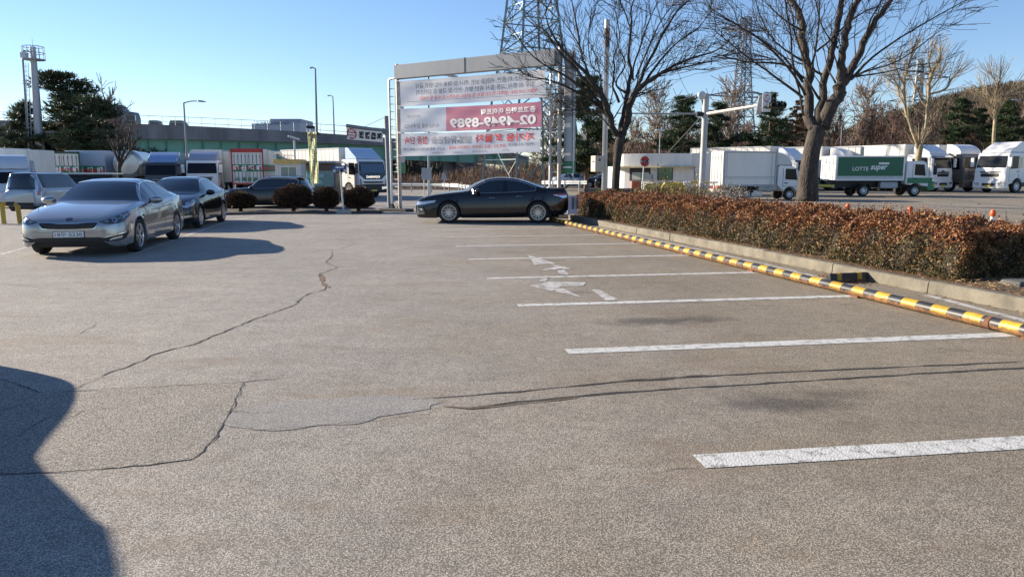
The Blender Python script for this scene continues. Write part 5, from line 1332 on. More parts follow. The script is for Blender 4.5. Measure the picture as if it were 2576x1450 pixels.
MB().bb(-2.4, 1.0, -1.2, 1.2, 1.0, 3.45).build('cargo_box', white, o, bev=.04); MB().bb(-2.3, .9, -.5, .5, .5, 1.0).build('chassis', dark, o)
for s in (1, -1): wheel(o, -.5, s*1.0, .48, 't1', s, .3)
# silver people carrier from behind
VAN = variant(SUV, L=4.9, zt=[(0,.8),(.02,.9),(.1,1.0),(.4,1.12),(.8,1.2),(1.2,1.5),(1.7,1.85),(2.2,1.93),(4.3,1.93),(4.6,1.88),(4.75,1.6),(4.85,1.2),(4.9,1.0)], cowl=.85, roof0=1.65, roof1=4.5, rwend=4.86, win=(1.0, 4.4), mirror=1.3, pillars=[2.2, 3.3],
  belt=[(0,.8),(.3,1.0),(.9,1.12),(4.3,1.16),(4.9,1.02)], zb=[(0,.4),(.1,.3),(4.8,.32),(4.9,.5)], tumble=.28, sr=3.95, rim='s7')
p = P(122, 480, 38)
c = car('people_carrier', 'silver people carrier seen from behind, beyond the silver saloon', 'van', (p.x, 38, gz(p.x, 38)), yaw_of(-2), VAN, paint_car('van_silver', (.38, .43, .47), .6, .35)); D = c['decal']; h = 4.9/2
D('tail_light', [(hp(pi, -h, .74), .85), (hp(pi, -h, .92), .85), (hp(pi, -h, .9), 1.3), (hp(pi, -h, .78), 1.25)], pi, redl, .01, .06)
D('rear_glass', [(-.66, 1.12), (.66, 1.12), (.62, 1.62), (.5, 1.74), (-.5, 1.74), (-.62, 1.62)], pi, glass, .02, .08, mirror=False)
# two dark cab shelters with pale roofs (parked carts)
for px, D_, lab in ((206, 47, 'left one of two dark shelter cabins with flat pale roofs'), (268, 47, 'right one of two dark shelter cabins with flat pale roofs, nearer the thin tree')):
    p = P(px, 480, D_); o = empty('shelter_cabin', (p.x, D_, gz(p.x, D_)), 0, lab, 'cabin', 'dark cabins behind the silver saloon')
    w_ = .72
    MB().bb(-w_-.08, w_+.08, -.7, .7, 1.78, 1.87).build('roof', cream, o, bev=.02)
    mb = MB()
    for sx in (-1, 1):
        for sy in (-1, 1): mb.bb(sx*w_-.06, sx*w_+.06, sy*.6-.06, sy*.6+.06, 0, 1.75)
    mb.bb(-w_, w_, -.62, .62, .25, 1.05); mb.bb(-w_, w_, -.62, -.55, 1.6, 1.78)
    mb.build('frame', dark, o)
    MB().bb(-w_+.06, w_-.06, -.6, -.585, 1.05, 1.6).build('window', glass, o)
# ------------------------------------------------------------------ white guard booth
o_ = P(1657, 480, 52)
cr0 = G(1660, 478)
wb = mat('booth_white', (.62, .62, .6), .6, var=.09, scale=1.5, streak=1)
wbs = mat('booth_fascia', (.68, .67, .64), .6, var=.15, scale=1.2, streak=1)
D0 = 50.0; kx = mpp(D0)
c0 = P(1659, 470, D0)                       # near corner between the sunlit and the shaded wall
o = empty('guard_booth', (c0.x, D0, 0), radians(-2), 'white flat-roofed guard booth with green blind in the window and stained canopy', 'booth')
W1 = (1740-1659)*kx; W2 = (1800-1740)*kx; dl = 5.2
top = P(1659, 386, D0).z; can = P(1659, 418, D0).z
# main hut: sunlit left wall runs back along a slanted plan
pl = [(0, 0), (W1+W2+3.0, 0), (W1+W2+3.0, 6), (-3.2, 6), (-2.05, 1.2)]
def prism(pl, z0, z1, nm, m_, par=o, bev=0):
    n = len(pl); V = [(x, y, z0) for x, y in pl] + [(x, y, z1) for x, y in pl]
    return MB().add(V, [tuple(range(n-1, -1, -1)), tuple(range(n, 2*n))] + [(i, (i+1) % n, n+(i+1) % n, n+i) for i in range(n)]).build(nm, m_, par, bev=bev)
pl = [(0, 0), (W1+W2+3.0, 0), (W1+W2+3.0, 5), (-3.0, 5), (-2.2, 1.5)]
prism(pl, 0, can, 'wall', wb)
pl2 = [(-.02, -.02), (W1, -.02), (W1, 3.5), (-2.1, 3.5), (-2.1, 1.5)]
prism([(0, -.12), (W1-.1, -.12), (W1-.1, 4), (-2.35, 4), (-2.32, 1.35)], can+.002, top, 'parapet', wbs, bev=.02)
prism([(W1-.1, .02), (W1+W2+3, .02), (W1+W2+3, 4.9), (W1-.1, 4.9)], can+.002, top+.02, 'upper_wall', wb)
prism([(-.05, -.5), (W1+.05, -.5), (W1+.05, 3), (-2.9, 3), (-2.85, 1.1)], can-.1, can, 'canopy', mat('canopy_stained', (.45, .40, .24), .8, var=.4, scale=7))
def wall_rect(x0, x1, z0, z1, nm, m_, off=.01, th=.03, par=o): return MB().bb(x0, x1, -off-th, -off, z0, z1).build(nm, m_, par)
X = lambda px: (px-1659)*kx; Z = lambda py: P(1700, py, D0).z
fw = wall_rect(X(1649+13), X(1698-1), Z(460), Z(420), 'window', dark, 0, .03) if 0 else None
wx0, wx1 = X((2100+1055/2.9)/1.4913), X((2100+1220/2.9)/1.4913); wz0, wz1 = Z((300+1088/2.9)/1.4913), Z((300+908/2.9)/1.4913)
fwo = wall_rect(wx0, wx1, wz0, wz1, 'window', dark, -.02, .05)
MB().bb(wx0+.06, (wx0+wx1)/2-.02, -.04, -.032, wz0+.06, wz1-.05).build('pane', mat('green_blind', (.01, .1, .05), .15, var=.15, coat=.7), fwo)
MB().bb((wx0+wx1)/2+.02, wx1-.06, -.04, -.032, wz0+.06, wz1-.05).build('pane', mat('green_blind', (.01, .1, .05)), fwo)
wall_rect(X(1737), X(1745), Z(424), Z(418)-.02, 'vent', dark, -.01, .03)
wall_rect(X(1805), X(1816), 0, Z(418), 'door', greym, -.01, .03)
wall_rect(X(1822), X(1832), Z(432), Z(424), 'notice', blue, -.01, .03)
MB().tube([(X(1745), -.06, .9), (X(1743), -.06, Z(426))], .02, 5).build('cable', dark, o)
# window in the sunlit wall
a = Vector((0, 0, 0)); b = Vector((-2.2, 1.5, 0)); d = (b-a).normalized(); n = Vector((-d.y, d.x, 0)); n = n if n.y < 0 else -n
def sw(u0, u1, z0, z1, nm, m_, off, par=o):
    q = [a + d*u1 + n*off + Vector((0, 0, z0)), a + d*u0 + n*off + Vector((0, 0, z0)), a + d*u0 + n*off + Vector((0, 0, z1)), a + d*u1 + n*off + Vector((0, 0, z1))]
    return MB().slab(q, .03).build(nm, m_, par)
zz0, zz1 = Z(455), Z(422)
f1 = sw(.7, 2.25, zz0, zz1, 'window', dark, .02)
sw(1.4, 2.05, zz0+.06, zz1-.3, 'pane', mat('pane_grey', (.33, .36, .33), .15, var=.1, coat=.6), .03, f1); sw(.8, 1.35, zz0+.06, zz1-.3, 'pane', MATS['pane_grey'], .03, f1)
sw(.55, .95, zz0-.1, zz0+.45, 'air_conditioner', greym, .12)
MB().tube([(.0, .6, top-.3), (.0, .6, top+1.55)], .03, 6).build('roof_pole', galv, o); MB().bb(-.28, .28, .45, .75, top+1.5, top+1.6).build('roof_lamp', galv, o)
# bins, handrail
ybm = mat('bin_yellow', (.50, .38, .06), .5, var=.15)
def bin_(px, D_, lab, w_, h_, m_):
    p = P(px, 480, D_); o = empty('salt_bin', (p.x, D_, 0), radians(-8), lab, 'bin')
    MB().ext([(-w_/2, 0), (w_/2, 0), (w_/2+.08, h_*.6), (-w_/2-.08, h_*.6)], -.4, .4).build('body', m_, o, bev=.03)
    MB().ext([(-w_/2-.1, h_*.6+.005), (w_/2+.1, h_*.6+.005), (w_/2+.06, h_*.8), (w_/2-.1, h_), (-w_/2+.1, h_), (-w_/2-.06, h_*.8)], -.43, .43).build('lid', m_, o, bev=.04)
    mb = MB()
    for k in range(4): x = -w_/2+.1 + k*(w_-.2)/3; mb.bb(x-.03, x+.03, -.45, -.43, .05, h_*.8)
    mb.build('rib', m_, o)
    return o
r = bin_(1692, 40.5, 'yellow ribbed salt bin in front of the guard booth', 1.1, 1.05, ybm)
text('lettering', '제설함', .2, inkb, r, frame((0, -.46, .45), (1, 0, 0), (0, 0, 1)), fit=.5, bold=.02)
bin_(1642, 46, 'faded olive-yellow salt bin left of the yellow one against the booth', 1.0, .9, mat('bin_olive', (.33, .33, .13), .6, var=.2))
p = P(1716, 480, 43); wr_ = stripes('rail_white_yellow', 1.15, wear=0)
o = empty('handrail', (p.x, 43, 0), 0, 'white and yellow tubular handrail in front of the booth wall', 'railing')
w_ = (1800-1716)*mpp(43); yp = MATS.get('yellow_paint')
MB().tube([(0, 0, 0), (0, 0, .85), (.08, 0, .97), (.2, 0, 1.0), (w_, 0, 1.0)], .06, 10).build('rail', white, o, smooth=True)
for x0, x1 in ((.45, .9), (1.15, 1.5)): MB().tube([(x0, 0, 1.0), (x1, 0, 1.0)], .064, 10).build('yellow_band', mat('yellow_paint', (.5, .36, .06), .5), o, smooth=True)
for x in (.85, 1.8): MB().tube([(x, 0, 0), (x, 0, .95)], .05, 8).build('post', white, o, smooth=True)
MB().bb(-.3, 0.1, 5, 5.5, 0, .9) if 0 else None
p = P(1597, 480, 48); o = empty('red_cabinet', (p.x, 48, 0), 0, 'low rust-red metal cabinet at the left foot of the guard booth', 'cabinet')
MB().bb(-.25, .35, -.2, .3, 0, 1.0).build('body', mat('rust_red', (.35, .10, .05), .6, var=.2), o, bev=.02); MB().bb(-.2, .3, -.215, -.2, .1, .9).build('door', mat('rust_red', (.35, .10, .05)), o)
# ------------------------------------------------------------------ small kiosk on the left
D0 = 52; p = P(733, 480, D0); kx = mpp(D0); z0 = gz(p.x, D0)
o = empty('ticket_kiosk', (p.x, D0, z0), radians(3), 'little white kiosk with a yellow header beside the vertical banner', 'kiosk')
zt = P(733, 411, D0).z - z0; x0, x1 = (690+13-733-5)*kx, (752-733-2)*kx
MB().bb(-1.05, .7, 0, 1.6, 0, zt).build('wall', wb, o); MB().bb(-1.1, .75, -.3, 1.7, zt, zt+.28).build('header', mat('header_yellow', (.62, .42, .14), .6, var=.15), o, bev=.02)
f = MB().bb(-.7, .45, -.03, 0, zt-1.1, zt-.2).build('window', white, o)
for a_, b_ in ((-.64, -.15), (-.1, .39)): MB().bb(a_, b_, -.05, -.03, zt-1.04, zt-.26).build('pane', mat('pane_teal', (.12, .2, .2), .1, var=.1, coat=.6), f)
MB().tube([(.2, .6, zt+.2), (.2, .6, zt+1.6)], .07, 8).build('roof_post', galv, o); MB().box((.25, .3, zt+1.75), (.7, .5, .12), M=Matrix.Rotation(.3, 3, 'Y')).build('floodlight', galv, o, bev=.02)
MB().tube([(.2, .5, zt+.55), (-.9, .5, zt+.55)], .03, 6).build('camera_arm', white, o); MB().lathe([(0.001, -.2), (.1, -.18), (.1, .18), (0.001, .2)], 10, axis='x', c=(-1.0, .5, zt+.75)).build('camera', white, o, smooth=True)
p = P(775, 480, 54); o = empty('site_office', (p.x, 54, gz(p.x, 54)), 0, 'low glazed office with a turquoise notice, right of the white kiosk', 'office')
MB().bb(-.9, 2.0, 0, 2, 0, 2.55).build('wall', mat('office_brown', (.13, .10, .08), .6, var=.2), o); MB().bb(-.8, 1.9, -.03, 0, .9, 2.0).build('window', mat('window_teal', (.10, .23, .25), .2, var=.15, coat=.5), o)
MB().bb(-1.0, 2.1, -.4, 2.2, 2.56, 2.7).build('roof', greym, o)
for k, s_ in enumerate(('대신택배', '영업소')): text('lettering', s_, .36, mat('ink_teal', (.3, .55, .58), .5, var=0), o, frame((.4, -.04, 1.65-.45*k), (1, 0, 0), (0, 0, 1)), fit=1.5, bold=.01)
# ------------------------------------------------------------------ viaduct
st = [(-160, 140, 300, 343, 400), (0, 140, 303, 345, 402), (200, 138, 306, 347, 402), (500, 135, 318, 352, 402), (700, 132, 328, 357, 400), (850, 130, 338, 362, 400), (975, 128, 347, 367, 401), (1100, 126, 358, 373, 405), (1240, 124, 372, 385, 412), (1330, 122, 395, 402, 424)]
vc = mat('viaduct_concrete', (.19, .19, .195), .9, var=.35, scale=.35, streak=1); vg = mat('viaduct_green', (.16, .37, .28), .6, var=.12, scale=.2)
p0 = P(600, 430, 134); o = empty('viaduct', (0, 0, 0), 0, 'long road viaduct with green steel girder and grey concrete parapet', 'bridge')
def strip(nm, m_, a, b, yo, th, par=o):
    mb = MB(); 
    for i, s_ in enumerate(st):
        t = P(s_[0], s_[a], s_[1]); u = P(s_[0], s_[b], s_[1])
        for q, y in ((t, yo), (u, yo), (u, yo+th), (t, yo+th)): mb.V.append((q.x, q.y + y, q.z))
    for i in range(len(st)-1):
        for k in range(4): mb.F.append((i*4+k, (i+1)*4+k, (i+1)*4+(k+1) % 4, i*4+(k+1) % 4)); mb.M.append(0)
    mb.F += [(0,1,2,3), tuple(len(st)*4-4+k for k in range(4))]; mb.M += [0, 0]
    return mb.build(nm, m_, par)
strip('parapet', vc, 2, 3, -.6, 10); strip('girder', vg, 3, 4, .6, 8)
mb = MB(); mb2 = MB()
def vpt(px):
    for a_, b_ in zip(st[:-1], st[1:]):
        if a_[0] <= px <= b_[0]:
            f = (px-a_[0])/(b_[0]-a_[0]); return [a_[k]*(1-f)+b_[k]*f for k in range(5)]
px = -140
while px < 1300:
    s_ = vpt(px); a_ = P(px, s_[3], s_[1]); b_ = P(px, s_[4], s_[1]); mb2.bb(a_.x-.15, a_.x+.15, s_[1]+.35, s_[1]+.62, b_.z, a_.z-.3); px += 46
mb2.build('stiffener', mat('viaduct_green_dark', (.12, .29, .22), .6), o)
mb3 = MB()
for off in (0, 1):
    pass
px = -150
while px < 1150:
    s_ = vpt(px); a_ = P(px, s_[2], s_[1]); mb3.tube([(a_.x, a_.y-.4, a_.z), (a_.x, a_.y-.4, a_.z+1.55)], .05, 4); px += 33
for zz in (.5, 1.5): mb3.tube([tuple(P(s_[0], s_[2], s_[1]) + Vector((0, -.4, zz))) for s_ in st[:-1]], .04, 4)
mb3.build('railing', galv, o)
for px in (-60, 240, 640, 1130):
    s_ = vpt(px); a_ = P(px, s_[4], s_[1]+4); MB().cyl((a_.x, a_.y, -.4), (a_.x, a_.y, a_.z+.3), 1.1, n=16).build('pier', vc, o, smooth=True)
# things on and behind the viaduct
def on_deck(px): s_ = vpt(px); return P(px, s_[2], s_[1]+4)
a_ = on_deck(280); o = empty('tanker_lorry', (a_.x, a_.y, a_.z-1.0), 0, 'large grey tank lorry driving on the viaduct above the left trees', 'lorry')
k = mpp(a_.y)
MB().ext([(-58*k, .9), (44*k, .9), (46*k, 2.2), (40*k, 3.3), (30*k, 4.2), (-50*k, 4.6), (-60*k, 4.2)], -1.2, 1.2).build('tank', mat('tank_grey', (.28, .31, .36), .45, .2, var=.1), o, bev=.2)
MB().ext([(46*k, .7), (66*k, .7), (66*k, 1.9), (62*k, 2.9), (47*k, 3.0)], -1.2, 1.2).build('cab', mat('dark_cab', (.05, .055, .065)), o, bev=.1)
for xw in (-50*k, -42*k, -34*k, 30*k, 58*k): 
    for s in (1, -1): wheel(o, xw, s*1.0, .5, 't1', s, .3)
for pxs, h_, lab in (((378, 406), 10, 'small dark car roof showing above the viaduct parapet nearest the tank lorry'), ((430, 470), 12, 'flat grey van roof showing above the viaduct parapet left of the street lamp')):
    a_ = on_deck(sum(pxs)/2); k = mpp(a_.y); w_ = (pxs[1]-pxs[0])*k/2
    o = empty('van' if h_ == 12 else 'small_car', (a_.x, a_.y, a_.z-1.0), 0, lab, 'van' if h_ == 12 else 'car')
    MB().ext([(-w_, .35), (w_, .35), (w_, 1.0), (w_*.8, 1.0+h_*k*.6), (w_*.55, 1+h_*k), (-w_*.85, 1+h_*k), (-w_, 1.2)], -.85, .85).build('body', mat('van_dull', (.22, .22, .21), .5, var=.05), o, bev=.08)
    MB().ext([(-w_*.7, 1.1), (w_*.7, 1.1), (w_*.5, .9+h_*k), (-w_*.6, .9+h_*k)], -.87, -.86).build('side_window', glass, o)
    for xw in (-w_*.65, w_*.65):
        for s in (1, -1): wheel(o, xw, s*.75, .33, 's5', s)
for px, pt, lab in ((797, 173, 'tall lamp post standing on the viaduct left of the gantry'), (841, 243, 'shorter, farther lamp post on the viaduct right of the tall one')):
    s_ = vpt(px); b_ = P(px, s_[2]+8, s_[1]+3); t_ = P(px-4, pt, s_[1]+3)
    o = empty('street_lamp', (b_.x, b_.y, b_.z), 0, lab, 'street lamp', 'lamps on the viaduct')
    q = t_-b_; r_ = .22 if pt < 200 else .14
    MB().tube([(0, 0, 0), q], [r_, r_*.6], 8).build('pole', MATS['mast_paint'], o, smooth=True)
    MB().tube([q, q+Vector((-.5, 0, .2)), q+Vector((-.9, 0, .1))], [r_*.5, r_*.6, r_*.8], 6).build('lamp_head', galv, o, smooth=True)
# warehouse behind
D0 = 260; k = mpp(D0); p = P(690, 330, D0)
o = empty('warehouse', (p.x, D0, 0), 0, 'far pale warehouse with dark roof lettering rising behind the viaduct', 'building')
sk = mat('warehouse_pale', (.42, .46, .52), .6, var=.04, scale=.1)
MB().bb((635-690)*k, (753-690)*k, 0, 20, 0, P(690, 311, D0).z).build('wall', sk, o); MB().bb((676-690)*k, (752-690)*k, 2, 18, P(690, 311, D0).z, P(690, 298, D0).z).build('upper_wall', mat('warehouse_grey', (.32, .36, .42), .6, var=.04, scale=.1), o)
text('lettering', '⊙ HANSUNG GT', 1.6, inkn, o, frame((-3*k, -.2, P(690, 311, D0).z+.2), (1, 0, 0), (0, 0, 1)), fit=82*k, bold=.02)
# ------------------------------------------------------------------ masts at far left
D0 = 75; b = P(103, 430, D0); t = P(82, 118, D0); k = mpp(D0)
o = empty('observation_mast', (b.x, D0, gz(b.x, D0)), 0, 'tall pale mast with a caged work platform and ladder at the far left', 'mast')
mcol = mat('mast_pale', (.36, .39, .41), .5, .2, var=.08); q = t - Vector(o.location)
MB().tube([(0, 0, 0), q], [.5, .26], 14).build('pole', mcol, o, smooth=True)
MB().tube([q, q+Vector((0, 0, .8))], .03, 4).build('antenna', mcol, o)
mb = MB(); zc_ = q.z + .0
for r_, z_ in ((.95, 0), (1.0, -1.2), (.98, -.6)):
    mb.tube([(q.x + r_*cos(a*pi/6), q.y + r_*sin(a*pi/6), zc_ + z_) for a in range(13)], .035, 4, cap=False)
for a in range(12): mb.tube([(q.x+.98*cos(a*pi/6), q.y+.98*sin(a*pi/6), zc_-1.2), (q.x+.95*cos(a*pi/6), q.y+.95*sin(a*pi/6), zc_)], .03, 4)
mb.build('cage', mcol, o)
MB().lathe([(.25, -1.25), (1.0, -1.25), (1.0, -1.18), (.25, -1.18)], 16, axis='z', c=(q.x, q.y, zc_)).build('platform', mcol, o)
MB().box((q.x-.45, q.y-.7, zc_-.9), (.5, .5, .5)).build('lamp', galv, o)
mb = MB(); q2 = q.copy()
for s in (-1, 1): mb.tube([(-.75+s*.15, -.4, 1), (q.x-.5+s*.13, -.35, zc_-1.6)], .03, 4)
z_ = 1.2
while z_ < zc_-1.7:
    f = z_/zc_; xx = -.75*(1-f)+(q.x-.5)*f; mb.tube([(xx-.15, -.4, z_), (xx+.15, -.4, z_)], .02, 4); z_ += .45
mb.build('ladder', mcol, o)
lamp('street_lamp', 'thin lamp post with drooping head just left of the caged mast', 72, 400, 130, 75, (66, 128), .14, 56, .35)
# ------------------------------------------------------------------ pylons
def lattice(name, label, c, w0, zlist, wlist, m_, loc, rz, th, arms=(), cat='pylon'):
    o = empty(name, loc, rz, label, cat)
    def cor(z, w_): return [Vector((sx*w_/2, sy*w_/2, z)) for sx, sy in ((-1,-1),(1,-1),(1,1),(-1,1))]
    lv = [cor(z, w_) for z, w_ in zip(zlist, wlist)]
    mb = MB()
    for k in range(4): mb.tube([l[k] for l in lv], th*1.6, 4)
    mb.build('leg', m_[0], o)
    mb = MB()
    for a_, b_ in zip(lv[:-1], lv[1:]):
        for k in range(4):
            k2 = (k+1) % 4; mb.tube([a_[k], b_[k2]], th*.8, 4); mb.tube([a_[k2], b_[k]], th*.8, 4); mb.tube([b_[k], b_[k2]], th*.8, 4)
            mid = (a_[k]+b_[k2])/2 * .5 + (a_[k2]+b_[k])/2*.5
            mb.tube([a_[k].lerp(b_[k], .5), mid], th*.55, 3); mb.tube([a_[k2].lerp(b_[k2], .5), mid], th*.55, 3)
            mb.tube([a_[k].lerp(b_[k], .5), a_[k].lerp(b_[k2], .25)], th*.5, 3); mb.tube([a_[k2].lerp(b_[k2], .5), a_[k2].lerp(b_[k], .25)], th*.5, 3)
    mb.build('bracing', m_[1], o)
    if arms:
        mb = MB(); 
        for z, L_ in arms:
            for s in (-1, 1):
                w_ = wlist[-1]/2
                for sy in (-1, 1): mb.tube([(s*w_, sy*w_, z), (s*L_, 0, z+.3)], th, 4); mb.tube([(s*w_, sy*w_, z+1.6), (s*L_, 0, z+.3)], th, 4)
                for f in (.25, .5, .75): mb.tube([(s*(w_+(L_-w_)*f), w_*(1-f), z+.3*f), (s*(w_+(L_-w_)*f), -w_*(1-f), z+1.6-1.3*f)], th*.6, 3)
        mb.build('crossarm', m_[1], o)
        for z, L_ in arms:
            for s in (-1, 1): MB().tube([(s*L_, 0, z+.2), (s*L_*1.0, 0, z-1.6)], .14, 5).build('insulator', dark, o)
    return o
D0 = 72
def wz(px0, px1, py): return (px1-px0)*mpp(D0), P(1300, py, D0).z
lg = mat('pylon_steel', (.2, .26, .27), .5, .4, var=.1); lr = mat('pylon_red', (.35, .12, .08), .5, .3, var=.1)
lv = [(1208, 1462, 446), (1222, 1446, 330), (1238, 1425, 215), (1255, 1408, 130), (1264, 1398, 55), (1272, 1388, -20), (1280, 1378, -120), (1287, 1370, -230)]
zs = [0.0] + [wz(a_, b_, y_)[1] for a_, b_, y_ in lv[1:]]; ws = [wz(a_, b_, y_)[0]*.72 for a_, b_, y_ in lv]
lattice('lattice_pylon', 'huge near lattice pylon rising behind the banner gantry', 0, 0, zs, ws, (lg, lg), (P(1335, 440, D0).x, D0, 0), radians(28), .075)
D0 = 190
zs = [0, 6, 12, 17, 21.5, 25.5, 29, 32, 35, 38, 41, 44]; ws = [7, 6, 5, 4.2, 3.5, 3, 2.6, 2.4, 2.2, 2, 1.9, 1.8]
tsc = (P(1860, 45, D0).z)/44
gp_ = mat('pylon_grey', (.2, .235, .27), .5, .3, var=.05)
o = lattice('lattice_pylon', 'farther pylon with four pairs of arms between the two bare trees', 0, 0, [z*tsc for z in zs], ws, (gp_, gp_), (P(1858, 430, D0).x, D0, 0), radians(15), .12, [(P(1860, 60, D0).z-1.7, 6.5), (P(1860, 150, D0).z, 9), (P(1860, 245, D0).z, 9.5), (P(1860, 330, D0).z, 9)])
D0 = 230; tsc = P(2290, 150, D0).z/44
lattice('lattice_pylon', 'smallest distant pylon showing behind the pale pollarded tree', 0, 0, [z*tsc for z in zs], [w_*.9 for w_ in ws], (gp_, gp_), (P(2292, 430, D0).x, D0, 0), radians(-20), .12, [(P(2290, 200, D0).z, 8), (P(2290, 255, D0).z, 8), (P(2290, 300, D0).z, 8)])
# power lines
def wire(name, label, a_, b_, sag, r=.02):
    a_, b_ = Vector(a_), Vector(b_); pts = []
    for i in range(25): f = i/24; q = a_.lerp(b_, f); q.z -= 4*sag*f*(1-f); pts.append(q - a_)
    o = MB().tube(pts, r, 4).build(name, dark, None); o.location = a_; tag(o, label, 'cable', 'overhead lines')
for i, (A, B, lab) in enumerate((((2235, -10, 40), (1776, 345/1.0, 39.1), 'thin overhead line running down to the pale mast'), ((2230, 0, 60), (2900, 300, 60), ''))):
    if lab: 
        a_ = P(1760, 237, 39); b_ = P(1600, 258, 70); wire('overhead_line', 'thin overhead line running left from the pale mast into the wood', a_, b_, .3)
for i, (A, B) in enumerate((((1470, -20, 72), (1745, 150, 190)), ((1530, -20, 72), (1850, 70, 190)), ((1640, -30, 80), (1740, 245, 190)))):
    wire('overhead_line', ('leftmost of three power lines from the near pylon to the far pylon', 'middle one of three power lines from the near pylon, ending highest', 'rightmost of three power lines from the near pylon to the far pylon')[i], P(*A), P(*B), 2, .04)
# ------------------------------------------------------------------ vegetation
import numpy as np
def quads_mesh(name, C, A, B, mats, parent=None, mi=None, smooth=False):
    """N quads given centre and half axes (numpy Nx3)"""
    N = len(C); V = np.empty((N, 4, 3), np.float32)
    V[:, 0] = C - A; V[:, 1] = C + B; V[:, 2] = C + A; V[:, 3] = C - B
    me = bpy.data.meshes.new(name); me.vertices.add(N*4); me.vertices.foreach_set('co', V.reshape(-1))
    me.loops.add(N*4); me.loops.foreach_set('vertex_index', np.arange(N*4, dtype=np.int32))
    me.polygons.add(N); me.polygons.foreach_set('loop_start', np.arange(0, N*4, 4, dtype=np.int32)); me.polygons.foreach_set('loop_total', np.full(N, 4, np.int32))
    if not isinstance(mats, (list, tuple)): mats = [mats]
    for m in mats: me.materials.append(m)
    if mi is not None: me.polygons.foreach_set('material_index', mi.astype(np.int32))
    me.update(calc_edges=True); me.validate()
    o = bpy.data.objects.new(name, me); COL.objects.link(o)
    if parent is not None: o.parent = parent
    return o
rg = np.random.default_rng(7)
def rdir(n):
    v = rg.normal(size=(n, 3)); return v/np.linalg.norm(v, axis=1, keepdims=True)
def leafmat(name, cols, scale=25, rough=.6, trans=.08):
    m = bpy.data.materials.new(name); m.use_nodes = True; n = m.node_tree; N = n.nodes; L = n.links.new; b = N['Principled BSDF']
    b.inputs['Roughness'].default_value = rough; b.inputs['Specular IOR Level'].default_value = .3
    g = N.new('ShaderNodeNewGeometry'); z = N.new('ShaderNodeTexNoise'); z.inputs['Scale'].default_value = scale; z.inputs['Detail'].default_value = 2
    L(g.outputs['Position'], z.inputs[0]); r = N.new('ShaderNodeValToRGB'); e = r.color_ramp.elements
    while len(e) < len(cols): e.new(.5)
    for i, c in enumerate(cols): e[i].position = .28 + .44*i/(len(cols)-1); e[i].color = tuple(c) + (1,)
    z2 = N.new('ShaderNodeMath'); z2.operation = 'ADD'; L(z.outputs[0], z2.inputs[0])
    rp = N.new('ShaderNodeMath'); rp.operation = 'MULTIPLY_ADD'; L(g.outputs['Random Per Island'], rp.inputs[0]); rp.inputs[1].default_value = .3; rp.inputs[2].default_value = -.15
    L(rp.outputs[0], z2.inputs[1]); L(z2.outputs[0], r.inputs[0]); L(r.outputs[0], b.inputs['Base Color'])
    t = N.new('ShaderNodeBsdfTranslucent'); L(r.outputs[0], t.inputs[0]); mx = N.new('ShaderNodeMixShader'); mx.inputs[0].default_value = trans
    L(b.outputs[0], mx.inputs[1]); L(t.outputs[0], mx.inputs[2]); L(mx.outputs[0], N['Material Output'].inputs[0]); MATS[name] = m
    return m
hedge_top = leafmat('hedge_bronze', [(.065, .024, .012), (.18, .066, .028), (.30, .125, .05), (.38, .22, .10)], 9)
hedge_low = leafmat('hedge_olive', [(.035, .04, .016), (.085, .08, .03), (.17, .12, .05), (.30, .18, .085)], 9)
twigm = mat('twig', (.085, .055, .04), .9, var=.3)
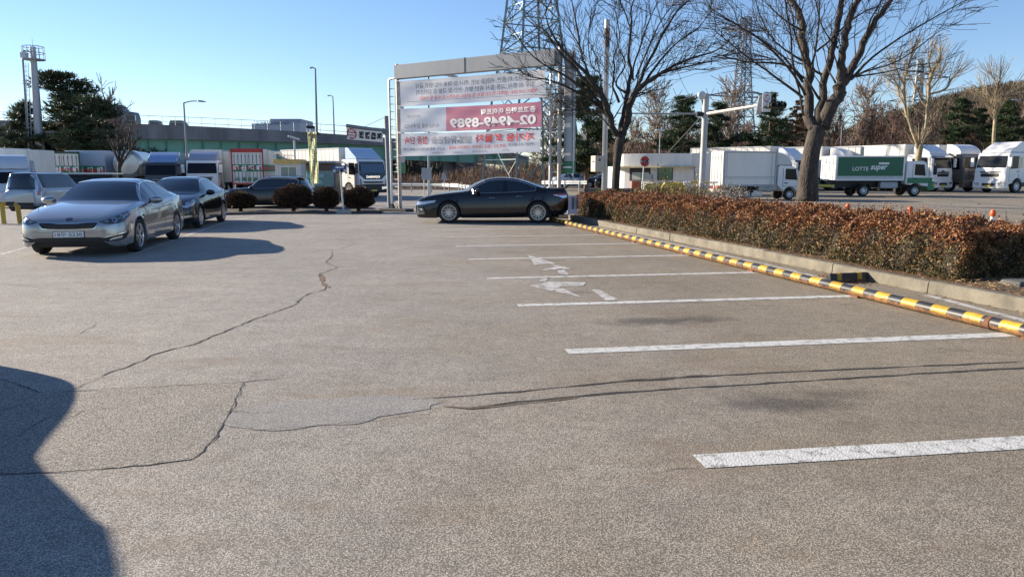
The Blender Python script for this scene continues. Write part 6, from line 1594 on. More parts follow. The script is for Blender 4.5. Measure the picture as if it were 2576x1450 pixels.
def hedge(name, label, t0, t1, n0, n1, h, N, ls, rnd=.25):
    root = empty(name, K((t0+t1)/2, (n0+n1)/2, .14), atan2(KD.y, KD.x), label, 'hedge')
    Lh, Wh = (t1-t0)/2, (n1-n0)/2
    # local x along KD, local y = -KN ; sample points on the box surface (front, back, top, ends)
    A = [2*Lh*h, 2*Lh*h*.5, 4*Lh*Wh, 2*Wh*h*1.3, 2*Wh*h]; pr = np.array(A)/sum(A); k = rg.choice(5, N, p=pr)
    u, v = rg.uniform(-1, 1, N), rg.uniform(0, 1, N); P_ = np.zeros((N, 3)); Nn = np.zeros((N, 3))
    hz = h
    for i, (f, nn) in enumerate(((lambda u, v: (u*Lh, Wh + 0*u, v*hz), (0, 1, .25)), (lambda u, v: (u*Lh, -Wh + 0*u, v*hz), (0, -1, .25)), (lambda u, v: (u*Lh, (v*2-1)*Wh, hz + 0*u), (0, 0, 1)), (lambda u, v: (-Lh + 0*u, u*Wh, v*hz), (-1, 0, .2)), (lambda u, v: (Lh + 0*u, u*Wh, v*hz), (1, 0, .2)))):
        s = k == i; P_[s] = np.stack(f(u[s], v[s]), 1); Nn[s] = nn
    def bump(p): 
        x, y, z = p[:, 0], p[:, 1], p[:, 2]
        return (.05*np.sin(x*2.3+1)*np.cos(y*3+z*4) + .045*np.sin(x*5.7+z*6+y*2) + .03*np.sin(x*13+z*11+y*9))
    d = bump(P_)
    # round the top edges
    for ax, lim in ((1, Wh), (0, Lh)):
        e = np.clip((np.abs(P_[:, ax]) - (lim-rnd))/rnd, 0, 1); e2 = np.clip((P_[:, 2] - (hz-rnd))/rnd, 0, 1)
        r_ = np.sqrt(e*e + e2*e2); f = np.where(r_ > 1, 1/np.maximum(r_, 1e-6), 1)
        P_[:, 2] = np.where((e > 0) & (e2 > 0), hz-rnd + e2*f*rnd, P_[:, 2]); P_[:, ax] = np.where((e > 0) & (e2 > 0), np.sign(P_[:, ax])*(lim-rnd+e*f*rnd), P_[:, ax])
    depth = rg.exponential(.035, N); depth[depth > .14] = .14
    shoots = (k == 2) & (rg.random(N) < .14)
    P_ += Nn/np.linalg.norm(Nn, axis=1, keepdims=True)*(d - depth)[:, None]; P_[shoots, 2] += rg.exponential(.035, shoots.sum())
    P_[:, 2] = np.maximum(P_[:, 2], .02)
    a = rdir(N) + Nn*.25; a /= np.linalg.norm(a, axis=1, keepdims=True); b = np.cross(a, rdir(N)); b /= np.linalg.norm(b, axis=1, keepdims=True)
    sz = ls*rg.uniform(.6, 1.3, N)[:, None]
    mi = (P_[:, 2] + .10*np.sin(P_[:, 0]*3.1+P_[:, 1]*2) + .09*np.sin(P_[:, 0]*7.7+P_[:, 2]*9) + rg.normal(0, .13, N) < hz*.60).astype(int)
    gap = np.sin(P_[:, 0]*4.3 + 2*P_[:, 2])*np.sin(P_[:, 2]*8 + 3*P_[:, 0] + 1) + .6*np.sin(P_[:, 0]*11.7 + P_[:, 1]*6 + P_[:, 2]*5)
    keep = ~((gap > .75) & (rg.random(N) < .75) & (P_[:, 2] < hz*.85)); P_, a, b, sz, mi = P_[keep], a[keep], b[keep], sz[keep], mi[keep]
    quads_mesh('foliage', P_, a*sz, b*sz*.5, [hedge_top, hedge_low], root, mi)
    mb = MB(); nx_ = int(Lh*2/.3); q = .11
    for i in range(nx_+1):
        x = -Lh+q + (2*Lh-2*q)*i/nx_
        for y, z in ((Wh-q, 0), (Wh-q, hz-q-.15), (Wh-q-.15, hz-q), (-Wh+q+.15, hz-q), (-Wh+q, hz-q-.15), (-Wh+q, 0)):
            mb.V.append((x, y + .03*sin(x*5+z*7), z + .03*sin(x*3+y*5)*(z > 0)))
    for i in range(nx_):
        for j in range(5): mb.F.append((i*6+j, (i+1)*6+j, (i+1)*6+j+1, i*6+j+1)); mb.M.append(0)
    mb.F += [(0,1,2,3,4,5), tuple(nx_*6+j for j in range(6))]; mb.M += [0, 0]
    mb.build('stems', mat('hedge_inner_shade', (.035, .026, .016), .95, var=.5, scale=12, bump=1), root)  # solid dark core, painting the shade seen through gaps in the leaves
    mb = MB()
    for _ in range(160):
        x, y = random.uniform(-Lh, Lh), random.choice((Wh-.05, -Wh+.05, random.uniform(-Wh, Wh))); z = hz - .05
        mb.tube([(x, y, z), (x+random.uniform(-.05, .05), y+random.uniform(-.05, .05), z+random.uniform(.08, .2))], .0035, 3, cap=False)
    mb.build('shoot', twigm, root)
    return root
random.seed(3)
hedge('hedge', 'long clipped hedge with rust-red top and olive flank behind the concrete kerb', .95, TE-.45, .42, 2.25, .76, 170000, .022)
# ---------------- round bushes on the dark island
yew = leafmat('yew_dark', [(.022, .014, .011), (.05, .03, .02), (.10, .058, .034), (.19, .11, .06)], 14, trans=.1)
isl = mat('island_soil', (.05, .04, .032), .95, var=.4, scale=6, bump=1)
a_ = [G(*p) for p in ((545, 541), (700, 538), (855, 537), (955, 537), (950, 527), (850, 522), (700, 521), (560, 526))]
V2, F2 = fill([(p.x, p.y) for p in a_], .5); mb = MB(); mb.add([(v.x, v.y, gz(v.x, v.y) + .05 + .03*sin(v.x*3)*sin(v.y*4)) for v in V2], F2)
tag(mb.build('soil', isl, smooth=True), kind='structure')
mb = MB(); 
for i in range(len(a_)):
    p, q = a_[i], a_[(i+1) % len(a_)]; d = (q-p).normalized(); n = Vector((-d.y, d.x, 0))*.07
    mb.add([p-n+Vector((0,0,-.1)), p+n+Vector((0,0,-.1)), p+n+Vector((0,0,.09)), p-n+Vector((0,0,.09)), q-n+Vector((0,0,-.1)), q+n+Vector((0,0,-.1)), q+n+Vector((0,0,.09)), q-n+Vector((0,0,.09))], [(0,4,7,3),(1,2,6,5),(3,7,6,2)])
tag(mb.build('kerb', mat('kerb_dark', (.09, .08, .075), .9, var=.3)), kind='structure')
def bush(name, label, c, rx, ry, rz, N, leaf, grp, ls=.04, zc=None, spiky=.25, par=None):
    o = empty(name, c, 0, label, 'bush', grp); zc = rz*.98 if zc is None else zc
    u = rdir(N); k = .86 + .14*rg.random(N)**.5
    bmp = 1 + .07*np.sin(u[:, 0]*5+c[0]*3)*np.cos(u[:, 1]*6+c[0]) + .06*np.sin(u[:, 2]*7+u[:, 0]*4+c[0]*5)
    P_ = u*np.array([rx, ry, rz])*(k*bmp)[:, None]; sp = rg.random(N) < spiky; P_[sp] *= (1 + rg.exponential(.03, sp.sum()))[:, None]
    P_[:, 2] = np.where(P_[:, 2] < -rz*.75, -rz*.75 + rg.random(N)*.05, P_[:, 2]); P_[:, 2] += zc
    a = u + rdir(N)*.6; a /= np.linalg.norm(a, axis=1, keepdims=True); b = np.cross(a, rdir(N)); sz = ls*rg.uniform(.6, 1.4, N)[:, None]
    quads_mesh('foliage', P_, a*sz, b*sz*.35, leaf, o)
    bm = bmesh.new(); bmesh.ops.create_icosphere(bm, subdivisions=3, radius=1)
    for v in bm.verts: v.co = Vector((v.co.x*rx*.84, v.co.y*ry*.84, max(-rz*.72, v.co.z*rz*.84) + zc))
    me = bpy.data.meshes.new('stems'); bm.to_mesh(me); bm.free(); me.materials.append(MATS['hedge_inner_shade']); q = bpy.data.objects.new('stems', me); COL.objects.link(q); q.parent = o  # dark core again: the bush's inner shade is put into its colour
    MB().tube([(0, 0, 0), (.03, 0, zc*.5)], [.09, .06], 8).build('trunk', twigm, o)
    return o
D_ = 30.0
for x0, x1, y0, lab in ((567, 643, 484, 'low wide round bush nearest the dark saloon'), (690, 786, 467, 'largest round bush, in front of the tail of the black sport utility car'), (790, 851, 473, 'narrowest round bush, between the two big ones'), (862, 941, 473, 'dark round bush right of the blue exit arrow sign')):
    k = mpp(D_); b_ = P((x0+x1)/2, 530, D_); h_ = P(0, y0, D_).z - P(0, 531, D_).z
    bush('round_bush', lab, (b_.x, D_, gz(b_.x, D_)+.03), (x1-x0)/2*k, (x1-x0)/2*k*.9, h_/2*.98, 20000, yew, 'clipped round bushes on the island', .035, h_/2*1.0+.05)
# ---------------- leaf litter
lit = leafmat('dry_leaf', [(.12, .06, .03), (.28, .15, .07), (.42, .26, .14)], 30, trans=.15)
N = 5200; t = rg.uniform(-3, TE-1, N); n_ = .15 + np.abs(rg.normal(0, .14, N)); z = .165 + rg.random(N)*.02
drop = rg.random(N) < .12; n_[drop] = -np.abs(rg.normal(0, .12, drop.sum())); z[drop] = .012
pile = rg.random(N) < .2; t[pile] = 2.35 + rg.normal(0, .22, pile.sum()); n_[pile] = -.28 + rg.normal(0, .14, pile.sum()); z[pile] = .01 + rg.random(pile.sum())*.1*np.exp(-((t[pile]-2.35)**2)/.05)
n_[pile] = np.minimum(n_[pile], -.02)
C = np.array([tuple(K(a, b)) for a, b in zip(t, n_)]); C[:, 2] = z
a = rdir(N); a[:, 2] *= .35; b = np.cross(a, rdir(N)); b[:, 2] *= .4; sz = .024*rg.uniform(.5, 1.4, N)[:, None]
tag(quads_mesh('fallen_leaves', C, a*sz, b*sz*.6, lit), 'dry brown fallen leaves along the kerb and piled by the striped bar', kind='stuff')
N = 3500; t = rg.uniform(-4, 1.0, N); n_ = rg.uniform(.2, 2.2, N)
C = np.array([tuple(K(a_, b_)) for a_, b_ in zip(t, n_)]); C[:, 2] = .17 + rg.random(N)*.03
a = rdir(N); a[:, 2] = np.abs(a[:, 2])*.5; b = np.cross(a, rdir(N)); sz = .05*rg.uniform(.5, 1.4, N)[:, None]
tag(quads_mesh('dry_grass', C, a*sz, b*sz*.1, leafmat('straw', [(.2, .13, .06), (.42, .30, .16)], 20)), 'flattened straw coloured grass at the near end of the planting bed', kind='stuff')
p = K(.45, 1.0, .15); o = empty('stone_block', p, .3, 'flat grey stone block lying in shade at the near end of the hedge', 'stone')
MB().box((0, 0, .03), (.5, .3, .10)).build('stone', mat('stone_shaded', (.1, .1, .095), .9, var=.3), o, bev=.03)  # shade on the block is put into its dark base colour
# ------------------------------------------------------------------ trees
def grow(mb, p, d, L, r, lev, rs, opt):
    """one branch and its children; opt: nseg, curv, up, kids, kratio, kangle, rmin"""
    ns = max(3, min(7, int(L/opt.get('seg', .35)))); pts = [p.copy()]; dd = d.copy(); rad = [r]
    for i in range(ns):
        dd = (dd + Vector((rs.gauss(0, 1), rs.gauss(0, 1), rs.gauss(0, 1)))*opt['curv'] + Vector((0, 0, opt['up']))).normalized()
        pts.append(pts[-1] + dd*L/ns); rad.append(max(opt['rmin'], r*(1-.75*(i+1)/ns)))
    mb.tube(pts, rad, 5 if r > .03 else (4 if r > .015 else 3), cap=False)
    if lev > 0:
        nk = opt['kids'][lev-1]
        nk = max(1, int(nk*rs.uniform(.7, 1.25)))
        for k in range(nk): child(mb, pts, rad, rs.uniform(.18, 1), L, lev, rs, opt)
def child(mb, pts, rad, f, L, lev, rs, opt, lmul=1):
    n = len(pts)-1; i = min(n-1, int(f*n)); g = f*n - i; p = pts[i].lerp(pts[i+1], g); d = (pts[i+1]-pts[i]).normalized()
    r = rad[i]*(1-g) + rad[i+1]*g
    ax = d.orthogonal(); ax.rotate(Matrix.Rotation(rs.uniform(0, 2*pi), 3, d)); ang = radians(rs.uniform(*opt['kangle']))
    nd = d.copy(); nd.rotate(Matrix.Rotation(ang, 3, ax)); 
    if nd.z < 0 and opt['up'] > 0: nd.z *= .3
    nd.normalize()
    grow(mb, p, nd, L*opt['kratio']*rs.uniform(.6, 1.25)*(1.15-.55*f)*lmul, max(opt['rmin'], r*.6), lev-1, rs, opt)
def limbs_tree(name, label, base, limbs, D0, conv, rs, opts, barkm, twm, cat='tree', rscale=1, trunkn=12, sw=.9):
    """limbs: list of lists of (px,py,r_px[,depth]) ; first one(s) are the trunk"""
    o = empty(name, base, 0, label, cat); tr = MB(); tw = MB(); B = Vector(base)
    for li, (kind, pl) in enumerate(limbs):
        pts = []; rad = []; dsl = rs.uniform(-.45, .45) if kind != 'trunk' else 0
        L = 0
        for i, q in enumerate(pl):
            x, y = conv(q[0], q[1]); k0 = P(x, y, D0)
            if pts: L += (k0 - last).length
            last = k0
            dep = D0 + dsl*L*sw + (q[3] if len(q) > 3 else 0)
            pts.append(P(x, y, dep) - B); rad.append(q[2]*mpp(D0)*opts['px']*rscale)
        # smooth by subdivision
        sp = [pts[0]]; sr = [rad[0]]
        for i in range(len(pts)-1):
            p0, p1, p2, p3 = pts[max(i-1, 0)], pts[i], pts[i+1], pts[min(i+2, len(pts)-1)]
            for t in (.33, .66, 1):
                sp.append(.5*((2*p1) + (p2-p0)*t + (2*p0-5*p1+4*p2-p3)*t*t + (3*p1-p0-3*p2+p3)*t**3)); sr.append(rad[i]*(1-t)+rad[i+1]*t)
        sr = [max(r_, opts['rmin']) for r_ in sr]
        sp = [q + Vector((rs.gauss(0, 1), rs.gauss(0, 1), 0))*min(.03, sr[i]*.25)*(0 if kind == 'trunk' else 1) if 0 < i < len(sp)-1 else q for i, q in enumerate(sp)]
        tr.tube(sp, sr, trunkn if sr[0] > .06 else 7, cap=True)
        Lt = sum((sp[i+1]-sp[i]).length for i in range(len(sp)-1))
        nk = int(Lt*opts['dens'].get(kind, 0))
        for _ in range(nk):
            f = rs.uniform(.12 if kind != 'trunk' else .6, 1) ** .8
            child(tw, sp, [max(opts['rmin'], r_*opts['cr']) for r_ in sr], f, opts['clen'], opts['lev'], rs, opts)
        if kind != 'trunk': 
            for _ in range(3): child(tw, sp, sr, .995, opts['clen']*1.2, opts['lev'], rs, opts)
    tr.build('trunk', barkm, o, smooth=True, ang=180); tw.build('crown', twm, o)
    return o
def bark(name, c1, c2, sc=9):
    m = bpy.data.materials.new(name); m.use_nodes = True; n = m.node_tree; N = n.nodes; L = n.links.new; b = N['Principled BSDF']; b.inputs['Roughness'].default_value = .9
    tc = N.new('ShaderNodeTexCoord'); mp = N.new('ShaderNodeMapping'); mp.inputs['Scale'].default_value = (1, 1, .4); L(tc.outputs['Object'], mp.inputs[0])
    z = N.new('ShaderNodeTexNoise'); z.inputs['Scale'].default_value = sc; z.inputs['Detail'].default_value = 8; z.inputs['Roughness'].default_value = .7; L(mp.outputs[0], z.inputs[0])
    r = N.new('ShaderNodeValToRGB'); r.color_ramp.elements[0].position = .35; r.color_ramp.elements[1].position = .65; r.color_ramp.elements[0].color = c1 + (1,); r.color_ramp.elements[1].color = c2 + (1,)
    L(z.outputs[0], r.inputs[0]); L(r.outputs[0], b.inputs['Base Color'])
    z2 = N.new('ShaderNodeTexNoise'); z2.inputs['Scale'].default_value = sc*4; z2.inputs['Detail'].default_value = 6; L(mp.outputs[0], z2.inputs[0])
    bp = N.new('ShaderNodeBump'); bp.inputs['Strength'].default_value = 1; bp.inputs['Distance'].default_value = .03; L(z2.outputs[0], bp.inputs['Height']); L(bp.outputs[0], b.inputs['Normal'])
    return m
barkB = bark('bark_grey', (.022, .018, .015), (.095, .077, .061)); twB = mat('twig_grey', (.065, .047, .038), .85, var=.2)
cB = lambda x, y: ((2600 + x/2.0718)/1.4913, y/3.0897)
rs = random.Random(12)
D_ = 15.5; base = P(2027, 545, D_); base = (base.x, D_, .14)
L_B = [('trunk', [(884,1560,92), (889,1450,82), (900,1300,71), (925,1150,66), (950,1050,68), (965,980,60)]),
 ('limb', [(935,1010,45), (900,900,42), (893,750,38), (893,600,36), (880,450,33), (850,300,31), (838,150,30), (800,60,26), (720,-60,20), (650,-220,12)]),
 ('limb', [(975,980,45), (1000,780,32), (1030,600,30), (1075,400,27), (1110,250,25), (1150,50,24), (1185,-100,19), (1230,-350,11)]),
 ('limb', [(1000,990,60), (1060,850,54), (1120,720,50), (1145,600,40), (1160,450,29), (1180,300,27), (1200,180,28), (1240,80,24), (1300,-60,18), (1380,-300,10)]),
 ('limb', [(1100,780,44), (1150,680,38), (1200,600,32), (1290,400,27), (1400,200,24), (1500,50,20), (1600,-120,14), (1700,-350,8)]),
 ('thin', [(1220,620,14), (1400,440,9), (1600,300,7), (1850,150,5), (2120,0,3)]),
 ('thin', [(1180,640,10), (1330,560,7), (1600,470,5), (1900,250,3)]),
 ('thin', [(852,640,11), (700,440,8), (500,290,6), (300,170,5), (50,10,3)]),
 ('thin', [(870,740,12), (780,580,10), (600,380,8), (400,230,5), (130,90,3)]),
 ('thin', [(860,610,12), (700,500,9), (400,480,6), (120,400,3)]),
 ('thin', [(850,760,12), (640,600,9), (400,430,6), (120,200,3)]),
 ('thin', [(856,900,9), (820,700,8), (770,500,8), (760,300,7), (720,50,6), (690,-150,4)]),
 ('thin', [(925,530,11), (955,330,8), (975,150,7), (985,-50,5)]),
 ('thin', [(1000,580,11), (880,500,8), (800,300,8), (770,120,6), (720,-20,4)]),
 ('thin', [(960,400,9), (1080,300,8), (1250,140,6), (1450,40,4)]),
 ('thin', [(980,770,12), (920,680,9), (880,560,6), (850,420,4)]),
 ('thin', [(1330,330,9), (1380,150,7), (1480,-20,5)]),
 ('thin', [(1130,380,8), (1020,250,6), (960,60,4), (940,-100,3)]),
 ('thin', [(845,470,9), (640,330,6), (520,120,4), (460,-100,3)]),
 ('thin', [(840,240,9), (700,150,6), (560,20,4)]),
 ('thin', [(1230,600,8), (1500,560,5), (1650,520,3)])]
opB = dict(px=.93/3.0897, rmin=.0042, dens={'limb': 3.2, 'thin': 6.5, 'trunk': 0}, cr=.33, clen=2.3, lev=2, curv=.085, up=.045, kids=[6, 7], kratio=.5, kangle=(22, 55), seg=.16)
limbs_tree('forked_tree', 'big bare forked tree with thick grey trunk rising out of the hedge', base, L_B, D_, cB, rs, opB, barkB, twB)
cA = lambda x, y: ((1850 + x/2.862)/1.4913, y/4.268)
cA5 = lambda x, y: ((2100 + x/2.9 - 1850)*2.862, (300 + y/2.9)*2.862)
barkA = bark('bark_dark', (.022, .018, .016), (.075, .062, .05), 12); twA = mat('twig_dark', (.042, .032, .028), .85, var=.2)
rs = random.Random(5); D_ = 25.5; base = P(1548, 505, D_); base = (base.x, D_, .14)
tk = [cA5(x, y) for x, y in ((600, 1390), (602, 1290), (606, 1100), (620, 900), (640, 720), (650, 600))]
L_A = [('trunk', [(tk[0][0], tk[0][1], 52), (tk[1][0], tk[1][1], 46), (tk[2][0], tk[2][1], 44), (tk[3][0], tk[3][1], 44), (tk[4][0], tk[4][1], 50), (1375, 1440, 52)]),
 ('limb', [(1350,1470,34), (1290,1400,32), (1240,1250,34), (1190,1080,34), (1100,930,28), (1000,800,20), (850,640,15), (700,480,13), (600,300,8), (560,150,5)]),
 ('limb', [(1200,1100,20), (1080,960,20), (960,840,16), (860,700,12), (740,600,9), (620,430,8), (520,280,5)]),
 ('limb', [(1230,1200,20), (1080,1040,18), (930,930,15), (750,800,11), (550,700,8), (380,560,6), (200,300,4)]),
 ('limb', [(1240,1260,18), (1050,1080,16), (820,950,12), (600,860,9), (420,830,6), (250,740,4)]),
 ('limb', [(1060,880,14), (1000,740,13), (950,600,12), (920,450,11), (890,250,9), (840,0,6)]),
 ('limb', [(1370,1440,34), (1400,1250,30), (1430,1050,26), (1455,900,22), (1475,750,18), (1450,600,15), (1480,300,12), (1480,100,8), (1530,-60,4)]),
 ('limb', [(1390,1450,40), (1450,1230,38), (1490,1060,36), (1600,920,28), (1750,820,21), (1950,700,15), (2150,620,11), (2400,540,7), (2570,400,4)]),
 ('limb', [(1480,1080,26), (1560,900,19), (1620,760,17), (1700,600,15), (1830,350,13), (1980,110,9), (2110,0,5), (2160,-100,3)]),
 ('limb', [(1590,930,20), (1720,830,15), (1900,760,12), (2150,700,8), (2400,650,4)]),
 ('limb', [(1500,860,12), (1500,720,10), (1560,560,10), (1600,420,9), (1680,200,6), (1750,50,4)]),
 ('limb', [(1350,1100,16), (1290,950,12), (1280,900,11), (1300,750,9), (1295,600,8), (1360,420,6), (1300,100,4)]),
 ('limb', [(1600,940,18), (1740,720,13), (1950,480,9), (2200,300,6), (2330,120,3)]),
 ('limb', [(1420,1000,14), (1330,930,11), (1330,850,9), (1420,680,8), (1330,480,6), (1330,200,4)]),
 ('thin', [(1210,1240,9), (1120,1180,8), (1000,1220,6), (860,1180,3)]), ('thin', [(1260,1380,9), (1150,1250,7), (1050,1210,4)]),
 ('limb', [(1530,830,10), (1680,480,8), (1780,260,6), (1920,60,4)]), ('thin', [(940,520,8), (870,400,6), (700,150,4), (640,-40,3)]),
 ('thin', [(1140,960,9), (1150,800,8), (1050,700,6), (1020,400,5), (1060,100,3)]), ('thin', [(1470,300,8), (1400,100,6), (1320,-80,3)])]
opA = dict(px=1/4.268, rmin=.0068, dens={'limb': 5, 'thin': 6.5, 'trunk': 0}, cr=.4, clen=2.6, lev=2, curv=.085, up=.045, kids=[6, 8], kratio=.52, kangle=(20, 52), seg=.2)
limbs_tree('spreading_tree', 'bare vase-shaped tree with dark trunk overlapping the gantry and banners', base, L_A, D_, cA, rs, opA, barkA, twA, rscale=.95)
# pollarded pale trees
barkP = bark('bark_pale', (.16, .12, .07), (.42, .35, .22), 5); twP = mat('twig_pale', (.32, .25, .15), .8, var=.2)
opP = dict(px=.8/3.0897, rmin=.013, dens={'limb': 15, 'thin': 22, 'trunk': 14}, cr=.25, clen=4.2, lev=1, curv=.07, up=.10, kids=[3], kratio=.5, kangle=(15, 50), seg=.5)
rs = random.Random(31); D_ = 54; b_ = P(2290, 472, D_)
L_P = [('trunk', [(1735,1440,26), (1740,1300,25), (1755,1180,28), (1765,1120,26)]),
 ('limb', [(1750,1160,18), (1700,1010,13), (1660,900,12), (1640,780,13), (1635,650,14), (1655,560,13), (1690,460,10), (1700,390,6)]),
 ('thin', [(1640,660,9), (1590,570,8), (1560,490,6)]), ('thin', [(1640,740,8), (1570,640,6), (1540,600,4)]), ('thin', [(1650,830,7), (1600,740,5), (1590,690,4)]),
 ('limb', [(1770,1130,15), (1800,1000,12), (1815,870,12), (1832,700,17), (1850,570,17), (1905,480,12), (1925,410,7)]), ('thin', [(1835,700,8), (1900,620,7), (1925,560,5)]),
 ('limb', [(1845,730,9), (1960,695,9), (2000,620,8), (2050,570,4)]), ('thin', [(1845,560,10), (1830,480,8), (1850,400,5)]), ('thin', [(1815,800,7), (1760,740,6), (1745,690,4)])]
limbs_tree('pollarded_tree', 'pale twin-stemmed pollarded tree standing in front of the parked lorries', (b_.x, D_, 0), L_P, D_, cB, rs, opP, barkP, twP)
opP2 = dict(opP); D_ = 60; b_ = P(2500, 465, D_)
L_P2 = [('trunk', [(2325,1400,14), (2330,1130,14), (2342,950,14), (2345,850,13)]), ('limb', [(2345,850,12), (2348,770,11), (2362,680,10), (2380,620,7), (2385,560,4)]),
 ('thin', [(2348,780,7), (2290,740,6), (2240,700,4)]), ('thin', [(2355,750,7), (2440,730,6), (2500,700,4), (2560,680,3)]), ('thin', [(2340,840,7), (2290,800,5), (2240,780,4)]), ('thin', [(2362,690,6), (2340,620,5), (2300,560,3)])]
limbs_tree('pollarded_tree', 'smaller pale pollarded tree near the right edge behind the big white lorry', (b_.x, D_, 0), L_P2, D_, cB, rs, opP2, barkP, twP)
# sprout fans low on the pollards
# ---------------- prototypes for the wood
def bare_proto(seed, H, spread, m_, rmin=.022, kids=(4, 5), n0=20, up=.06):
    rs = random.Random(seed); root = empty('bare_tree'); tr = MB(); tw = MB()
    pts = [Vector((0, 0, -.3))]; d = Vector((0, 0, 1)); ns = 9; rad = [H*.016]
    for i in range(ns): d = (d + Vector((rs.gauss(0, .06), rs.gauss(0, .06), .1))).normalized(); pts.append(pts[-1]+d*H*.85/ns); rad.append(H*.016*(1-.85*(i+1)/ns))
    tr.tube(pts, rad, 6); opt = dict(rmin=rmin, curv=.12, up=up, kids=list(kids), kratio=.5, kangle=(25, 60), seg=.7)
    for k in range(n0): child(tw, pts, [r_*.9 for r_ in rad], .22 + .76*(k+.5)/n0, spread, 3 if False else 2, rs, opt)
    tr.build('trunk', m_, root, smooth=True); tw.build('crown', m_, root)
    return root
wood_b = mat('wood_brown', (.155, .098, .075), .9, var=.25, scale=.6); wood_g = mat('wood_grey', (.24, .185, .14), .9, var=.25, scale=.6)
pines = leafmat('pine_needles', [(.008, .018, .008), (.02, .04, .016), (.04, .07, .025), (.08, .10, .04)], 2.2, trans=.1)
pines_b = leafmat('pine_rusty', [(.03, .018, .01), (.09, .05, .025), (.2, .11, .055)], 2.0, trans=.1)
def pine_proto(seed, H, R, N, lm, clump=.55, nb=46, base=.15, droop=0, ls=.16, name='pine_tree'):
    rs = random.Random(seed); root = empty(name); tr = MB(); tr.tube([(0, 0, -.3), (.1, 0, H*.5), (0, .05, H*.97)], [H*.018, H*.012, .02], 7)
    C = []; 
    for k in range(nb):
        f = base + (1-base)*(k+rs.random())/nb; z0 = H*f; L = R*(1-f)**.65*rs.uniform(.55, 1.15) + .25; a = rs.uniform(0, 2*pi); rise = rs.uniform(-.1, .35) - droop
        e = Vector((cos(a)*L, sin(a)*L, L*rise)); tr.tube([(0, 0, z0), Vector((0, 0, z0))+e*.5+Vector((0, 0, -.04*L)), Vector((0, 0, z0))+e], [.05, .035, .015], 4, cap=False)
        nc = max(2, int(L/.55))
        for j in range(nc):
            g = .3 + .7*(j+rs.random()*.6)/nc; C.append((Vector((0, 0, z0))+e*g+Vector((rs.gauss(0, .15), rs.gauss(0, .15), rs.gauss(0, .1)+.06)), clump*rs.uniform(.5, 1.1)))
    C.append((Vector((0, 0, H)), clump*.6))
    per = max(10, N//len(C)); cen = np.repeat(np.array([tuple(c[0]) for c in C]), per, 0); rad = np.repeat(np.array([c[1] for c in C]), per)
    n = len(cen); u = rdir(n); P_ = cen + u*(rad*rg.random(n)**.5)[:, None]*np.array([1, 1, .5]); a = u*.7 + rdir(n)*.5 + np.array([0, 0, .35]); a /= np.linalg.norm(a, axis=1, keepdims=True)
    b = np.cross(a, rdir(n)); sz = ls*rg.uniform(.6, 1.3, n)[:, None]
    tr.build('trunk', wood_b, root); quads_mesh('crown', P_, a*sz, b*sz*.22, lm, root)
    return root
protos = {'b0': bare_proto(1, 10, 4.0, wood_b, rmin=.026, n0=54, kids=(7, 8)), 'b1': bare_proto(2, 9, 4.0, wood_g, rmin=.026, n0=58, kids=(7, 9)), 'b2': bare_proto(3, 11, 3.6, wood_b, rmin=.026, n0=54, kids=(7, 8), up=.14),
  'b3': bare_proto(9, 9.5, 6.0, wood_g, rmin=.022, n0=60, kids=(8, 9), up=.10),
  'p0': pine_proto(4, 10, 3.6, 26000, pines, clump=.75, nb=60), 'p1': pine_proto(5, 9, 3.2, 24000, pines, base=.05, nb=66, clump=.7), 'r0': pine_proto(6, 9.5, 2.8, 18000, pines_b, base=.05, nb=60, droop=.1, clump=.4, name='larch_tree')}
used = set()
def plant(kind, px, D_, ytop, label, group, zb=None, wide=1, cat='tree'):
    H = {'b3': 9.5, 'b0': 10, 'b1': 9, 'b2': 11, 'p0': 10, 'p1': 9, 'r0': 9.5}[kind]
    z0 = hz_(P(px, 430, D_).x, D_) if zb is None else zb; p = P(px, ytop, D_); s = (p.z - z0)/(H*.97)
    if kind in used: o = copy_tree(protos[kind])
    else: o = protos[kind]; used.add(kind)
    o.location = (p.x, D_, z0); o.scale = (s*wide, s*wide, s); o.rotation_euler = (0, 0, random.uniform(0, 6.28)); tag(o, label, cat, group); return o
# hills: brown ridge at the right and the bank behind the gantry
def hz_(x, y):
    a = x/y if y > 0 else 0
    r = sm((a - .33)/.36)
    h = 1.5*sm((y-78)/14)*sm((a+.12)/.1) + (6 + 17*r)*sm((y-95)/120)*sm((a-.02)/.12)
    h += 4.3*sm((y-143)/10)*(1-sm((a+.1)/.1))
    h += .5*sin(x*.13)*sin(y*.07)*sm((y-90)/30)
    return h + gz(x, y)
hm = bpy.data.materials.new('hill_floor'); hm = mat('hill_floor', (.10, .066, .045), .95, var=.45, scale=.25, bump=1, bscale=2)
mb = MB(); ax = [-.95 + i*.025 for i in range(85)]; dy = [74, 78, 82, 86, 90, 95, 100, 110, 120, 130, 140, 146, 152, 160, 175, 190, 210, 240, 280]
for y in dy:
    for a_ in ax: mb.V.append((a_*y, y, hz_(a_*y, y) + (.02 if y > 80 else -.3)))
n = len(ax); mb.F = [(j*n+i, j*n+i+1, (j+1)*n+i+1, (j+1)*n+i) for j in range(len(dy)-1) for i in range(n-1)]; mb.M = [0]*len(mb.F)
tag(mb.build('hill', hm, smooth=True), kind='structure')
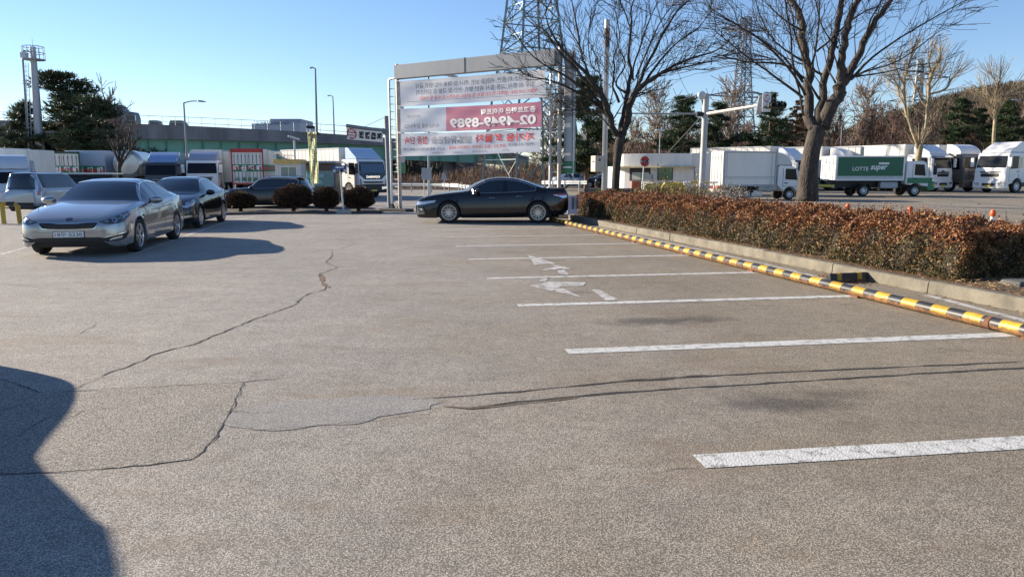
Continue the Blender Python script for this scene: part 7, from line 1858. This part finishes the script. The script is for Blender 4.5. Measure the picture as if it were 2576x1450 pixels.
# thicket and far wood as masses
def thicket(name, label, N, reg, cols, hgt, w_=.02, sc=.5):
    """thin leaning stems: reg() -> x,y arrays"""
    x, y = reg(N); z = np.array([hz_(a_, b_) for a_, b_ in zip(x, y)]); h = hgt*rg.uniform(.35, 1.1, N)
    lean = rg.normal(0, .35, (N, 3)); lean[:, 2] = 1; lean /= np.linalg.norm(lean, axis=1, keepdims=True)
    C = np.stack([x, y, z], 1) + lean*(h*rg.uniform(.3, 1.0, N))[:, None]; a = lean*(h*.35)[:, None]; b = np.cross(lean, rdir(N)); b /= np.linalg.norm(b, axis=1, keepdims=True)
    return tag(quads_mesh(name, C, a, b*w_*rg.uniform(.5, 1.5, N)[:, None], leafmat(name+'_leaf', cols, sc, trans=.1)), label, kind='stuff')
def reg_(a0, a1, y0, y1):
    def f(N): y = rg.uniform(y0, y1, N); a = rg.uniform(a0, a1, N); return a*y, y
    return f
br = [(.05, .03, .022), (.12, .075, .055), (.2, .13, .095)]
thicket('scrub', 'dry brown scrub on the bank behind the guard rail', 16000, reg_(-.2, .16, 80, 100), [(.04, .025, .016), (.11, .06, .035), (.2, .12, .075)], 1.5, .02)
thicket('brushwood', 'tangle of bare brown brushwood along the foot of the hill', 45000, reg_(.1, .8, 84, 112), br, 3.6, .022)
thicket('far_woods', 'brown leafless woods covering the hill at the right', 110000, reg_(.08, .85, 112, 230), [(.035, .035, .02), (.09, .065, .04), (.16, .115, .075)], 2.2, .07, .05)
thicket('undergrowth', 'dark undergrowth below the viaduct', 9000, reg_(-.95, -.08, 144, 156), [(.02, .025, .015), (.05, .05, .03)], 3, .12)
random.seed(77)
gb, gpn_ = 'bare trees in the wood behind the trucks', 'dark conifers at the edge of the wood'
lb = 'bare brown tree in the wood at the foot of the hill'; lg_ = 'bare pale-brown tree with fine twigs in the wood at the foot of the hill'
for kind, px, D_, yt, lab in (
    ('p0', 1478, 66, 205, 'tall dark pine directly behind the spreading tree'), ('p0', 1722, 80, 252, 'dark pine left of the pale mast'), ('p1', 1806, 84, 268, 'dark pine between the pale mast and the stop sign'),
    ('p1', 1938, 78, 246, 'dense pine left of the forked tree with its top above the stop sign'), ('r0', 2005, 86, 262, 'rusty drooping conifer just left of the forked tree trunk'),
    ('p0', 2420, 92, 256, 'broad dark pine behind the pollarded tree'),  ('p0', 2540, 88, 262, 'dark pine at the right edge behind the white lorry'),
      ('p1', 2465, 96, 280, 'lower dark pine between the two pollarded trees'),
    ('b3', 1848, 100, 185, 'tallest pale bare tree in front of the far pylon'), ('b3', 1650, 92, 195, 'rounded bare tree right of the spreading tree'), ('b3', 2190, 105, 186, 'round-crowned bare tree between the forked tree and the pollarded tree'), ('b3', 2080, 104, 235, 'bare tree seen through the forks of the forked tree'), ('b3', 1390, 78, 190, 'bare tree growing behind the banners')):
    plant(kind, px, D_, yt, lab, gb if kind[0] == 'b' else gpn_, wide=1.25)
for i in range(62):
    px = 1440 + (i*73.7) % 1130; D_ = random.uniform(88, 108); kind = random.choice(('b0', 'b2', 'b1', 'b0')); f = (px-1440)/1135
    yt = random.uniform(245, 312) - 12*f
    plant(kind, px, D_, yt, lg_ if kind == 'b1' else lb, gb)
for i in range(26):
    px = 1950 + (i*61.3) % 640; D_ = random.uniform(125, 200); kind = random.choice(('b0', 'b2', 'p0', 'b1')); 
    yt = 300 - 85*sm((px-2050)/500) + random.uniform(-8, 25)
    plant(kind, px, D_, yt, {'p': 'small dark pine up on the brown hill', 'b': 'bare tree up on the brown hill'}[kind[0]], 'trees up on the brown hill')
for i, px in enumerate((1215, 1290, 1340, 1430)): plant('b0', px, 78+i*3, 360 - 20*(i % 2), 'low bare tree on the bank below the banners', 'low trees on the bank')
# left group of trees
o = pine_proto(14, 9.5, 3.9, 22000, leafmat('pine_left', [(.02, .03, .018), (.05, .07, .035), (.10, .12, .06)], 1.5, trans=.15), clump=.75, nb=50, base=.12, ls=.2)
D_ = 78; p = P(150, 195, D_); z0 = gz(p.x, D_); s = (p.z-z0)/9.3; o.location = (p.x, D_, z0); o.scale = (s*1.85, s*1.4, s); tag(o, 'big irregular pine beside the caged mast at the left', 'tree')
o = pine_proto(15, 8, 3.2, 13000, MATS['pine_left'], clump=.8, nb=34, base=.15, ls=.2); p = P(235, 258, 74); z0 = gz(p.x, 74); s = (p.z-z0)/7.8; o.location = (p.x, 74, z0); o.scale = (s*1.7, s*1.3, s); tag(o, 'lower dark pine right of the big irregular pine', 'tree')
p = P(62, 268, 76); o = copy_tree(o); z0 = gz(p.x, 76); s = (p.z-z0)/7.8; o.location = (p.x, 76, z0); o.scale = (s*1.3, s*1.2, s); o.rotation_euler.z = 2; o['label'] = 'low spreading pine at the far left in front of the viaduct girder'
for px, D_, yt, wd, lab in ((250, 84, 200, 1.0, 'fan-shaped bare tree above the tank lorry on the viaduct'), (300, 82, 260, 1.0, 'thin bare tree rising in front of the viaduct right of the fan-shaped one'), (322, 79, 300, 1.0, 'lowest bare tree in front of the viaduct, right of the thin one')):
    plant('b3', px, D_, yt, lab, 'bare trees among the left pines', gz(-40, D_), wd)
opS = dict(px=.7, rmin=.018, dens={'limb': 9, 'thin': 4, 'trunk': 0}, cr=.5, clen=1.5, lev=1, curv=.1, up=.08, kids=[3], kratio=.5, kangle=(20, 45), seg=.4)
D_ = 50; b_ = P(300, 470, D_); rs = random.Random(8)
limbs_tree('small_bare_tree', 'small bare tree with a fan of branches between the tank trailer and the striped box', (b_.x, D_, gz(b_.x, D_)), [('trunk', [(302,480,7), (300,440,6), (301,405,6)]), ('limb', [(301,410,5), (285,375,3.5), (270,345,2)]), ('limb', [(301,410,5), (298,370,3.5), (293,335,2)]), ('limb', [(302,412,5), (315,375,3.5), (325,340,2)]), ('limb', [(303,420,4), (322,385,3), (345,350,1.6)])], D_, lambda x, y: (x, y), rs, opS, barkA, twA)
# dry shrubs behind the hedge
def shrub(label, c, R, H, N, cols, seed):
    rs = random.Random(seed); o = empty('dry_shrub', c, 0, label, 'bush', 'dry twiggy shrubs behind the hedge'); mb = MB(); tips = []
    for _ in range(90):
        a = rs.uniform(0, 2*pi); q = rs.random()**.5; e = Vector((cos(a)*R*q, sin(a)*R*q*.8, H*(1-.35*q*q)*rs.uniform(.7, 1.08))); s_ = Vector((cos(a)*R*.3*q, sin(a)*R*.3*q, 0)); m = s_.lerp(e, .5)+Vector((0, 0, .1))
        mb.tube([s_, m, e], [.009, .006, .004], 3, cap=False)
        for _ in range(5):
            f = rs.uniform(.3, 1); p = s_.lerp(e, f); d = Vector((rs.gauss(0, .5), rs.gauss(0, .5), .6)).normalized()*rs.uniform(.12, .35); mb.tube([p, p+d], .004, 3, cap=False); tips.append(p+d)
    mb.build('stems', mat('shrub_twig', (.2, .14, .09), .9, var=.3), o)
    T = np.array([tuple(t) for t in tips]); k = rg.integers(0, len(T), N); C = T[k] + rg.normal(0, .07, (N, 3)); a = rdir(N); b = np.cross(a, rdir(N)); sz = .026*rg.uniform(.5, 1.4, N)[:, None]
    quads_mesh('foliage', C, a*sz, b*sz*.6, leafmat('shrub_leaf_%d' % seed, cols, 6), o)
for px, D_, R, H, cols, lab in ((1658, 24.5, 1.0, 1.0, [(.16, .12, .05), (.3, .24, .1)], 'straw-tinged shrub left of the yellow salt bin, behind the hedge'), (1740, 24, 1.05, 1.02, [(.2, .15, .06), (.36, .28, .11)], 'yellowish dry shrub in the middle of the three behind the hedge'), (1822, 23.3, .95, .88, [(.24, .2, .16), (.5, .45, .38)], 'pale greyish shrub farthest right of the three behind the hedge')):
    p = P(px, 500, D_); shrub(lab, (p.x, D_, .15), R, H, 7000, cols, px)
